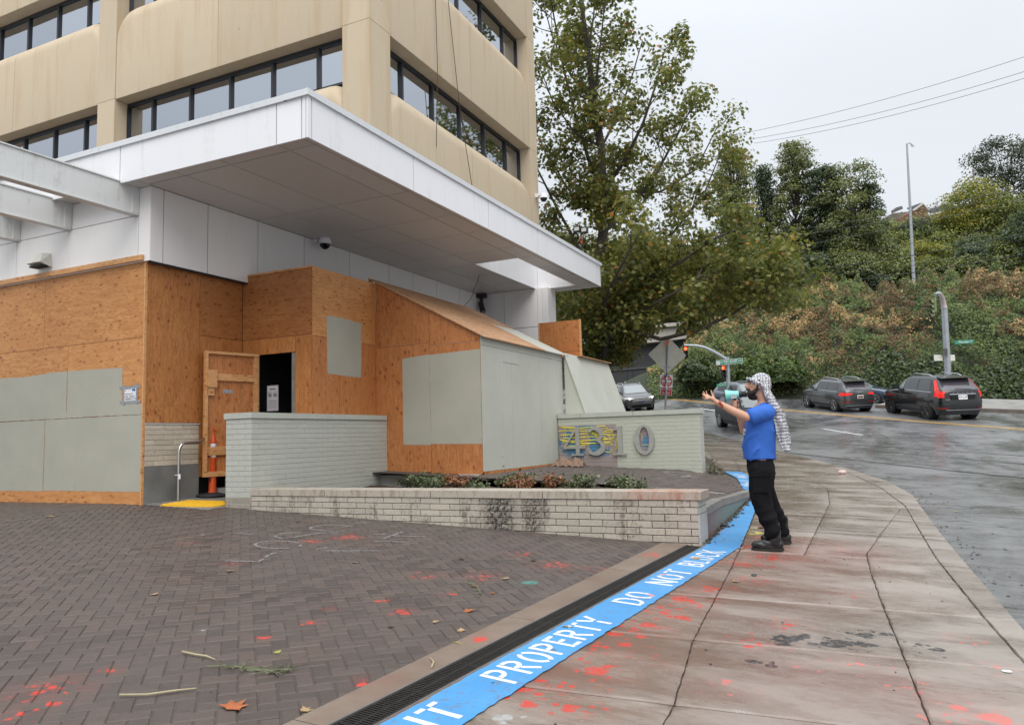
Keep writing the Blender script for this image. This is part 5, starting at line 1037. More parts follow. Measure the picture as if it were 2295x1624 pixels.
# (centre px, base py, top py, width px, distance, material, shape, label)
FT = [(1672, 690, 318, 92, 92, M_COTT, 'tall', 'tall feathery poplar nearest the big plane tree'), (1735, 660, 372, 74, 95, M_CONI, 'cone', 'slim ivy clad dark tree between the poplars'), (1790, 670, 302, 104, 94, M_COTT, 'tall', 'tallest feathery poplar in the middle of the grove'), (1850, 660, 372, 84, 97, M_CONI, 'tall', 'dense dark tree right of the tallest poplar'), (1915, 655, 366, 118, 96, M_COTT, 'round', 'broad poplar at the right end of the grove'), (1960, 640, 405, 72, 98, M_CONI, 'round', 'dark tree edging the grove beside the tall lamp post'),
      (1640, 700, 430, 80, 90, M_COTT, 'round', 'pale poplar half hidden behind the big plane tree'), (2258, 560, 318, 130, 112, M_OAK, 'round', 'near black evergreen on the skyline at far right'), (2170, 600, 418, 118, 102, M_YEL2, 'round', 'yellowing tree right of the red house'), (2262, 600, 452, 110, 98, M_OLIVE, 'round', 'olive tree below the black evergreen at far right'), (2062, 600, 500, 70, 104, M_CONI, 'round', 'dark shrubby tree in front of the grey gable'), (2010, 600, 512, 70, 99, M_OLIVE, 'round', 'olive tree just left of the tall lamp post'),
      (2110, 620, 532, 82, 96, M_OLIVE, 'round', 'olive tree below the red house'), (1980, 645, 556, 84, 88, M_COTT, 'round', 'green bush tree left of the lamp post foot'), (2085, 650, 556, 92, 86, M_YEL2, 'round', 'bright yellow green tree right of the lamp post'), (2180, 640, 560, 90, 86, M_CONI, 'round', 'dark green tree on the slope right of the yellow green one'), (2265, 640, 548, 92, 84, M_OLIVE, 'round', 'olive tree low on the slope at far right'), (1900, 668, 572, 90, 84, M_OLIVE, 'round', 'olive tree under the broad poplar'), (1830, 676, 580, 86, 84, M_CONI, 'round', 'dark bush tree under the tallest poplar'), (1760, 688, 590, 84, 83, M_OLIVE, 'round', 'olive bush tree left of the bank crest'), (1690, 705, 585, 84, 84, M_COTT, 'round', 'green bush tree behind the hanging plane branch'),
      (2040, 662, 600, 74, 80, M_COTT, 'round', 'small green tree behind the lamp post foot'), (2140, 655, 596, 82, 80, M_OLIVE, 'round', 'small olive tree above the right signal pole'), (2230, 648, 590, 86, 80, M_COTT, 'round', 'small green tree above the bank at far right'), (1950, 672, 612, 76, 79, M_CONI, 'round', 'small dark tree above the bank crest'), (1870, 680, 622, 70, 79, M_YEL2, 'round', 'small yellowish tree above the bank crest'), (1620, 740, 600, 80, 82, M_CONI, 'round', 'dark tree behind the plane tree trunk'), (1560, 760, 560, 110, 84, M_OLIVE, 'round', 'olive tree seen through the plane tree'), (1470, 780, 560, 120, 86, M_COTT, 'round', 'pale green tree seen through the plane tree'), (1370, 790, 540, 130, 86, M_OLIVE, 'round', 'olive green tree behind the plane tree stem'), (1260, 800, 520, 120, 84, M_COTT, 'round', 'green tree behind the canopy end'), (2330, 640, 470, 110, 92, M_CONI, 'round', 'dark tree cut by the right edge of the view')]
rf = random.Random(4); rowc = {}; RN = {668: 'lowest', 640: 'second lowest', 610: 'third', 580: 'uppermost'}; FILL = {id(M_OLIVE): 'olive', id(M_COTT): 'mid green', id(M_CONI): 'dark green', id(M_YEL2): 'yellowing'}
for k in range(34):
    px = 1700+k*18.5+rf.uniform(-12, 12); pb = rf.choice([668, 640, 610, 580])+rf.uniform(-12, 12)-(px-1800)*.05; D = 80+(668-pb)*.30; h = rf.uniform(55, 95); mt = rf.choice([M_OLIVE, M_COTT, M_CONI, M_OLIVE, M_YEL2, M_COTT])
    row = min((668, 640, 610, 580), key=lambda v: abs(v-(pb+(px-1800)*.05))); rowc[row] = rowc.get(row, 0)+1
    FT.append((px, pb, pb-h, rf.uniform(66, 100), D, mt, 'round', FILL[id(mt)]+' leafy tree, '+ORD[rowc[row]-1]+' from the left in the '+RN[row]+' row on the slope'))
for i, (px, pb, ptop, wpx, D, mt, shp, lb) in enumerate(FT):
    for q in np.arange(62, 128, .5):               # stand on the slope where the sight line meets it
        b_ = atd(px, pb, q); t = (b_[1]-slopeY0)/(slopeY1-slopeY0)
        if 0 <= t <= 1 and b_[2] < slope(b_[0]/(1+.35*t), t)[2]: D = q; break
    b_ = atd(px, pb, D); ppm = FPX/D; H = (pb-ptop)/ppm*1.03; W_ = wpx/ppm*1.45; n_l = int(7000+H*W_*55); make_tree('hillside_tree', lb, b_, H, W_, n_l, mt, (.27 if D > 90 else .24), 'trees on the wooded slope', .12 if shp != 'tall' else .28, shp, 30 if shp == 'round' else 90, seed=i)

# ---- the big plane tree beside the building
M_PLANE = m_leaf('plane_leaf', [(0, (.032, .044, .014)), (.35, (.088, .100, .028)), (.62, (.175, .165, .042)), (.80, (.165, .155, .032)), (.91, (.27, .18, .035)), (.96, (.32, .11, .03)), (1, (.38, .15, .04))], .38, .42)
DT = 27.0; tb0 = atd(1342, 905, DT); ppm = FPX/DT; tree = thing('plane_tree', 'large plane tree turning yellow beside the office block', 'tree', tuple(tb0))
TP = lambda px, py, dd=0.0: atd(px, py, DT+dd)
rr = np.random.default_rng(5); tb = MB(); tips = []
def limb(pts, r0, r1, n=8):
    pts = [np.array(p) for p in pts]; rs = list(np.linspace(r0, r1, len(pts))); tb.tube(pts, rs, n, False); return pts
main = limb([TP(1344, 935), TP(1342, 850), TP(1330, 760), TP(1335, 640), TP(1352, 520), TP(1350, 430), TP(1348, 330), TP(1332, 230), TP(1318, 120), TP(1302, 0), TP(1290, -120), TP(1284, -220)], .27, .03, 10)
limbs = [(3, [(1300, 560, 1), (1250, 470, 2), (1205, 380, 2), (1160, 300, 3)]), (4, [(1410, 470, 1), (1470, 390, 1), (1520, 300, 2), (1560, 220, 2)]), (5, [(1320, 360, 2), (1290, 260, 2), (1262, 150, 2), (1240, 30, 2), (1225, -80, 2)]), (5, [(1400, 360, -1), (1440, 280, -2), (1470, 190, -2), (1490, 110, -2)]), (6, [(1390, 250, 1), (1420, 160, 1), (1440, 90, 1)]),
         (3, [(1420, 590, 2), (1510, 520, 2), (1580, 430, 2), (1620, 330, 2)]), (3, [(1420, 640, -2), (1520, 590, -3), (1610, 530, -3), (1690, 500, -3)]), (2, [(1420, 690, 1), (1530, 660, 2), (1640, 620, 2), (1740, 600, 2)]), (2, [(1400, 735, -2), (1480, 760, -3), (1560, 742, -3), (1640, 705, -3), (1720, 650, -3), (1770, 615, -3)]), (2, [(1300, 700, 1), (1260, 660, 1), (1225, 620, 2), (1200, 560, 2)]), (1, [(1380, 800, 1), (1410, 780, 2), (1430, 740, 2)]), (2, [(1280, 740, 2), (1240, 710, 2), (1215, 700, 2)]),
         (7, [(1340, 150, -1), (1350, 60, -1), (1360, -40, -1)]), (4, [(1400, 430, 3), (1480, 430, 4), (1560, 380, 4), (1610, 280, 4)]), (7, [(1280, 170, 1), (1240, 90, 2), (1210, -20, 2)]), (6, [(1290, 300, 1), (1240, 230, 2), (1205, 140, 2)]), (8, [(1330, 40, 1), (1340, -80, 1)]),
         (1, [(1370, 720, -2), (1450, 690, -3), (1540, 640, -4), (1600, 600, -4)]), (1, [(1390, 760, 2), (1450, 700, 3), (1560, 665, 3), (1660, 640, 3)]), (4, [(1320, 470, 1), (1270, 420, 2), (1220, 330, 2)]), (2, [(1350, 690, -3), (1370, 640, -4), (1400, 580, -5), (1440, 510, -5)])]
LPn, LDn, LRn = [], [], []
def cluster(c, rad, n, dens=1.0):
    d = RNG.normal(size=(n, 3)); d /= np.linalg.norm(d, axis=1)[:, None]; q = RNG.random(n)**.45; LPn.append(c+d*(q*rad)[:, None]*np.array([1, 1, .85])); LDn.append(d+np.array([0, 0, .7])+RNG.normal(size=(n, 3))*.6)
    LRn.append(np.clip(.42+.17*RNG.normal(size=n)+.09*rr.normal(), .02, .80)); k = RNG.random(n) < .045; LRn[-1][k] = RNG.uniform(.86, 1, k.sum())
for start, pts in limbs:
    path = [np.array(main[start])]+[TP(*p) for p in pts]; r0 = .135 if start < 6 else .075; path = limb(path, r0*.68, .016, 6)
    for a, b_ in zip(path[:-1], path[1:]):
        L_ = np.linalg.norm(b_-a); n_sub = max(2, int(L_/.42))
        for k in range(n_sub):
            p = a+(b_-a)*(k+rr.random())/n_sub; frac = 1.0
            dr = rr.normal(size=3); dr[2] = abs(dr[2])*.8+.1; dr /= np.linalg.norm(dr); ln = rr.uniform(.6, 1.5)
            q = p+dr*ln; q2 = q+np.array([rr.normal()*.3, rr.normal()*.3, rr.uniform(.0, .5)]); tb.tube([p, (p+q)/2+np.array([0, 0, -.06]), q, q2], [.022, .016, .011, .006], 4, False)
            hi = np.clip((q2[2]-6.5)/7.5, 0, 1)
            if rr.random() > .15*hi: cluster(q, rr.uniform(.45, .8), int(rr.uniform(90, 150)*(1-.30*hi)))
            if rr.random() > .25*hi: cluster(q2, rr.uniform(.36, .7), int(rr.uniform(60, 110)*(1-.30*hi)))
    cluster(path[-1], .7, 60)
for a, b_ in zip(main[3:-1], main[4:]):
    for k in range(3): cluster(a+(b_-a)*rr.random()+rr.normal(size=3)*.7, .7, 34)
for k in range(95):                                   # the full skirt of the crown near the trunk
    xk = rr.uniform(1235, 1640); cluster(TP(xk, rr.uniform(550, 745 if xk < 1420 else 700), rr.uniform(-3, 3)), rr.uniform(.5, .9), 130)
for k in range(34): cluster(TP(rr.uniform(1640, 1785), rr.uniform(535, 680), rr.uniform(-4, 1)), rr.uniform(.4, .75), 95)
for k in range(12): cluster(TP(rr.uniform(1255, 1420), rr.uniform(720, 800), rr.uniform(-1, 2)), rr.uniform(.4, .7), 90)
part('trunk', tb, M_BARK, tree, 60)
P = np.concatenate(LPn); leaves('crown', P, np.concatenate(LDn), RNG.uniform(.095, .175, len(P)), np.concatenate(LRn), M_PLANE, tree, 'M'); print('plane leaves', len(P))

# ---- planter shrubs, verge weeds, tuft by the address wall
M_SHR = m_leaf('planter_leaf', [(0, (.022, .032, .014)), (.5, (.05, .068, .03)), (.85, (.10, .115, .06)), (1, (.17, .17, .10))], .15, .4); M_DRY = m_leaf('dry_red_leaf', [(0, (.10, .035, .018)), (.6, (.17, .065, .03)), (1, (.26, .13, .06))], .15)
shl = ['low', 'leafy', 'sparse', 'dusty']
for i in range(15):
    x = -7.6+i*.30+random.uniform(-.08, .08); y = random.uniform(10.4, 11.5); dry = i in (5, 9, 10); n = 240; c = np.array([x, y, .64]); hh = random.uniform(.13, .24)
    t = thing('planter_shrub', ORD[i]+' shrub from the left in the planter bed, '+('red brown and half dry' if dry else 'low and green'), 'shrub', tuple(c), 0, 'shrubs in the planter bed'); tb = MB(); PP, DD = [], []
    for k in range(14):
        a = random.uniform(0, 6.28); r_ = random.uniform(.03, .20); tip = c+np.array([r_*math.cos(a)*1.3, r_*math.sin(a), hh*random.uniform(.6, 1.1)]); tb.tube([c+np.array([0, 0, -.05]), (c+tip)/2+np.array([.02, 0, .02]), tip], [.006, .005, .003], 4, False)
        q = tip+RNG.normal(size=(n//14, 3))*np.array([.05, .05, .045]); PP.append(q); DD.append((q-c)*2+RNG.normal(size=q.shape)*.3)
    part('stems', tb, M_BARKD, t); P = np.concatenate(PP); leaves('foliage', P, np.concatenate(DD), RNG.uniform(.035, .07, len(P)), RNG.random(len(P)), M_DRY if dry else M_SHR, t)
for (x, y, z, n, sz, sprd, lb, nm) in ((-3.12, 16.1, S(-3.1, 16)+.1, 220, .05, .14, 'straggly weed growing at the foot of the address wall end', 'weed'), (float(onY(1350, 906, 19.9)[0]), 19.9, float(onY(1350, 906, 19.9)[2]), 260, .07, .22, 'small leafy tuft showing above the address wall by the sloping boards', 'shrub')):
    P = np.array([x, y, z])+RNG.normal(size=(n, 3))*np.array([sprd*.6, sprd*.6, sprd]); t = thing(nm, lb, nm, (x, y, z)); tb = MB()
    for q in P[::14]: tb.tube([(x, y, z-.2), (np.array([x, y, z-.1])+q)/2, q], [.006, .005, .003], 4, False)
    part('stems', tb, M_BARKD, t); leaves('foliage', P, RNG.normal(size=(n, 3))+np.array([0, 0, .5]), RNG.uniform(.6, 1.2, n)*sz, RNG.random(n), M_SHR, t)
# ================================================================== STREET
M_LINEY = plain('yellow_road_paint', (.62, .36, .07), .5, var=.25, nsc=4); M_LINEW = plain('white_road_paint', (.66, .66, .66), .5, var=.2, nsc=4)
RO = bpy.data.objects['road']
def road_strip(name, p0, p1, wd, mat, n=24, off=.006):
    p0, p1 = Vector(p0[:2]), Vector(p1[:2]); d = (p1-p0).normalized(); nn = Vector((-d.y, d.x))*wd/2; b = MB()
    b.grid(lambda t, s: (lambda q: (q.x, q.y, S(q.x, q.y)-.12+off))(p0+(p1-p0)*t+nn*s), np.linspace(0, 1, n), [-1, 1]); return part(name, b, mat, RO, recalc=False)
def rg(px, py): p = gnd(px, py, -.12); return Vector((float(p[0]), float(p[1])))
ya_, yb_ = rg(1785, 921), rg(2295, 962); dy = (yb_-ya_).normalized(); nn = Vector((-dy.y, dy.x))
for s in (-.13, .13): road_strip('yellow_line', ya_-dy*14+nn*s, yb_+dy*14+nn*s, .11, M_LINEY, 60)
for a, b_ in (((1846, 961), (1934, 975)), ((1568, 915), (1604, 920)), ((1955, 906), (2000, 903))): road_strip('white_line', rg(*a), rg(*b_), .12 if a[0] == 1846 else .16, M_LINEW, 8)
dd = rg(1934, 975)-rg(1846, 961); road_strip('white_line', rg(1934, 975)+dd*3.0, rg(1934, 975)+dd*4.0, .12, M_LINEW, 8)
M_TAR = plain('tar_seam', (.012, .012, .013), .35)
for a, b_, w_ in (((1750, 985), (2300, 1022), .07), ((1745, 1012), (2300, 1072), .10), ((1955, 1010), (2300, 1040), .05)):
    road_strip('tar_seam', rg(*a), rg(*b_), w_, M_TAR, 30, .005)
g = MB(); e0, e1 = rg(2010, 916), rg(2400, 930); dk = (e1-e0).normalized(); nk = Vector((-dk.y, dk.x)); e0 = e0-dk*1.0; e1 = e1+dk*10      # raised far pavement at the right
g.grid(lambda t, s: (lambda q: (q.x, q.y, S(q.x, q.y)+.03))(e0+(e1-e0)*t+nk*(.2+s*4.6)), np.linspace(0, 1, 20), [0, .5, 1]); struct('far_sidewalk', g, plain('far_gravel_walk', (.24, .23, .215), .6, var=.3, nsc=2))
b = MB(); Tn = np.linspace(0, 1, 16)
for t0, t1 in zip(Tn[:-1], Tn[1:]):
    q = [(e0+(e1-e0)*t+nk*s) for t in (t0, t1) for s in (0, .2)]; z = [S(p.x, p.y) for p in q]
    b.hexa([(q[0].x, q[0].y, z[0]-.2), (q[1].x, q[1].y, z[1]-.2), (q[3].x, q[3].y, z[3]-.2), (q[2].x, q[2].y, z[2]-.2)], [(q[0].x, q[0].y, z[0]+.04), (q[1].x, q[1].y, z[1]+.04), (q[3].x, q[3].y, z[3]+.04), (q[2].x, q[2].y, z[2]+.04)])
struct('far_kerb', b, plain('old_kerb', (.15, .125, .105), .7, var=.3, nsc=3))

# ---- poles, signals, signs
M_GALV = plain('galvanised_pole', (.40, .43, .46), .45, .5, var=.12, nsc=6); M_SIGG = plain('street_sign_green', (.012, .20, .115), .45); M_SIGW = plain('sign_white', (.74, .75, .75), .45); M_SIGR = plain('sign_red', (.52, .025, .03), .45); M_SIGBACK = plain('sign_back_aluminium', (.62, .61, .54), .5, .0, var=.1)
M_SIGOL = plain('olive_signal_housing', (.17, .20, .10), .5, var=.15); M_BLKP = plain('black_plastic', (.012, .012, .013), .5)
G_RED = glow('red_signal_light', (1.0, .06, .02), 5.0)
def text(par, txt, M4, size, mat, name='lettering', thick=.002, xs=1.0):
    c = bpy.data.curves.new('lettering', 'FONT'); c.body = txt; c.size = size; c.align_x = 'CENTER'; c.align_y = 'CENTER'; c.extrude = thick; c.resolution_u = 3
    o = bpy.data.objects.new('lettering', c); COL.objects.link(o); bpy.context.view_layer.update()
    me = bpy.data.meshes.new_from_object(o.evaluated_get(bpy.context.evaluated_depsgraph_get())); bpy.data.objects.remove(o); bpy.data.curves.remove(c)
    me.name = name; me.transform(Matrix.Diagonal((xs, 1, 1, 1))); me.transform(M4); me.materials.clear(); return link(name, me, mat, par)
def facing(pos, nrm_, up=(0, 0, 1)):                  # matrix whose local XY plane faces nrm, upright
    n = Vector(nrm_).normalized(); u = Vector(up); x = u.cross(n).normalized(); y = n.cross(x); m = Matrix((x, y, n)).transposed().to_4x4(); m.translation = Vector(pos); return m
TOC = lambda p: (Vector(CAM)-Vector(p))*Vector((1, 1, 0))     # towards the camera
def board(par, name, M4, w_, h_, mat, th=.006, rc=0.0):
    pts = []
    if rc:
        for cx, cy, a0 in ((w_/2-rc, h_/2-rc, 0), (-w_/2+rc, h_/2-rc, 90), (-w_/2+rc, -h_/2+rc, 180), (w_/2-rc, -h_/2+rc, 270)): pts += [(cx+rc*math.cos(math.radians(a0+k*30)), cy+rc*math.sin(math.radians(a0+k*30)), 0) for k in range(4)]
    else: pts = [(w_/2, h_/2, 0), (-w_/2, h_/2, 0), (-w_/2, -h_/2, 0), (w_/2, -h_/2, 0)]
    b = MB().prism(pts, (0, 0, -th)); b.xf(M4); return part(name, b, mat, par)
def signal_head(par, M4, lit=None, n=3, mat=None, back=None):
    mat = mat or M_BLKP; b = MB()
    for k in range(n): b.box(-.15, .15, -.46+k*.31-.0, -.46+k*.31+.30, -.13, .0)
    b.xf(M4); h = part('signal_head', b, mat, par)
    for k in range(n):
        cy = .155-k*.31+(.31*(n-3)/2); col = lit if (lit is not None and k == 0) else plain('unlit_lens', (.02, .022, .018), .3)
        b = MB().lathe([(.118, -.005), (.11, .02), (.06, .035), (.01, .04)], (0, cy, 0), 14); b.xf(M4); part('lens', b, col, h, 60)
        b = MB(); b.grid(lambda a, z: (.135*math.cos(a), cy+.135*math.sin(a), z), np.linspace(-.5, math.pi+.5, 10), [0, .20]); b.xf(M4); part('visor', b, mat, h, 60, recalc=False)
    return h
def pole(par, a, b_, r0, r1, mat=M_GALV, name='pole', n=12): return part(name, MB().tube([a, b_], [r0, r1], n), mat, par, 60)
# warning sign seen from behind, with two red signs on the same leaning post
DS = 28.0; a0, a1 = atd(1490, 940, DS), atd(1498, 752, DS); sg = thing('traffic_sign', 'leaning post with blank diamond back above DO NOT ENTER and WRONG WAY signs', 'sign', tuple(a0)); up_ = (Vector(a1)-Vector(a0)).normalized()
pole(sg, a0, a1, .034, .034); fc = Vector((-FW[0], -FW[1], 0)); bk = -fc.normalized()*.04
c0 = Vector(atd(1496, 795, DS))-fc.normalized()*.05; sd = 86/FPX*DS/math.sqrt(2); board(sg, 'diamond_plate', facing(c0, fc, up_) @ Matrix.Rotation(math.radians(45), 4, 'Z'), sd, sd, M_SIGBACK, .005, .05)
c1 = Vector(atd(1494, 853.5, DS))-fc.normalized()*.045; w1 = 28.5/FPX*DS; m1 = facing(c1, fc, up_); board(sg, 'do_not_enter_plate', m1, w1, w1*1.02, M_SIGW, .004, .03)
b = MB().lathe([(w1*.465, 0), (w1*.465, .003)], (0, 0, 0), 28); b.xf(m1); part('red_disc', b, M_SIGR, sg); board(sg, 'white_bar', m1 @ Matrix.Translation((0, 0, .0055)), w1*.76, w1*.15, M_SIGW, .002)
text(sg, 'DO NOT', m1 @ Matrix.Translation((0, w1*.22, .0045)), w1*.215, M_SIGW); text(sg, 'ENTER', m1 @ Matrix.Translation((0, -w1*.22, .0045)), w1*.215, M_SIGW)
c2 = Vector(atd(1493.5, 876, DS))-fc.normalized()*.045; m2 = facing(c2, fc, up_); w2 = 25.5/FPX*DS; h2 = 19/FPX*DS; board(sg, 'wrong_way_plate', m2, w2, h2, M_SIGW, .004, .02); board(sg, 'red_field', m2 @ Matrix.Translation((0, 0, .003)), w2*.94, h2*.92, M_SIGR, .002, .015)
text(sg, 'WRONG', m2 @ Matrix.Translation((0, h2*.22, .0045)), h2*.36, M_SIGW, xs=.80); text(sg, 'WAY', m2 @ Matrix.Translation((0, -h2*.24, .0045)), h2*.40, M_SIGW)
for px, py, w_, h_, mt in ((1483, 808, .075, .07, M_INK), (1485.5, 807, .06, .05, plain('sticker_pale', (.42, .46, .44), .5)), (1508, 803.5, .065, .08, plain('sticker_lilac', (.52, .46, .48), .5))):
    board(sg, 'sticker', facing(Vector(atd(px, py, DS))-fc.normalized()*.046+fc.normalized()*(.002 if mt is M_INK else .0042), fc, up_), w_, h_, mt, .001)
for py, mt, l_ in ((838, plain('blue_tape', (.03, .16, .45), .5), .06), (848, M_SIGW, .05), (866, M_SIGW, .07), (905, plain('pink_tape', (.50, .25, .25), .5), .07)):
    p = Vector(a0)+(Vector(a1)-Vector(a0))*((940-py)/188); part('wrap', MB().tube([p-up_*l_, p+up_*l_], .0365, 12), mt, sg)
part('ribbon', MB().add([tuple(Vector(atd(px, py, DS))+fc.normalized()*.05) for px, py in ((1496, 757), (1500, 758), (1497, 772), (1492, 776), (1491, 771))], [(0, 1, 2, 3, 4)]), plain('orange_ribbon', (.75, .16, .02), .5), sg, recalc=False)
part('clamp', MB().tube([atd(1488, 822, DS-.05), atd(1504, 822, DS-.05)], .012, 6).tube([atd(1496, 762, DS-.05), atd(1505, 761.5, DS-.05)], .012, 6), M_GALV, sg)
# left signal pole with a curved mast arm
DL = 40.0; b0, b1 = atd(1633, 885, DL), atd(1630.5, 799, DL); ls = thing('signal_pole', 'signal pole with curved arm two red lights and SW MACADAM AVE sign', 'traffic signal', tuple(b0)); pole(ls, b0-np.array([0, 0, .6]), b1, .115, .09)
part('mast_arm', MB().tube([atd(*p, DL) for p in ((1629, 806), (1612, 795), (1598, 787), (1580, 778.5), (1562, 774.5), (1545, 773.5), (1533, 773.5))], [.085, .08, .075, .07, .06, .055, .05], 8), M_GALV, ls, 60)
c = Vector(atd(1633, 811, DL))+fc.normalized()*.16; rx = (Vector(atd(1663, 808, DL))-Vector(atd(1603, 814, DL))).normalized(); upn = fc.normalized().cross(rx); ms = facing(c, fc, upn); ws = 60/FPX*DL; hs = 11/FPX*DL
board(ls, 'street_name_plate', ms, ws, hs, M_SIGW, .006, .02); board(ls, 'green_field', ms @ Matrix.Translation((0, 0, .003)), ws*.975, hs*.86, M_SIGG, .002, .015)
text(ls, 'SW', ms @ Matrix.Translation((-ws*.295, 0, .0045)), hs*.5, M_SIGW, xs=.85); text(ls, 'MACADAM', ms @ Matrix.Translation((ws*.035, .005, .0045)), hs*.78, M_SIGW, xs=.70); text(ls, 'AVE', ms @ Matrix.Translation((ws*.395, 0, .0045)), hs*.52, M_SIGW, xs=.85)
b = MB().lathe([(hs*.36, 0), (hs*.36, .002)], (0, 0, 0), 14); b.xf(ms @ Matrix.Translation((-ws*.42, 0, .003))); part('route_shield', b, M_SIGW, ls); text(ls, '43', ms @ Matrix.Translation((-ws*.42, 0, .006)), hs*.42, M_BLKP)
c = Vector(atd(1617, 862.5, DL))+fc.normalized()*.1; ms2 = facing(c, fc, upn); w3, h3 = 24/FPX*DL, 7/FPX*DL; board(ls, 'street_name_plate', ms2, w3, h3, M_SIGG, .005, .01); text(ls, 'S Macadam Ct', ms2 @ Matrix.Translation((0, 0, .003)), h3*.6, M_SIGW, xs=.8)
mh = facing(Vector(atd(1620.5, 829, DL)), fc); k_ = .74
signal_head(ls, mh @ Matrix.Scale(k_, 4), G_RED); part('bracket', MB().tube([atd(1621, 818.5, DL+.05), atd(1631, 818.5, DL+.05)], .03, 6).tube([atd(1621, 842, DL+.05), atd(1631, 842, DL+.05)], .03, 6), M_GALV, ls)
signal_head(ls, facing(Vector(atd(1536.5, 786, DL)), fc) @ Matrix.Scale(k_, 4), G_RED)
# right signal pole behind the black car
DR = 37.4; p0, p1 = atd(2128, 912, DR), atd(2116.5, 690, DR); rs = thing('signal_pole', 'tall pale signal pole with S Macadam Ave sign behind the black car', 'traffic signal', tuple(p0)); pole(rs, p0-np.array([0, 0, .5]), p1, .165, .14, M_GALV, n=16)
part('mast_arm', MB().tube([p1, atd(2114.5, 680, DR), atd(2112, 668, DR-.2), atd(2107, 659, DR-.8), atd(2104, 656, DR-1.6)], [.13, .12, .105, .09, .075], 10), plain('pale_arm', (.60, .51, .52), .5), rs, 60)
part('collar', MB().tube([atd(2116.7, 692, DR), atd(2116.5, 689, DR)], .16, 16), M_GALV, rs)
mS = Vector((math.cos(2.4), math.sin(2.4), 0)); side = (-Vector(RT)*1.0+Vector((-FW[0], -FW[1], 0))*.25).normalized()
for px, py, s_, dz in ((2091, 683, .62, 0), (2088, 694, .56, .9)):
    c = Vector(atd(px, py, DR-1.6+dz)); mh = facing(c, side); signal_head(rs, mh @ Matrix.Scale(s_*1.2, 4), None, 3, M_SIGOL)
part('bracket', MB().tube([atd(2104, 656, DR-1.6), atd(2098, 657, DR-1.6), atd(2097, 664, DR-1.5)], .05, 6), M_GALV, rs)
c = Vector(atd(2155.5, 767, DR))+fc.normalized()*.2; rx = (Vector(atd(2175, 766, DR))-Vector(atd(2135, 768.4, DR))).normalized(); ms = facing(c, fc, fc.normalized().cross(rx)); ws, hs = 44/FPX*DR, 9.2/FPX*DR
board(rs, 'street_name_plate', ms, ws, hs, M_SIGG, .006, .02); text(rs, 'S', ms @ Matrix.Translation((-ws*.37, -.01, .004)), hs*.5, M_SIGW); text(rs, 'Macadam', ms @ Matrix.Translation((0, 0, .004)), hs*.85, M_SIGW, xs=.85); text(rs, 'Av', ms @ Matrix.Translation((ws*.36, -hs*.18, .004)), hs*.4, M_SIGW); text(rs, '500', ms @ Matrix.Translation((ws*.37, hs*.22, .004)), hs*.36, M_SIGW)
part('control_box', MB().hexa([tuple(Vector(atd(x, y, DR-.25+d))) for x, y, d in ((2113, 795, 0), (2124, 796, 0), (2124, 796, .3), (2113, 795, .3))], [tuple(Vector(atd(x, y, DR-.25+d))) for x, y, d in ((2112.5, 781, 0), (2123.5, 780, 0), (2123.5, 780, .3), (2112.5, 781, .3))]), plain('weathered_box', (.09, .09, .088), .6, var=.3), rs)
for px, py, w_ in ((2103, 801.5, .42), (2133, 801.5, .32)): board(rs, 'back_plate', facing(Vector(atd(px, py, DR-.1)), fc), w_, .30, M_SIGBACK, .006)
part('sticker_band', MB().tube([atd(2125.5, 835, DR), atd(2125.2, 830, DR)], .172, 16), plain('scuffed_black_print', (.06, .06, .06), .6, var=.8, nsc=30), rs); part('paper_wrap', MB().tube([atd(2126, 848, DR), atd(2125.7, 839, DR)], .173, 16), M_PAPER, rs)
# partly seen red signal at the right edge, tall lamp post, the far posts
e = atd(2295, 822, 40.0); rp = thing('traffic_signal', 'red traffic signal cut by the right edge of the view', 'traffic signal', tuple(e-np.array([0, 0, 2.0]))); signal_head(rp, facing(Vector(e)-Vector((0, 0, .16)), fc) @ Matrix.Scale(.8, 4), G_RED); pole(rp, tuple(e+np.array([.28, 0, -4.2])), tuple(e+np.array([.28, 0, .6])), .08, .07)
DP = 66.0; l0, l1 = atd(2049, 664, DP), atd(2032.5, 322, DP); lp = thing('lamp_post', 'tall slender grey lamp post rising above the bank', 'lamp post', tuple(l0)); pole(lp, l0-np.array([0, 0, 1]), l1, .17, .075)
part('arm', MB().tube([atd(2032.5, 324, DP), atd(2035, 321, DP), atd(2040, 321, DP), atd(2043, 324, DP)], .04, 6), M_GALV, lp); part('lamp_head', MB().hexa([atd(2040.5, 326.5, DP), atd(2049, 328.5, DP), atd(2049, 328.5, DP+.3), atd(2040.5, 326.5, DP+.3)], [atd(2042, 323, DP), atd(2047, 324.5, DP), atd(2047, 324.5, DP+.3), atd(2042, 323, DP+.3)]), M_GALV, lp); part('lens', MB().hexa([atd(2041.5, 328.3, DP), atd(2048, 329.6, DP), atd(2048, 329.6, DP+.3), atd(2041.5, 328.3, DP+.3)], [atd(2041.5, 327.2, DP), atd(2048, 328.6, DP), atd(2048, 328.6, DP+.3), atd(2041.5, 327.2, DP+.3)]), M_BLKP, lp)
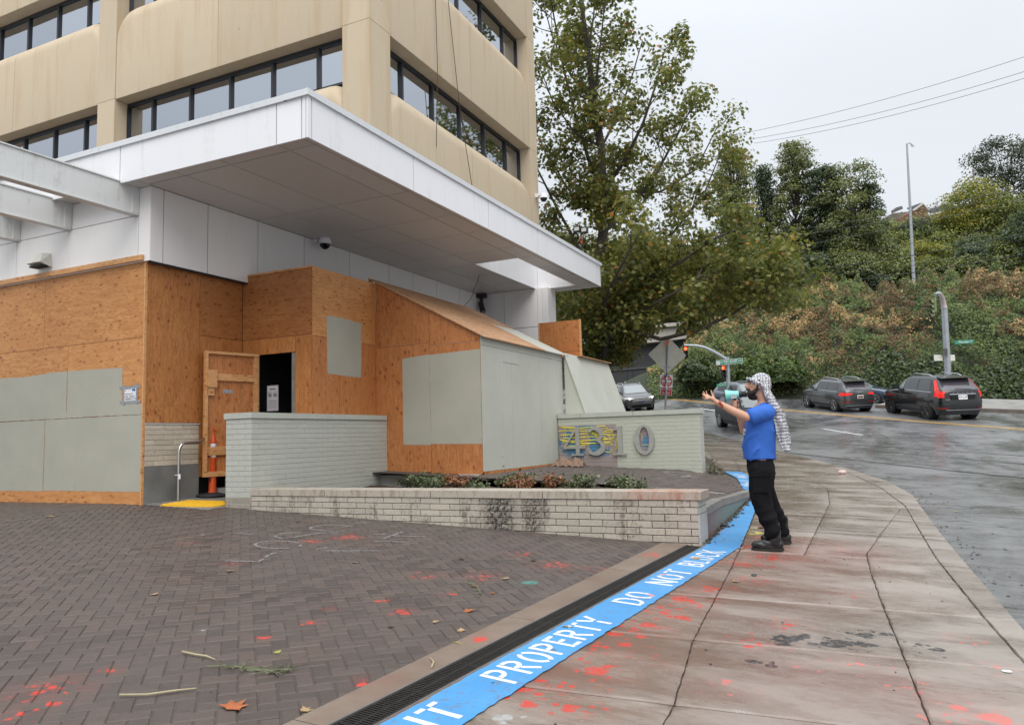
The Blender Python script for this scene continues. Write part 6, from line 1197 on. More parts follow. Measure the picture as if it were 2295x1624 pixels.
# ---- overhead wires
M_WIRE = plain('grey_wire', (.10, .105, .11), .6); M_WIRED = plain('black_wire', (.02, .02, .021), .6)
Zw = lambda x, y: ((3500+x/2.953)*.5603, (700+y/2.953)*.5603)
def wire(p0, p1, D0, D1, r, label, mat, sag=.35):
    a, b_ = atd(*p0, D0), atd(*p1, D1); d = b_-a; pts = [a+d*t+np.array([0, 0, -4*sag*t*(1-t)]) for t in np.linspace(-.05, 1.12, 26)]
    return one('power_line', MB().tube(pts, r, 5, False), mat, label, 'cable', 'overhead wires')
for p0, p1, lb in (((1645, 303), (2295, 128), 'highest of the three overhead wires crossing open sky'), ((1700, 309), (2295, 161), 'middle of the three overhead wires crossing open sky'), ((1712, 318), (2295, 176), 'lowest of the three overhead wires crossing open sky')): wire(p0, p1, 62, 46, .016, lb, M_WIRE)
for i, (yl, yr, r, lb) in enumerate(((440, 140, .013, 'wire passing just over the grey gable roof'), (505, 192, .012, 'wire crossing the red house roof edge'), (612, 262, .012, 'wire crossing below the red house'), (815, 545, .018, 'wire crossing the yellow green trees'), (955, 690, .030, 'thick twisted wire crossing the slope trees'), (1020, 755, .012, 'thin wire just under the thick twisted wire'), (1060, 848, .018, 'wire in the middle of the lower bundle'), (1145, 930, .030, 'thick black wire low across the slope trees'), (1218, 1005, .015, 'lowest wire just above the bank crest'))):
    x0, y0 = Zw(0, yl); x1, y1 = Zw(1760, yr); k = (y1-y0)/(x1-x0); wire((1600, y0-k*(x0-1600)*.9), (2300, y1), 66, 50, r, lb, M_WIRED if i > 2 else M_WIRE, .5)
# ---- houses on the skyline
def zh(x, y, D=108): return np.array(atd(*Zw(x, y), D))
M_ROOF = plain('grey_shingle', (.13, .135, .145), .8, var=.2, nsc=3); M_RED = plain('red_brown_siding', (.24, .095, .055), .7, var=.12); M_TRIM = plain('pale_trim', (.46, .45, .40), .6); bkv = np.array([FW[0], FW[1], 0])*9
hs_ = thing('house', 'red brown house with grey roof and pale corner trim on the skyline', 'house', tuple(zh(750, 620)))
part('wall', MB().prism([zh(690, 455), zh(690, 640), zh(960, 640), zh(960, 420)], tuple(bkv)), M_RED, hs_); part('roof', MB().prism([zh(612, 425), zh(660, 465), zh(985, 410), zh(900, 355)], (0, 0, .25)), M_ROOF, hs_)
part('gutter', MB().tube([zh(655, 470, 107.6), zh(985, 413, 107.6)], .16, 6), M_TRIM, hs_)
for x in (688, 818): part('corner_trim', MB().prism([zh(x-6, 452, 107.8), zh(x-6, 640, 107.8), zh(x+7, 640, 107.8), zh(x+7, 449, 107.8)], tuple(bkv*.02)), M_TRIM, hs_)
for x0, x1 in ((700, 748), (755, 808)):
    f = part('window', MB().prism([zh(x0, 505, 107.7), zh(x0, 545, 107.7), zh(x1, 538, 107.7), zh(x1, 492, 107.7)], tuple(bkv*.02)), M_TRIM, hs_); part('pane', MB().prism([zh(x0+8, 510, 107.6), zh(x0+8, 540, 107.6), zh(x1-8, 533, 107.6), zh(x1-8, 500, 107.6)], tuple(bkv*.01)), plain('dull_pane', (.16, .18, .19), .15), f)
gh = thing('house', 'grey gabled house roof peeking above the trees left of the red house', 'house', tuple(zh(480, 560)))
part('wall', MB().prism([zh(455, 420), zh(455, 560), zh(625, 560), zh(625, 415), zh(565, 345)], tuple(bkv)), M_RED, gh); part('roof', MB().prism([zh(380, 405), zh(455, 425), zh(568, 342), zh(520, 352)], (0, 0, .2)), M_ROOF, gh)
part('barge_board', MB().tube([zh(450, 425, 107.5), zh(566, 342, 107.5), zh(630, 418, 107.5)], .18, 6), M_TRIM, gh)
part('roof', MB().prism([zh(190, 440, 112), zh(200, 455, 112), zh(330, 400, 112), zh(318, 380, 112), zh(250, 400, 112)], (0, 0, .2)), M_ROOF, gh); part('wall', MB().prism([zh(205, 452, 113), zh(205, 600, 113), zh(420, 600, 113), zh(420, 430, 113)], tuple(bkv)), plain('grey_siding', (.20, .18, .15), .8), gh)
# ---- barrier along the bank crest
bm_ = MB(); X = np.linspace(float(onY(1920, 660, 64)[0]), 30, 20)
for a, c in zip(X[:-1], X[1:]):
    za, zc = bank(a, 1)[2]+.1, bank(c, 1)[2]+.1; bm_.hexa([(a, 64, za-1.5), (c-.03, 64, zc-1.5), (c-.03, 64.3, zc-1.5), (a, 64.3, za-1.5)], [(a, 64, za+.75), (c-.03, 64, zc+.75), (c-.03, 64.2, zc+.75), (a, 64.2, za+.75)])
one('barrier_wall', bm_, plain('weathered_barrier', (.17, .165, .15), .8, var=.35, nsc=1.5), 'grey barrier wall along the crest of the bank', 'wall')
# ---- viaduct and its dark abutment at the left end of the bank
YV = 66.0; vd = thing('viaduct', 'concrete viaduct edge over a dark abutment wall behind the plane tree', 'bridge', (-24, YV, 3)); M_ABUT = plain('dark_abutment', (.040, .042, .044), .8, var=.25, nsc=.5); M_VCON = plain('viaduct_concrete', (.42, .39, .34), .8, var=.15, nsc=.8)  # abutment wall in an even near-black grey
pt = lambda x, y, Y=YV: np.array(onY(x, y, Y))
part('abutment', MB().prism([pt(1240, 950), pt(1240, 770), pt(1660, 735), pt(1690, 735), pt(1690, 950)], (0, 2, 0)), M_ABUT, vd)
part('girder', MB().prism([pt(1240, 788, 65.2), pt(1240, 758, 65.2), pt(1480, 738, 65.2), pt(1700, 716, 65.2), pt(1700, 738, 65.2), pt(1480, 765, 65.2)], (0, 1.5, 0)), M_VCON, vd); part('parapet', MB().prism([pt(1240, 752, 64.8), pt(1240, 744, 64.8), pt(1700, 708, 64.8), pt(1700, 715, 64.8)], (0, .5, 0)), M_VCON, vd)
part('pier', MB().prism([pt(1494, 940, 65.0), pt(1494, 805, 65.0), pt(1512, 803, 65.0), pt(1512, 940, 65.0)], (0, 1, 0)), M_VCON, vd)
for x in (1405, 1418): part('panel_joint', MB().prism([pt(x, 940, 65.98), pt(x, 800, 65.98), pt(x+1, 800, 65.98), pt(x+1, 940, 65.98)], (0, .05, 0)), M_GAP, vd)
part('abutment_ledge', MB().prism([pt(1240, 842, 65.9), pt(1240, 838, 65.9), pt(1560, 812, 65.9), pt(1560, 816, 65.9)], (0, .3, 0)), plain('dark_ledge', (.07, .07, .07), .8), vd)  # ledge dark grey, slightly paler than the abutment
part('lamp', MB().box(*(lambda p: (p[0]-.25, p[0]+.25, 65.5, 65.9, p[2]-.15, p[2]+.2))(pt(1471, 845, 65.9))), M_BLKP, vd)
fn_ = thing('picket_fence', 'black steel picket fence under the viaduct edge', 'fence', (-12, 63, 6)); 
for k in range(44):
    x = 1540+k*3.4; y1 = 757-(x-1540)*.085; part('picket', MB().tube([pt(x, y1+62, 63.5), pt(x, y1, 63.5)], .028, 4), M_BLKP, fn_)
for y in (6, 40): part('rail', MB().tube([pt(1538, 757+y, 63.5), pt(1690, 744+y, 63.5)], .03, 4), M_BLKP, fn_)
# ================================================================== CARS
def pchip(x, pts):
    X = [p[0] for p in pts]; Y = [p[1] for p in pts]
    if x <= X[0]: return Y[0]
    if x >= X[-1]: return Y[-1]
    i = max(k for k in range(len(X)) if X[k] <= x); i = min(i, len(X)-2); t = (x-X[i])/(X[i+1]-X[i]); t = t*t*(3-2*t)*.35+t*.65; return Y[i]+(Y[i+1]-Y[i])*t
def m_paint(name, col, rough=.22, metal=.35):
    n = NT(name); n.b.inputs['Coat Weight'].default_value = .7; n.b.inputs['Coat Roughness'].default_value = .06; q = n.noise(n.pos, 2.0, 3, .5); d = n.noise(n.pos, 60, 2, .8)
    return n.out(n.mix(n.mr(q, .3, .7), tuple(c*.9 for c in col), tuple(c*1.1 for c in col)), n.mr(d, .3, .7, rough*.85, rough*1.3), metal)
M_TYRE = plain('tyre_rubber', (.012, .012, .013), .7); M_RIM = plain('alloy_rim', (.34, .35, .36), .3, .8); M_RIMD = plain('dark_alloy_rim', (.075, .072, .07), .35, .7); M_ARCH = plain('wheel_arch_black', (.006, .006, .007), .9)
def m_cglass(name, col): 
    n = NT(name); return n.out(col, .04, .0, .9)
M_CG = m_cglass('car_glass', (.035, .042, .045)); M_CGT = m_cglass('tinted_rear_glass', (.085, .075, .09)); M_CGL = m_cglass('bright_side_glass', (.22, .25, .25))
M_TAIL = glow('lit_tail_lamp', (1, .03, .02), .35); M_TAIL.node_tree.nodes['Principled BSDF'].inputs['Base Color'].default_value = (.45, .015, .015, 1); M_TAILD = plain('tail_lamp_red', (.35, .012, .015), .2); M_HEAD = glow('lit_headlamp', (1, 1, .96), 2.5); M_CHR = plain('chrome_trim', (.55, .56, .57), .18, .95); M_CLAD = plain('dark_cladding', (.022, .023, .025), .5)
class Car:
    def __init__(s, name, label, P, paint, group='cars on the wet road'):
        s.P = P; s.t = thing(name, label, 'car', (0, 0, 0), 0, group); s.paint = paint
    def dims(s, z): return pchip(z, s.P['rear']), pchip(z, s.P['front']), pchip(z, s.P['w'])
    def pt(s, z, a):                                   # a: angle round the plan outline
        xr, xf, w_ = s.dims(z); xm, h = (xr+xf)/2, (xf-xr)/2; n = s.P.get('n', 7.0); c, q = math.cos(a), math.sin(a)
        return (xm+h*math.copysign(abs(c)**(2/n), c), w_*math.copysign(abs(q)**(2/n), q), z)
    def side(s, x, z, sg, off=.008):
        xr, xf, w_ = s.dims(z); xm, h = (xr+xf)/2, (xf-xr)/2; n = s.P.get('n', 7.0); t = min(.985, abs((x-xm)/h)); return (x, sg*(w_*(1-t**n)**(1/n)+off), z)
    def end(s, y, z, fr, off=.012):
        xr, xf, w_ = s.dims(z); xm, h = (xr+xf)/2, (xf-xr)/2; n = s.P.get('n', 7.0); t = min(.962, abs(y)/w_); e = h*(1-t**n)**(1/n); return (xm+fr*(e+off), y, z)
    def body(s):
        b = MB(); zs = s.P['zs']; A = np.linspace(0, 2*math.pi, 57)[:-1]
        for z in zs: b.v += [s.pt(z, a) for a in A]
        n = len(A)
        for i in range(len(zs)-1):
            for k in range(n): b.f.append((i*n+k, i*n+(k+1) % n, (i+1)*n+(k+1) % n, (i+1)*n+k)); b.mi.append(0)
        b.f.append(tuple(range(n))[::-1]); b.f.append(tuple((len(zs)-1)*n+k for k in range(n))); b.mi += [0, 0]
        part('body', b, s.paint, s.t, 32, world=False)
    def patch(s, name, fn, q, mat, nu=8, nv=5, parent=None):   # q: four corners in the surface's own two coordinates
        b = MB(); b.grid(lambda u, v: fn(*[((1-u)*(1-v)*q[0][i]+u*(1-v)*q[1][i]+u*v*q[2][i]+(1-u)*v*q[3][i]) for i in (0, 1)]), np.linspace(0, 1, nu), np.linspace(0, 1, nv)); return part(name, b, mat, parent or s.t, 179, recalc=False, world=False)
    def win(s, q, mat, sides=(1, -1), name='window', off=.008):
        for sg in sides: s.patch(name, lambda x, z: s.side(x, z, sg, off), q, mat)
    def rearq(s, q, mat, name='rear_window', off=.012, fr=-1): return s.patch(name, lambda y, z: s.end(y, z, fr, off), q, mat, 12, 5)
    def wheels(s, xw, r, trk, rim, spokes=5, wid=.23):
        for x in xw:
            for sg in (1, -1):
                yo = sg*trk; part('wheel_arch', MB().lathe([(r*1.16, sg*(trk-.30)), (r*1.16, sg*(trk+.012)), (r*1.10, sg*(trk+.014))], (x, 0, r+.02), 22, 'Y'), M_ARCH, s.t, world=False)
                b = MB().lathe([(r*.70, sg*(trk-.2)), (r*.95, sg*(trk-.2)), (r, sg*(trk-.17)), (r, sg*(trk+.0)), (r*.96, sg*(trk+.03)), (r*.72, sg*(trk+.03)), (r*.70, sg*(trk+.018))], (x, 0, r), 26, 'Y'); wt_ = part('wheel', b, M_TYRE, s.t, 40, world=False)
                rb = MB().lathe([(r*.70, sg*(trk+.034)), (r*.64, sg*(trk+.038)), (r*.63, sg*(trk+.020))], (x, 0, r), 26, 'Y', False).lathe([(.055, sg*(trk+.012)), (.06, sg*(trk+.036)), (.02, sg*(trk+.038))], (x, 0, r), 12, 'Y')
                for k in range(spokes):
                    a = 2*math.pi*k/spokes+.3; a2 = a+.06; i_, o_ = .05, r*.66
                    rb.hexa([(x+i_*math.cos(a-.35), yo+sg*.016, r+i_*math.sin(a-.35)), (x+i_*math.cos(a+.35), yo+sg*.016, r+i_*math.sin(a+.35)), (x+o_*math.cos(a2+.13), yo+sg*.016, r+o_*math.sin(a2+.13)), (x+o_*math.cos(a2-.13), yo+sg*.016, r+o_*math.sin(a2-.13))], [(x+i_*math.cos(a-.3), yo+sg*.036, r+i_*math.sin(a-.3)), (x+i_*math.cos(a+.3), yo+sg*.036, r+i_*math.sin(a+.3)), (x+o_*math.cos(a2+.09), yo+sg*.036, r+o_*math.sin(a2+.09)), (x+o_*math.cos(a2-.09), yo+sg*.036, r+o_*math.sin(a2-.09))])
                part('rim', rb, rim, wt_, 40, world=False)
    def mirror(s, x, z, sg, mat): part('door_mirror', MB().hexa([(x-.06, sg*s.P['w'][6][1]*.98, z-.06), (x+.06, sg*s.P['w'][6][1]*.98, z-.06), (x+.09, sg*(s.P['w'][6][1]+.22), z-.05), (x-.09, sg*(s.P['w'][6][1]+.22), z-.05)], [(x-.05, sg*s.P['w'][6][1]*.98, z+.08), (x+.05, sg*s.P['w'][6][1]*.98, z+.08), (x+.05, sg*(s.P['w'][6][1]+.21), z+.10), (x-.08, sg*(s.P['w'][6][1]+.21), z+.10)]), mat, s.t, world=False)
    def put(s, rear, front, base):                     # ground contacts of a rear and a front wheel on one side (world), and their local points
        r_, f_ = Vector(rear), Vector(front); d = f_-r_; yaw = math.atan2(d.y, d.x); lr = Vector(base); m = Matrix.Rotation(yaw, 3, 'Z'); c = r_-m @ lr
        pitch = -math.atan2(S(c.x+d.x*.5, c.y+d.y*.5)-S(c.x-d.x*.5, c.y-d.y*.5), d.length)
        R = Matrix.Rotation(yaw, 4, 'Z') @ Matrix.Rotation(pitch, 4, 'Y'); lt = Vector((-d.y, d.x, 0)).normalized(); roll = math.atan2(S(c.x+lt.x, c.y+lt.y)-S(c.x-lt.x, c.y-lt.y), 2); R = R @ Matrix.Rotation(roll, 4, 'X')
        s.t.rotation_euler = R.to_euler(); s.t.location = (c.x, c.y, S(c.x, c.y)-.12)
    def put2(s, px, py, base, deg, back, k):          # stands with local point base at the ground seen at (px, py); deg turns it off the sight line
        g_ = Vector(gnd(px, py, -.12)); v = Vector((g_.x, g_.y, 0)).normalized(); rt = Vector((v.y, -v.x, 0)); a = math.radians(deg); h = (v*math.cos(a)-rt*math.sin(a)) if back else (-v*math.cos(a)+rt*math.sin(a))
        m = Matrix.Rotation(math.atan2(h.y, h.x), 3, 'Z'); c = g_-m @ (Vector(base)*k); s.put(c, c+h, (0, 0, 0)); s.t.scale = (k, k, k)
    def lines(s, xs, z0, z1, sides=(1, -1)):
        for sg in sides:
            for x in xs: s.patch('door_seam', lambda a, z: s.side(a, z, sg, .003), [(x, z0), (x+.012, z0), (x+.012, z1), (x, z1)], M_ARCH, 2, 6)
ZS_ = [.22, .30, .42, .55, .68, .80, .90, .97, 1.02, 1.07, 1.14, 1.22, 1.30, 1.38, 1.46, 1.53, 1.59, 1.63, 1.655, 1.665]
def suv_profile(L=4.65, W=.93, H=1.67, cowl=.98, hood=.72, rake=.55, rear_rake=.42, nose=1.0):
    h = L/2; k = H/1.67; rf = h-L*.20-.62-rake                                   # roof front edge
    Z = lambda a: a*k
    rear = [(.2*k, -h+.10), (.42*k, -h+.02), (.60*k, -h), (.80*k, -h+.03), (1.0*k, -h+.06), (1.14*k, -h+.11), (1.30*k, -h+.11+rear_rake*.38), (1.53*k, -h+.11+rear_rake*.85), (1.62*k, -h+.13+rear_rake), (1.665*k, -h+.5+rear_rake)]
    front = [(.2*k, h-.14), (.42*k, h-.02), (.60*k, h), (.76*k, h-.05), (.90*k, h-.18), (.97*k, h-.46), (1.02*k, h-.86), (1.07*k, h-1.12), (1.30*k, h-1.12-rake*.50), (1.53*k, h-1.12-rake*1.02), (1.62*k, h-1.30-rake*1.18), (1.665*k, h-2.0-rake)]
    w_ = [(.2*k, W*.88), (.42*k, W*.965), (.60*k, W), (.80*k, W*.99), (.97*k, W*.965), (1.02*k, W*.95), (1.07*k, W*.925), (1.30*k, W*.835), (1.53*k, W*.735), (1.62*k, W*.66), (1.665*k, W*.42)]
    return dict(rear=rear, front=front, w=w_, zs=[z*k for z in ZS_], h=h, k=k, rake=rake, rr=rear_rake)
def suv(name, label, paint, P, rear_glass=M_CGT, side_glass=M_CG, front_side=M_CGL, rim=M_RIM, wb=2.82, r=.365, rails=True, clad=True, spokes=5, W=.93):
    c = Car(name, label, P, paint); c.body(); k, h, rk, rr_ = P['k'], P['h'], P['rake'], P['rr']; xf = wb/2+.02; xr = -wb/2+.02
    A = lambda z: pchip(z*k, P['front']); B = lambda z: pchip(z*k, P['rear'])
    z0, z1 = 1.085*k, 1.50*k
    c.win([(.42, z0), (A(1.09)-.20, z0), (A(1.49)-.16, z1), (.36, z1)], front_side); c.win([(-.62, z0), (.36, z0), (.30, z1), (-.60, z1)], side_glass); c.win([(B(1.1)+.62, z0+.05), (-.68, z0), (-.66, z1), (B(1.5)+.36, z1-.04)], side_glass)
    for fr, nm, mt, zz in ((1, 'windscreen', M_CGL, (1.10, 1.54)), (-1, 'rear_window', rear_glass, (1.16, 1.53))):
        wa, wb_ = pchip(zz[0]*k, P['w'])*.84, pchip(zz[1]*k, P['w'])*.84; c.rearq([(-wa, zz[0]*k), (wa, zz[0]*k), (wb_, zz[1]*k), (-wb_, zz[1]*k)], mt, nm, .012, fr)
    c.lines((.40, -.63), .36*k, 1.07*k); c.lines((A(1.09)-.42,), .62*k, 1.05*k)
    if clad:
        for sg in (1, -1): c.patch('sill', lambda x, z: c.side(x, z, sg, .01), [(xr+.42, .25), (xf-.42, .25), (xf-.42, .36), (xr+.42, .36)], M_CLAD)
        c.rearq([(-W*.86, .24), (W*.86, .24), (W*.84, .42*k), (-W*.84, .42*k)], M_CLAD, 'rear_bumper'); c.rearq([(-W*.80, .24), (W*.80, .24), (W*.80, .40*k), (-W*.80, .40*k)], M_CLAD, 'front_bumper', fr=1)
    for sg in (1, -1): c.patch('belt_trim', lambda x, z: c.side(x, z, sg, .012), [(B(1.1)+.55, 1.055*k), (A(1.08)-.12, 1.055*k), (A(1.08)-.12, 1.075*k), (B(1.1)+.55, 1.075*k)], M_CHR, 10, 2)
    for x in (.48, -.52):
        for sg in (1, -1): c.patch('door_handle', lambda a, z: c.side(a, z, sg, .03), [(x-.20, .93*k), (x, .93*k), (x, .96*k), (x-.20, .96*k)], paint, 3, 2)
    if rails:
        for sg in (1, -1): part('roof_rail', MB().tube([(B(1.5)+.5, sg*W*.60, 1.63*k), (B(1.5)+.75, sg*W*.60, 1.70*k), (0, sg*W*.60, 1.72*k), (A(1.5)-.5, sg*W*.60, 1.68*k), (A(1.5)-.25, sg*W*.60, 1.60*k)], .02, 6), M_CHR, c.t, 60, world=False)
    c.wheels((xr, xf), r, W*.955, rim, spokes)
    for sg in (1, -1): c.mirror(A(1.09)-.42, 1.12*k, sg, M_CLAD if False else paint)
    return c, xr, xf
def plate(c, y, z, w_, h_, txt, mat, ink, fr=-1):
    p0 = Vector(c.end(y, z, fr, .02)); n = Vector((fr, 0, .12)).normalized(); m = facing(p0, n); b = MB().prism([(w_/2, h_/2, 0), (-w_/2, h_/2, 0), (-w_/2, -h_/2, 0), (w_/2, -h_/2, 0)], (0, 0, -.01)); b.xf(m); o = part('number_plate', b, mat, c.t, world=False)
    if txt:
        t = text(o, txt, m @ Matrix.Translation((0, 0, .002)), h_*.62, ink, xs=.82); t.location = (0, 0, 0)
# black car nearest on the right, seen from behind
V_ = lambda x, y: ((3500+x/4.989)*.5603, (1470+y/4.989)*.5603)
P_ = suv_profile(4.63, .945, 1.70, rake=.62, rear_rake=.50); c, xr, xf = suv('black_car', 'black wet SUV with tall red tail lamps waiting on the road', m_paint('black_paint', (.010, .011, .012), .2, .2), P_, rim=M_RIMD, wb=2.78, r=.37, W=.945)
kk = P_['k']
for sg in (1, -1):
    c.patch('tail_lamp', lambda a, z: c.side(a, z, sg, .012), [(-2.24, .88*kk), (-2.06, .86*kk), (-2.10, 1.08*kk), (-2.2, 1.12*kk)], M_TAIL); c.rearq([(sg*.905, .90*kk), (sg*.68, .93*kk), (sg*.70, 1.10*kk), (sg*.86, 1.14*kk)], M_TAIL, 'tail_lamp', .014); c.rearq([(sg*.875, 1.12*kk), (sg*.79, 1.10*kk), (sg*.655, 1.50*kk), (sg*.70, 1.53*kk)], M_TAIL, 'tail_lamp', .016)
c.rearq([(-.50, .985*kk), (.50, .985*kk), (.50, 1.015*kk), (-.50, 1.015*kk)], M_CHR, 'chrome_bar', .03); c.rearq([(-.45, .80*kk), (.45, .80*kk), (.50, .97*kk), (-.50, .97*kk)], M_ARCH, 'plate_recess', .016); plate(c, 0, .885*kk, .34, .17, '539 LXP', M_SIGW, plain('plate_ink_blue', (.03, .05, .15), .5))
c.rearq([(-.62, .40*kk), (.62, .40*kk), (.66, .425*kk), (-.66, .425*kk)], M_CHR, 'bumper_trim', .02); c.rearq([(-.88, .62*kk), (.88, .62*kk), (.90, .645*kk), (-.90, .645*kk)], M_CLAD, 'bumper_crease', .02)
for sg in (1, -1): c.rearq([(sg*.82, .46*kk), (sg*.58, .45*kk), (sg*.56, .485*kk), (sg*.84, .51*kk)], M_TAILD, 'reflector', .02)
c.rearq([(-.40, 1.175*kk), (.22, 1.20*kk), (.22, 1.215*kk), (-.40, 1.185*kk)], M_BLKP, 'wiper', .03)
for i, ch in enumerate('VOLVO'): o = text(c.t, ch, facing(Vector(c.end(.36-i*.18, 1.045*kk, -1, .034)), (-1, 0, .2)), .065, M_CHR); o.location = (0, 0, 0)
o = text(c.t, 'XC60', facing(Vector(c.end(.60, .80*kk, -1, .03)), (-1, 0, .1)), .07, M_CHR); o.location = (0, 0, 0)
part('spoiler', MB().hexa([(-2.02, -.62, 1.575*kk), (-2.02, .62, 1.575*kk), (-1.6, .62, 1.60*kk), (-1.6, -.62, 1.60*kk)], [(-2.03, -.60, 1.60*kk), (-2.03, .60, 1.60*kk), (-1.6, .60, 1.655*kk), (-1.6, -.60, 1.655*kk)]), c.paint, c.t, world=False)
c.put2(2077, 939, (xr, .90, 0), 29, True, 1.07)
# grey car ahead of it
A_ = lambda x, y: ((3180+x/4.989)*.5603, (1490+y/4.989)*.5603)
P_ = suv_profile(4.66, .945, 1.66, rake=.58, rear_rake=.46); c, xr, xf = suv('grey_car', 'dark grey SUV with chrome window surround and lit tail lamps on the road', m_paint('grey_paint', (.075, .08, .083), .25, .5), P_, rim=M_RIM, wb=2.82, r=.37, W=.945); kk = P_['k']
for sg in (1, -1):
    c.rearq([(sg*.925, .86*kk), (sg*.40, .93*kk), (sg*.42, 1.0*kk), (sg*.90, 1.03*kk)], M_TAIL, 'tail_lamp', .016); c.patch('tail_lamp', lambda a, z: c.side(a, z, sg, .012), [(-2.25, .86*kk), (-2.02, .95*kk), (-2.04, 1.02*kk), (-2.2, 1.03*kk)], M_TAIL); c.rearq([(sg*.86, .545*kk), (sg*.40, .535*kk), (sg*.40, .575*kk), (sg*.86, .585*kk)], M_TAILD, 'reflector', .018)
    for zz_, x0, x1 in ((1.545, -1.75, A_ and .55),): c.patch('window_trim', lambda a, z: c.side(a, z, sg, .012), [(-1.85, 1.52*kk), (.28, 1.52*kk), (.26, 1.54*kk), (-1.82, 1.54*kk)], M_CHR, 10, 2)
plate(c, 0, .81*kk, .33, .17, '', M_SIGW, M_INK); o = c.rearq([(-.14, .765*kk), (.14, .765*kk), (.14, .855*kk), (-.14, .855*kk)], plain('dealer_plate', (.20, .085, .06), .5), 'plate_insert', .04)
c.rearq([(-.80, .36*kk), (.80, .36*kk), (.72, .39*kk), (-.72, .39*kk)], M_CHR, 'bumper_trim', .03); c.rearq([(-.92, .64*kk), (.92, .64*kk), (.92, .66*kk), (-.92, .66*kk)], M_CHR if False else c.paint, 'bumper_crease', .03); c.rearq([(-.1, 1.165*kk), (.32, 1.18*kk), (.32, 1.195*kk), (-.1, 1.175*kk)], M_BLKP, 'wiper', .03)
for i in range(4):
    b = MB().tube([Vector(c.end(.13-i*.085+.05*math.cos(a), 1.02*kk+.05*math.sin(a), -1, .02)) for a in np.linspace(0, 2*math.pi, 13)], .008, 4, False); part('badge_ring', b, M_CHR, c.t, world=False)
part('spoiler', MB().hexa([(-2.10, -.60, 1.575*kk), (-2.10, .60, 1.575*kk), (-1.6, .60, 1.60*kk), (-1.6, -.60, 1.60*kk)], [(-2.11, -.58, 1.60*kk), (-2.11, .58, 1.60*kk), (-1.6, .58, 1.655*kk), (-1.6, -.58, 1.655*kk)]), c.paint, c.t, world=False)
c.put2(1870, 922.5, (xr, .90, 0), 29, True, .93)
# blue car crossing beyond, dark car turning behind the man, silver car behind that
P_ = suv_profile(4.8, .93, 1.50, rake=.78, rear_rake=.62); c, xr, xf = suv('blue_car', 'slate blue saloon heading right behind the grey SUV', m_paint('slate_blue_paint', (.055, .075, .12), .25, .4), P_, rim=M_RIM, wb=2.85, r=.34, rails=False, side_glass=M_CGL)
q = gnd(1985, 905, -.12); dr_ = Vector((RT[0], RT[1], 0)).normalized(); fwd = (dr_*1.0+Vector((FW[0], FW[1], 0))*.05).normalized(); fr = Vector(q)+dr_*.35+Vector((0, 1.2, 0)); c.put2(1962, 905, (xf, -.89, 0), 84, False, .86)
K_ = lambda x, y: ((2750+x/2.32)*.5603, (1550+y/2.32)*.5603)
P_ = suv_profile(4.7, .93, 1.62, rake=.70, rear_rake=.45); c, xr, xf = suv('dark_car', 'near black SUV turning right behind the man with megaphone', m_paint('dark_green_black_paint', (.008, .009, .009), .25, .1), P_, rim=M_RIM, wb=2.80, r=.36, spokes=7); kk = P_['k']; pn = c.paint.node_tree.nodes['Principled BSDF']; pn.inputs['Coat Weight'].default_value = 0; pn.inputs['Metallic'].default_value = 0; pn.inputs['Specular IOR Level'].default_value = .12
for sg in (1, -1): c.patch('tail_lamp', lambda a, z: c.side(a, z, sg, .012), [(-2.28, .84*kk), (-2.1, .86*kk), (-2.12, .94*kk), (-2.26, .95*kk)], M_TAILD); c.rearq([(sg*.90, .74*kk), (sg*.5, .72*kk), (sg*.5, .82*kk), (sg*.86, .86*kk)], M_SIGW, 'headlamp', .012, 1)
c.put2(1662, 968, (xf, -.89, 0), 21, False, .86)
P_ = suv_profile(4.6, .92, 1.66, rake=.6, rear_rake=.4); c, xr, xf = suv('silver_car', 'silver blue SUV mostly hidden behind the raised hand', m_paint('silver_blue_paint', (.20, .22, .26), .25, .5), P_, rim=M_RIM, wb=2.75, r=.36); kk = P_['k']
for sg in (1, -1): c.patch('tail_lamp', lambda a, z: c.side(a, z, sg, .012), [(-2.24, .92*kk), (-1.95, .95*kk), (-1.97, 1.02*kk), (-2.2, 1.04*kk)], M_TAILD)
q = Vector(gnd(1607, 916, -.12)); fwd = (dr_*.93+Vector((-FW[0], -FW[1], 0))*.30).normalized(); c.put2(1612, 913, (xr, -.88, 0), 38, False, .80)
# grey crossover facing us from the underpass, white car behind it
B_ = lambda x, y: ((2400+x/7.65)*.5603, (1500+y/7.65)*.5603)
P_ = suv_profile(4.69, .93, 1.65, rake=.78, rear_rake=.62); c, xr, xf = suv('grey_crossover', 'graphite crossover with headlamps on emerging from the dark underpass', m_paint('graphite_paint', (.085, .082, .082), .25, .55), P_, rim=M_RIMD, wb=2.85, r=.37, front_side=M_CG); kk = P_['k']
for sg in (1, -1):
    c.rearq([(sg*.93, .80*kk), (sg*.45, .80*kk), (sg*.48, .84*kk), (sg*.90, .90*kk)], M_SIGW, 'headlamp', .016, 1); c.rearq([(sg*.76, .79*kk), (sg*.64, .79*kk), (sg*.64, .87*kk), (sg*.76, .87*kk)], M_HEAD, 'headlamp_bulb', .03, 1); c.rearq([(sg*.93, .36*kk), (sg*.78, .34*kk), (sg*.80, .74*kk), (sg*.92, .76*kk)], M_CLAD, 'corner_vent', .014, 1)
    for xx in (xr, xf): pass
c.rearq([(-.62, .765*kk), (.62, .765*kk), (.66, .80*kk), (-.66, .80*kk)], M_ARCH, 'grille_slot', .016, 1); c.rearq([(-.62, .26*kk), (.62, .26*kk), (.52, .42*kk), (-.52, .42*kk)], M_ARCH, 'lower_grille', .02, 1); plate(c, 0, .57*kk, .32, .16, '', plain('dark_blue_plate', (.03, .035, .06), .4), M_INK, 1)
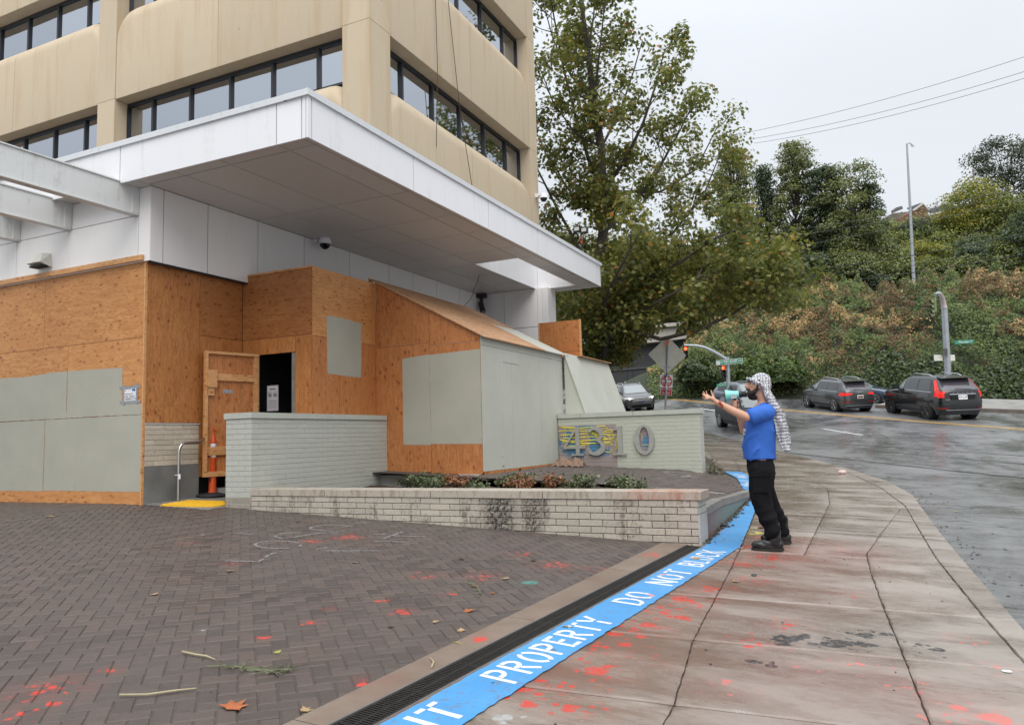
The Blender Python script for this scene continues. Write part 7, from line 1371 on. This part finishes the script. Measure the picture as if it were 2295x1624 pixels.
part('shark_fin', MB().hexa([(-1.5, -.03, 1.64), (-1.2, -.03, 1.65), (-1.2, .03, 1.65), (-1.5, .03, 1.64)], [(-1.52, -.01, 1.74), (-1.44, -.01, 1.74), (-1.44, .01, 1.74), (-1.52, .01, 1.74)]), c.paint, c.t, world=False)
c.put2(1400, 922, (xf, -.89, 0), 14, False, .87)
P_ = suv_profile(4.7, .93, 1.75, rake=.5, rear_rake=.3); c, xr, xf = suv('white_car', 'white vehicle half hidden behind the graphite crossover', m_paint('white_paint', (.74, .75, .75), .25, .0), P_, rim=M_RIM, wb=2.8, r=.37)
q = Vector(gnd(1352, 912, -.12))+Vector((-.9, 2.2, 0)); fwd = (Vector(gnd(*B_(750, 1083), -.12))-Vector(gnd(*B_(345, 990), -.12))).normalized(); c.put2(1352, 914, (xf, .6, 0), 10, False, .9)
# ================================================================== THE MAN WITH THE MEGAPHONE
M_SKIN = plain('skin', (.50, .27, .18), .5, var=.10, nsc=14, bump=.12, bsc=120); M_BEARD = plain('dark_beard', (.022, .013, .009), .75, var=.5, nsc=60, bump=.9, bsc=140)
n_ = NT('blue_shirt'); f_ = n_.noise(n_.pos, 5, 4, .6); n_.bump(n_.noise(n_.scale(n_.pos, (1, 1, .5)), 9, 4, .6), .35, .02); M_SHIRT = n_.out(n_.mix(f_, (.018, .095, .42), (.032, .14, .52)), .8)
n_ = NT('black_trousers'); f_ = n_.noise(n_.pos, 12, 4, .6); n_.bump(n_.noise(n_.scale(n_.pos, (1, 1, 1.4)), 11, 4, .6), .5, .02); M_TROU = n_.out(n_.mix(f_, (.004, .004, .005), (.009, .009, .011)), .85, 0, .15)
M_BOOT = plain('black_leather', (.012, .012, .012), .3, var=.3, nsc=20, bump=.3, bsc=50); M_SOLE = plain('boot_sole', (.016, .015, .013), .7); M_MINT = plain('mint_plastic', (.20, .56, .50), .35, var=.06); M_LIP = plain('mouth_red', (.25, .06, .05), .4)
n_ = NT('checked_scarf'); tcx = n_.n('ShaderNodeTexCoord').outputs['Object']; wv = n_.addv(tcx, n_.scale(n_.noise(tcx, 9, 2, .5, 0, 'Color'), .02))
e_ = n_.voro(n_.scale(wv, (1, 1, 1.2)), 34, 'DISTANCE_TO_EDGE', rand=.45); k1 = n_.mr(e_, .05, .13, 1, 0); st = n_.math('GREATER_THAN', n_.wave(wv, 9.0, 4, 2, 1.5, 'Z'), .80)
sz_ = n_.n('ShaderNodeSeparateXYZ'); n_.set(sz_, 0, tcx); up_m = n_.mr(sz_.outputs[2], 1.62, 1.70, 0, 1)
n_.bump(n_.noise(tcx, 60, 3, .7), .3, .004); M_SCARF = n_.out(n_.mix(n_.math('MAXIMUM', n_.math('MULTIPLY', k1, n_.mr(up_m, 0, 1, .55, 1)), n_.math('MULTIPLY', st, n_.mr(up_m, 0, 1, .85, 0))), (.60, .60, .63), (.025, .025, .032)), .85)
def solid(mbs, voxel, smooth_it=4, disp=None):          # one continuous skin over overlapping solids
    me = mbs.mesh('tmp'); o = bpy.data.objects.new('tmp', me); COL.objects.link(o)
    m = o.modifiers.new('r', 'REMESH'); m.mode = 'VOXEL'; m.voxel_size = voxel
    if smooth_it: s = o.modifiers.new('s', 'SMOOTH'); s.factor = .5; s.iterations = smooth_it
    bpy.context.view_layer.update(); out = bpy.data.meshes.new_from_object(o.evaluated_get(bpy.context.evaluated_depsgraph_get())); bpy.data.objects.remove(o)
    if disp:
        n = len(out.vertices); co = np.empty(n*3, np.float32); no = np.empty(n*3, np.float32); out.vertices.foreach_get('co', co); out.vertices.foreach_get('normal', no); co = co.reshape(-1, 3); no = no.reshape(-1, 3)
        d = np.array([disp(Vector(p)) for p in co]); co = co+no*d[:, None]; out.vertices.foreach_set('co', co.reshape(-1).astype(np.float32))
    out.polygons.foreach_set('use_smooth', [True]*len(out.polygons)); out.update(); return out
def ell(b, c, r, rot=None, nu=16, nv=10):
    vs_ = []
    for j in range(nv+1):
        ph = math.pi*j/nv
        for i in range(nu):
            th = 2*math.pi*i/nu; v = Vector((r[0]*math.sin(ph)*math.cos(th), r[1]*math.sin(ph)*math.sin(th), r[2]*math.cos(ph)))
            if rot: v = rot @ v
            vs_.append(v+Vector(c))
    return b.add(vs_, [(j*nu+i, j*nu+(i+1) % nu, (j+1)*nu+(i+1) % nu, (j+1)*nu+i) for j in range(nv) for i in range(nu)])
def cap(b, pts, rs, n=14): 
    b.tube(pts, rs, n)
    for p, r in ((pts[0], rs[0]), (pts[-1], rs[-1])): ell(b, p, (r, r, r), None, 12, 8)
    return b
def rings(b, rs, n=28, e=2.4):                          # (z, xmin, xmax, half width, y centre)
    vs_ = []
    for z, xa, xb, hy, yc in rs:
        for k in range(n):
            t = 2*math.pi*k/n; c, s = math.cos(t), math.sin(t); vs_.append(((xa+xb)/2+(xb-xa)/2*math.copysign(abs(c)**(2/e), c), yc+hy*math.copysign(abs(s)**(2/e), s), z))
    fs = [(i*n+k, i*n+(k+1) % n, (i+1)*n+(k+1) % n, (i+1)*n+k) for i in range(len(rs)-1) for k in range(n)]; fs += [tuple(range(n))[::-1], tuple((len(rs)-1)*n+k for k in range(n))]; return b.add(vs_, fs)
foot = gnd(1722, 1229); man = thing('person', 'man in blue shirt and checked headscarf speaking into megaphone with one arm raised', 'person', tuple(foot), math.radians(187.5))
kx = lambda zx: (500-zx)/672.0
kz = lambda zy: (1445-zy)/672.0
LS, LE_, LW_ = (-.05, .17, 1.49), (.135, .30, 1.425), (.445, .30, 1.60); RS_, RE_, RW_ = (-.03, -.17, 1.48), (.19, -.22, 1.28), (.25, -.07, 1.53)
b = MB(); ell(b, (.005, 0, 1.785), (.102, .080, .112)); ell(b, (.045, 0, 1.715), (.070, .060, .075)); ell(b, (.075, 0, 1.76), (.045, .045, .05))
b.tube([(.098, 0, 1.815), (.122, 0, 1.79), (.140, 0, 1.768), (.125, 0, 1.756)], [.011, .014, .017, .012], 10); ell(b, (.128, .012, 1.762), (.013, .009, .010)); ell(b, (.128, -.012, 1.762), (.013, .009, .010)); ell(b, (.092, 0, 1.826), (.022, .055, .012))
for s in (1, -1): ell(b, (.055, s*.042, 1.775), (.035, .022, .022)); ell(b, (-.012, s*.082, 1.765), (.022, .012, .034))
cap(b, [(-.055, 0, 1.55), (-.035, 0, 1.62), (-.01, 0, 1.70)], [.070, .060, .058])
ell(b, (-.02, 0, 1.40), (.115, .175, .20)); ell(b, (.03, 0, 1.17), (.11, .15, .17)); ell(b, (.03, 0, .96), (.095, .135, .13))
for sg, kn, an in ((1, (.04, .11, .55), (-.07, .125, .10)), (-1, (.0, -.20, .57), (-.165, -.36, .12))): cap(b, [(.02, sg*.09, .93), kn, an], [.095, .062, .048])
cap(b, [LS, tuple((np.array(LS)*.45+np.array(LE_)*.55)), LE_], [.058, .051, .045]); cap(b, [LE_, (.20, .30, 1.455), (.29, .30, 1.505), LW_], [.045, .050, .043, .029]); cap(b, [RS_, RE_], [.058, .044]); cap(b, [RE_, (.20, -.18, 1.36), (.225, -.12, 1.46), RW_], [.044, .047, .039, .029])
# left hand, palm up and open, five separate fingers
palm = np.array((.492, .30, 1.638)); ell(b, tuple(palm), (.048, .038, .020), Matrix.Rotation(math.radians(-38), 3, 'Y')); cap(b, [LW_, tuple(palm)], [.028, .026])
for tipx, tipy, tipz, kx_, ky_, kz_, r in ((.552, .262, 1.727, .518, .272, 1.668, .0095), (.580, .285, 1.722, .530, .290, 1.664, .0100), (.592, .312, 1.700, .534, .308, 1.656, .0096), (.592, .338, 1.660, .528, .326, 1.640, .0082)):
    mid = ((tipx+kx_)/2+.010, (tipy+ky_)/2, (tipz+kz_)/2-.010); cap(b, [tuple(palm+np.array([0, (ky_-.30)*.6, 0])), (kx_, ky_, kz_), mid, (tipx, tipy, tipz)], [r*1.25, r*1.15, r, r*.82], 8)
cap(b, [(.470, .285, 1.625), (.480, .262, 1.668), (.492, .256, 1.70), (.500, .258, 1.732)], [.016, .0125, .0115, .009], 8)
# right hand closed round the megaphone grip
gc = Vector((.252, -.02, 1.575)); ell(b, (.245, -.055, 1.570), (.030, .022, .045)); cap(b, [RW_, (.245, -.058, 1.56)], [.028, .027])
for i, dz in enumerate((.040, .017, -.006, -.028)):
    r = (.0105, .011, .0105, .009)[i]; cap(b, [(.262, -.055, 1.575+dz), (.288, -.035, 1.577+dz), (.290, -.005, 1.576+dz), (.268, .014, 1.574+dz), (.245, .012, 1.572+dz)], [r*1.1, r*1.05, r, r*.95, r*.85], 8)
cap(b, [(.235, -.050, 1.590), (.226, -.020, 1.612), (.236, .008, 1.622)], [.014, .012, .010], 8)
link('body', solid(b, .0075, 3), M_SKIN, man, False)
for s in (1, -1): part('eye', MB().lathe([(.001, -.011), (.008, -.007), (.0115, 0), (.008, .007), (.001, .011)], (.083, s*.036, 1.801), 12, 'X'), plain('eye_dark', (.06, .045, .04), .2), man, 179, world=False); part('eyebrow', MB().tube([(.086, s*.058, 1.818), (.106, s*.040, 1.828), (.112, s*.018, 1.822)], [.004, .007, .005], 6), M_BEARD, man, 60, world=False)
b = MB(); ell(b, (.068, 0, 1.672), (.058, .056, .055)); ell(b, (.055, 0, 1.655), (.05, .05, .04)); ell(b, (.120, 0, 1.737), (.022, .040, .012)); ell(b, (.105, .034, 1.715), (.020, .018, .030)); ell(b, (.105, -.034, 1.715), (.020, .018, .030))
for s in (1, -1): cap(b, [(.09, s*.040, 1.69), (.045, s*.066, 1.705), (.012, s*.076, 1.745), (.006, s*.078, 1.79)], [.03, .024, .016, .010])
link('beard', solid(b, .006, 2, lambda p: .006*mno.fractal(p*70, 1, 2, 2)), M_BEARD, man, False)
part('mouth', MB().lathe([(.001, -.008), (.014, -.004), (.019, 0), (.012, .006), (.001, .008)], (.118, 0, 1.708), 14, 'X'), M_LIP, man, 179, world=False)
fold = lambda p: .012*mno.fractal(Vector((p.x*5, p.y*5, p.z*3.2)), 1, 2, 3)+.020*(1-abs(math.sin(p.x*13+p.z*9*(1 if p.x > .03 else -1)+2.6*mno.noise(Vector((p.x*3, p.y*3, p.z*2))))))**2.2*max(.15, min(1, (1.42-p.z)*4))-.004
b = MB(); rings(b, [(.965, -.135, .212, .200, 0), (1.05, -.140, .210, .200, 0), (1.18, -.150, .203, .200, 0), (1.30, -.155, .182, .205, 0), (1.42, -.152, .148, .205, 0), (1.49, -.138, .105, .190, 0), (1.54, -.118, .055, .145, 0), (1.585, -.095, .018, .085, 0)])
cap(b, [(-.06, .15, 1.475), (.0, .215, 1.46), (.075, .262, 1.438)], [.098, .092, .088], 16); cap(b, [(-.05, -.15, 1.475), (.04, -.20, 1.42), (.09, -.215, 1.375)], [.095, .088, .084], 16)
sh = link('t_shirt', solid(b, .010, 4, fold), M_SHIRT, man, False)
part('sleeve_hem', MB().tube([Vector((.1, .275, 1.431))+Vector((.030*math.sin(a)-.01, -.02*math.sin(a)*0+.085*math.cos(a)*.9, .088*math.sin(a)-.0)) for a in np.linspace(0, 2*math.pi, 21)], .005, 5, False), M_SHIRT, sh, 60, world=False)
b = MB()
for cz, cxx, w_ in ((1.33, .158, .05), (1.27, .192, .06), (1.23, .199, .05), (1.375, .15, .045)): b.box(cxx-.06, cxx-.004, .05, .05+w_, cz, cz+.035)
part('print', b, plain('shirt_print', (.50, .50, .48), .7, var=.5, nsc=40), sh, world=False)
b = MB(); rings(b, [(.80, -.12, .165, .17, 0), (.90, -.118, .180, .180, 0), (.97, -.105, .185, .172, 0), (1.03, -.095, .175, .16, 0)])
cap(b, [(.028, .085, .86), (.045, .10, .72), (.048, .11, .58), (.005, .12, .40), (-.055, .125, .20)], [.138, .125, .114, .100, .092], 18); cap(b, [(.02, -.085, .86), (.012, -.13, .72), (.0, -.20, .58), (-.06, -.28, .40), (-.15, -.352, .17)], [.135, .122, .112, .10, .09], 18)
tf = lambda p: .014*mno.fractal(Vector((p.x*5, p.y*5, p.z*7)), 1, 2, 3)+.013*math.sin(p.z*46+p.x*22+3*mno.noise(p*5))*max(0, min(1, (.50-p.z)*3))
tr = link('trousers', solid(b, .010, 4, tf), M_TROU, man, False)
part('cargo_pocket', MB().box(-.06, .12, .205, .236, .62, .80), M_TROU, tr, world=False); part('pocket_flap', MB().box(-.07, .13, .21, .243, .79, .84), M_TROU, tr, world=False)
for ax, ay, az in ((-.075, .125, 0.0), (-.17, -.36, .012)):
    b = MB(); cap(b, [(ax, ay, az+.26), (ax, ay, az+.12), (ax+.01, ay, az+.075)], [.062, .060, .058], 14); ell(b, (ax+.075, ay, az+.070), (.11, .047, .052)); ell(b, (ax+.165, ay, az+.058), (.085, .050, .044)); ell(b, (ax-.03, ay, az+.065), (.055, .046, .055)); hw = lambda t: .046*(1-abs(2*t-1)**3.2)**.45+.003; b.prism([(ax-.078+.32*t, ay+hw(t), az+.018) for t in np.linspace(0, 1, 12)]+[(ax-.078+.32*t, ay-hw(t), az+.018) for t in np.linspace(1, 0, 12)], (0, 0, .04))
    bt = link('boot', solid(b, .008, 4, lambda p: .003*mno.fractal(p*30, 1, 2, 2)), M_BOOT, man, False)
    pts = [(ax-.088, ay, 0)]; hw = lambda t: .052*(1-abs(2*t-1)**3.2)**.45*(1+.12*t)+.004; out = [(ax-.085+.335*t, ay+hw(t), az) for t in np.linspace(0, 1, 15)]+[(ax-.085+.335*t, ay-hw(t), az) for t in np.linspace(1, 0, 15)]
    part('sole', MB().prism(out, (0, 0, .026)), M_SOLE, bt, world=False); part('laces', MB().tube([(ax+.055, ay+.012, az+.13), (ax+.07, ay+.02, az+.22), (ax+.085, ay+.025, az+.12)], .004, 5, False).tube([(ax+.06, ay-.012, az+.14), (ax+.075, ay-.01, az+.23), (ax+.095, ay, az+.11)], .004, 5, False), M_TROU, bt, world=False)
# headscarf: wrapped crown, rolled brow edge and the long tail down his back
b = MB(); ell(b, (-.022, 0, 1.818), (.116, .098, .098), Matrix.Rotation(math.radians(10), 3, 'Y')); ell(b, (-.055, 0, 1.775), (.080, .092, .095))
cap(b, [(.116, .0, 1.858), (.098, .055, 1.852), (.04, .092, 1.822), (-.03, .104, 1.78), (-.085, .085, 1.72), (-.11, .03, 1.67)], [.018, .020, .021, .022, .026, .035]); cap(b, [(.116, .0, 1.858), (.098, -.055, 1.852), (.04, -.092, 1.822), (-.03, -.104, 1.78), (-.085, -.085, 1.72), (-.11, -.03, 1.67)], [.018, .020, .021, .022, .026, .035])
cap(b, [(-.07, .08, 1.70), (-.105, .095, 1.64), (-.135, .10, 1.57), (-.165, .10, 1.50)], [.034, .042, .046, .048])
tailp = [(-.150, .10, 1.52, .055), (-.180, .105, 1.42, .062), (-.205, .105, 1.32, .064), (-.215, .10, 1.22, .060), (-.232, .10, 1.12, .052), (-.255, .10, 1.045, .036)]
for dx, dy, sc, z_ in ((0, 0, 1, 1), (-.022, -.05, .8, .86)):
    vs_ = []; n = 14
    for x, y, z, hw in tailp:
        zz = 1.52-(1.52-z)*z_
        for k in range(n): t = 2*math.pi*k/n; vs_.append((x+dx+hw*sc*math.cos(t), y+dy+.020*math.sin(t)+.012*math.sin(5*t), zz))
    b.add(vs_, [(i*n+k, i*n+(k+1) % n, (i+1)*n+(k+1) % n, (i+1)*n+k) for i in range(len(tailp)-1) for k in range(n)]+[tuple(range(n))[::-1], tuple((len(tailp)-1)*n+k for k in range(n))])
link('headscarf', solid(b, .0075, 3, lambda p: .005*mno.fractal(p*22, 1, 2, 2)+.004*math.sin(p.x*90+p.z*12)*max(0, min(1, (1.6-p.z)*5))), M_SCARF, man, False)
b = MB()
for k in range(26): a = 2*math.pi*k/26; ell(b, Vector((.398, .30, 1.572))+Matrix.Rotation(math.radians(-60), 3, 'Y') @ Vector((.040*math.cos(a)+0, .040*math.sin(a), 0)), (.010, .009, .016), Matrix.Rotation(math.radians(-60), 3, 'Y'), 6, 4)
n_ = NT('red_orange_bracelet'); v_ = n_.voro(n_.pos, 70, 'F1', 'Color'); sx_ = n_.n('ShaderNodeSeparateColor'); n_.set(sx_, 0, v_); part('bracelet', b, n_.out(n_.ramp(sx_.outputs[0], [(0, (.45, .02, .015)), (.55, (.50, .03, .02)), (.6, (.62, .20, .02)), (.85, (.04, .01, .01))]), .5), man, 60, world=False)
part('watch', MB().tube([Vector((.240, -.088, 1.50))+Vector((.034*math.cos(a), .030*math.sin(a), .012*math.cos(a))) for a in np.linspace(0, 2*math.pi, 17)], .008, 6, False), M_BLKP, man, 60, world=False)
# megaphone in his right hand (a thing of its own)
mg = thing('megaphone', 'mint green megaphone with black mouthpiece held to the bearded man\'s mouth', 'megaphone', tuple(foot), math.radians(187.5))
R_ = Matrix.Rotation(math.radians(3), 4, 'Y'); T0 = Matrix.Translation((.365, -.01, 1.680)) @ R_
b = MB().lathe([(.071, 0), (.066, -.010), (.060, -.03), (.052, -.06), (.045, -.10), (.041, -.135), (.039, -.15)], (0, 0, 0), 24, 'X'); b.f = [f for f in b.f if len(f) == 4]; b.mi = [0]*len(b.f); b.xf(T0); part('horn', b, M_MINT, mg, 60, world=False, recalc=False)
b = MB().lathe([(.068, -.004), (.058, -.03), (.040, -.07), (.030, -.08)], (0, 0, 0), 24, 'X'); b.xf(T0); part('horn_throat', b, M_MINT, mg, 60, world=False); b = MB().lathe([(.018, -.05), (.022, -.03), (.012, -.018), (.002, -.014)], (0, 0, 0), 14, 'X'); b.xf(T0); part('centre_cone', b, M_MINT, mg, 60, world=False)
b = MB(); b.tube([T0 @ Vector((0, .0705*math.cos(a), .0705*math.sin(a))) for a in np.linspace(0, 2*math.pi, 29)], .005, 6, False); part('rim', b, M_BLKP, mg, 60, world=False)
b = MB().lathe([(.036, -.15), (.036, -.18), (.028, -.19), (.033, -.205), (.034, -.225), (.026, -.232)], (0, 0, 0), 20, 'X'); b.xf(T0); part('mouthpiece', b, M_BLKP, mg, 50, world=False)
part('grip', MB().tube([(.262, -.015, 1.655), (.258, -.017, 1.60), (.250, -.019, 1.53), (.248, -.02, 1.505)], [.018, .016, .016, .013], 10), M_BLKP, mg, 60, world=False)
b = MB().box(.243, .300, .028, .036, 1.645, 1.690); stk = part('sticker', b, M_PAPER, mg, world=False); b = MB(); rr = random.Random(8)
for r_ in (1.671, 1.650):
    for k in range(4): x = .295-.013*k; b.box(x-.009, x-.006, .0362, .0372, r_, r_+.015).box(x-.004, x-.001, .0362, .0372, r_, r_+.015).box(x-.008, x-.002, .0362, .0372, r_+rr.choice([0, .006, .012]), r_+rr.choice([.003, .009, .015])+.001)
part('print', b, M_INK, stk, world=False)
# ================================================================== LITTER AND LEAVES
M_LVO = plain('orange_leaf', (.34, .10, .035), .5, var=.25, nsc=30); M_LVT = plain('tan_leaf', (.33, .22, .11), .55, var=.25, nsc=30); M_LVG = plain('yellow_green_leaf', (.26, .27, .06), .5, var=.2, nsc=30); M_LVD = plain('dark_wet_leaf', (.05, .04, .028), .4, var=.3, nsc=30); M_LVR = plain('dark_red_leaf', (.22, .03, .03), .5, var=.2, nsc=30); M_TWIG = plain('pale_twig', (.36, .31, .19), .7, var=.2); M_STONE = plain('dark_pebble', (.04, .04, .042), .35, var=.3)
def leaf_mesh(nm, mat, curl=.3):
    b = MB(); b.add([(x, y, max(.002, curl*(x*x*.8+(y-.5)**2*.6)+.03*z)) for x, y, z in LEAFM*np.array([1, 1, 1])], LFM); me = b.mesh(nm, False); me.materials.append(mat); return me
LM = {k: leaf_mesh('fallen_leaf', m, c) for k, m, c in (('o', M_LVO, .22), ('t', M_LVT, .30), ('g', M_LVG, .25), ('d', M_LVD, .15), ('r', M_LVR, .3))}
LV = {}
KN = {'o': 'orange brown fallen leaf lying', 't': 'tan curled fallen leaf lying', 'g': 'yellow green fallen leaf lying', 'd': 'dark wet fallen leaf lying', 'r': 'dark red fallen leaf lying'}
def fallen(px, py, kind, size, where, on=None, lab=None):
    p = gnd(px, py); z = (S(p[0], p[1])+.006) if on is None else on(p)
    o = bpy.data.objects.new('fallen_leaf', LM[kind]); COL.objects.link(o); o.location = (p[0], p[1], z); o.rotation_euler = (random.uniform(-.15, .15), random.uniform(-.15, .15), random.uniform(0, 6.28)); o.scale = (size,)*3
    tag(o, lab or f'{KN[kind]} on {where}', 'leaf', 'fallen leaves on the ground')
    if lab is None: LV.setdefault((kind, where), []).append((px, o))
    return o
PV = 'the brick paving'
fallen(508, 1593, 'o', .13, PV, lab='largest orange leaf on the brick paving near the bottom edge'); fallen(1057, 1366, 'o', .10, PV, lab='orange leaf on the brick paving left of the word DO')
for px, py, k, s in ((1030, 1252, 'o', .07), (1060, 1315, 'o', .07), (1108, 1330, 'o', .05), (517, 1279, 't', .08), (645, 1180, 't', .07), (672, 1169, 'd', .08), (790, 1261, 't', .06), (1190, 1257, 'd', .07), (120, 1158, 't', .08), (1040, 1411, 't', .06), (1130, 1296, 't', .07), (1020, 1440, 'g', .06), (620, 1460, 'g', .05), (672, 1592, 't', .07), (345, 1331, 't', .06), (905, 1165, 'g', .06), (1378, 1195, 't', .09), (1320, 1195, 'd', .05), (980, 1392, 't', .05), (870, 1407, 'd', .05)): fallen(px, py, k, s, PV)
for px, py, k, s in ((1560, 1255, 't', .10), (1410, 1318, 't', .07), (1262, 1404, 't', .08), (1120, 1530, 'g', .09)): fallen(px, py, k, s, 'the drain grating')
for px, py, k, s in ((1633, 1168, 'd', .08), (1700, 1181, 'r', .10), (1640, 1180, 'd', .06), (1665, 1128, 'd', .07), (1655, 1150, 'r', .08), (1676, 1112, 'd', .05), (1618, 1208, 'd', .06)): fallen(px, py, k, s, 'the blue stripe')
for px, py, k, s in ((1745, 1205, 'r', .09), (1712, 1190, 'r', .07), (1652, 1303, 't', .07), (1668, 1228, 't', .06), (1635, 985, 'o', .12)): fallen(px, py, k, s, 'the concrete sidewalk')
for px, py, k, s in ((2062, 1128, 'd', .09), (2068, 1142, 'r', .10), (2105, 1200, 't', .11), (2118, 1218, 'o', .13), (2140, 1130, 't', .08), (2096, 1172, 't', .12), (2128, 1228, 't', .09), (2190, 1216, 'r', .07), (2150, 1268, 't', .10), (2175, 1300, 'd', .11), (2112, 1188, 'd', .10), (2085, 1158, 't', .09), (2205, 1330, 't', .08), (2160, 1240, 'o', .10), (2050, 1105, 't', .10), (2035, 1090, 'd', .10), (2240, 1365, 'd', .09)): fallen(px, py, k, s, 'the wet asphalt beside the kerb', lambda p: S(p[0], p[1])-.108)
for px, py, k, s in ((1530, 1042, 'd', .07), (1470, 1030, 't', .05), (1610, 1040, 'o', .09), (1440, 1075, 't', .06)): fallen(px, py, k, s, 'the raised terrace', lambda p: TZ(p[0], p[1])+.008)
for (kd_, wh_), lst in LV.items():
    if len(lst) > 1:
        for i, (_, o) in enumerate(sorted(lst, key=lambda q: q[0])): o['label'] = f'{ORD[i]} {KN[kd_].replace(" lying", "")} from the left on {wh_}'
def stick(px, r, mat, label, cat='twig', name='twig'):
    pts = [gnd(*q) for q in px]; return one(name, MB().tube([(p[0], p[1], S(p[0], p[1])+.008+r) for p in pts], [r]*(len(pts)-1)+[r*.5], 6), mat, label, cat)
stick([(408, 1464), (440, 1471), (462, 1474), (482, 1482)], .006, M_TWIG, 'short bent pale twig lying on the brick paving'); stick([(268, 1562), (330, 1561), (395, 1552), (440, 1547)], .006, M_TWIG, 'long pale twig lying on the brick paving at lower left'); stick([(967, 1500), (972, 1488), (964, 1478)], .006, M_TWIG, 'small pale twig standing by the drain edge'); stick([(1330, 1199), (1372, 1197), (1402, 1199)], .005, M_BARKD, 'thin dark twig near the brick planter wall')
for pts, lb in (([(1051, 1307), (1063, 1312), (1072, 1322), (1078, 1333)], 'flattened green conifer sprig on the brick paving'), ([(500, 1494), (560, 1500), (610, 1507), (650, 1503)], 'large trampled grey green sprig on the brick paving')):
    P = [gnd(*q) for q in pts]; b = MB(); P = [Vector((p[0], p[1], S(p[0], p[1])+.012)) for p in P]; b.tube(P, .006, 5); big = len(lb) > 50
    for k in range(90 if big else 30):
        t = random.random()*(len(P)-1); i = int(t); q = P[i].lerp(P[i+1], t-i); a = random.uniform(0, 6.28); l_ = random.uniform(.03, .13 if big else .05); b.tube([q, q+Vector((l_*math.cos(a), l_*math.sin(a), random.uniform(0, .012)))], .0022, 3, False)
    one('sprig', b, plain('dull_sprig_green', (.13, .14, .075), .7, var=.3, nsc=20), lb, 'sprig')
b = MB()                                                 # pebbles and grit: along the kerb wall, beside the stripe and in the gutter
def pebble(x, y, z, r): ell(b, (x, y, z+r*.4), (r*random.uniform(.8, 1.5), r*random.uniform(.8, 1.3), r*.6), None, 6, 4)
for k in range(120): y = random.uniform(8.75, 13.2); x = ipl(y, L0)+random.gauss(.03, .03); pebble(x, y, S(x, y)+.006, random.choice([.006, .008, .010, .014, .022]))
for k in range(160): y = random.uniform(8, 20); x = ipl(y, LE)+abs(random.gauss(0, .25))+.03; pebble(x, y, S(x, y)-.12, random.choice([.006, .008, .012]))
for k in range(90): x = random.uniform(-9, 0.5); y = random.uniform(3, 9); pebble(x, y, S(x, y)+.002, random.choice([.004, .005, .007]))
for px, py, r in ((1492, 1189, .035), (1620, 1178, .04), (1632, 1182, .035), (1690, 1290, .02), (1655, 1160, .02)): p = gnd(px, py); pebble(p[0], p[1], S(p[0], p[1]), r)
for k in range(60): p = gnd(random.uniform(1500, 1570), random.uniform(1200, 1214)); pebble(p[0], p[1], S(p[0], p[1]), random.choice([.008, .012, .018]))
o = link('pebbles', b.mesh('pebbles'), M_STONE); o['kind'] = 'stuff'
# paper bag crumpled on the terrace, scrap of litter by the kerb
p = onY(1262, 1044, 15.2); q = onY(1288, 1044, 15.1); bagt = thing('paper_bag', 'torn brown paper bag slumped on the terrace below the street number', 'bag', (float(p[0]), 15.2, TZ(p[0], 15.2))); M_BAG = plain('brown_paper', (.20, .125, .085), .75, var=.15, nsc=12)
for c, sx_ in ((p, .24), (q, .20)):
    b = MB(); zz = TZ(c[0], 15.15); X0 = float(c[0]); b.grid(lambda u, v: (X0+sx_*u*(1-.25*v), 15.15+.16*v-.08, zz+.02+(.19-.10*abs(u))*v*(1-.1*math.sin(u*7))+.02*math.sin(u*9+v*5)), np.linspace(-1, 1, 9), np.linspace(0, 1, 5)); b.grid(lambda u, v: (X0+sx_*u*(1-.25*v), 15.25-.02*v, zz+.02+(.17-.06*abs(u))*v), np.linspace(-1, 1, 7), [0, .5, 1]); part('crumpled_half', b, M_BAG, bagt, recalc=False)
p = gnd(1888, 1062); one('litter', (lambda b: (ell(b, (p[0], p[1], S(p[0], p[1])+.04), (.09, .06, .05), None, 7, 5), b)[1])(MB()), plain('pink_white_wrapper', (.62, .45, .42), .4, var=.5, nsc=20), 'crumpled pink and white wrapper on the kerb at the bend', 'litter')
p = gnd(2257, 1505); b = MB(); b.add([(p[0]+.035*math.cos(a)*random.uniform(.7, 1.1), p[1]+.03*math.sin(a)*random.uniform(.7, 1.1), S(p[0], p[1])+.006) for a in np.linspace(0, 5.8, 9)], [tuple(range(9))]); one('paper_scrap', b, M_PAPER, 'flat white paper scrap stuck to the wet slab at lower right', 'litter', recalc=False)
p = gnd(1672, 1004); b = MB()
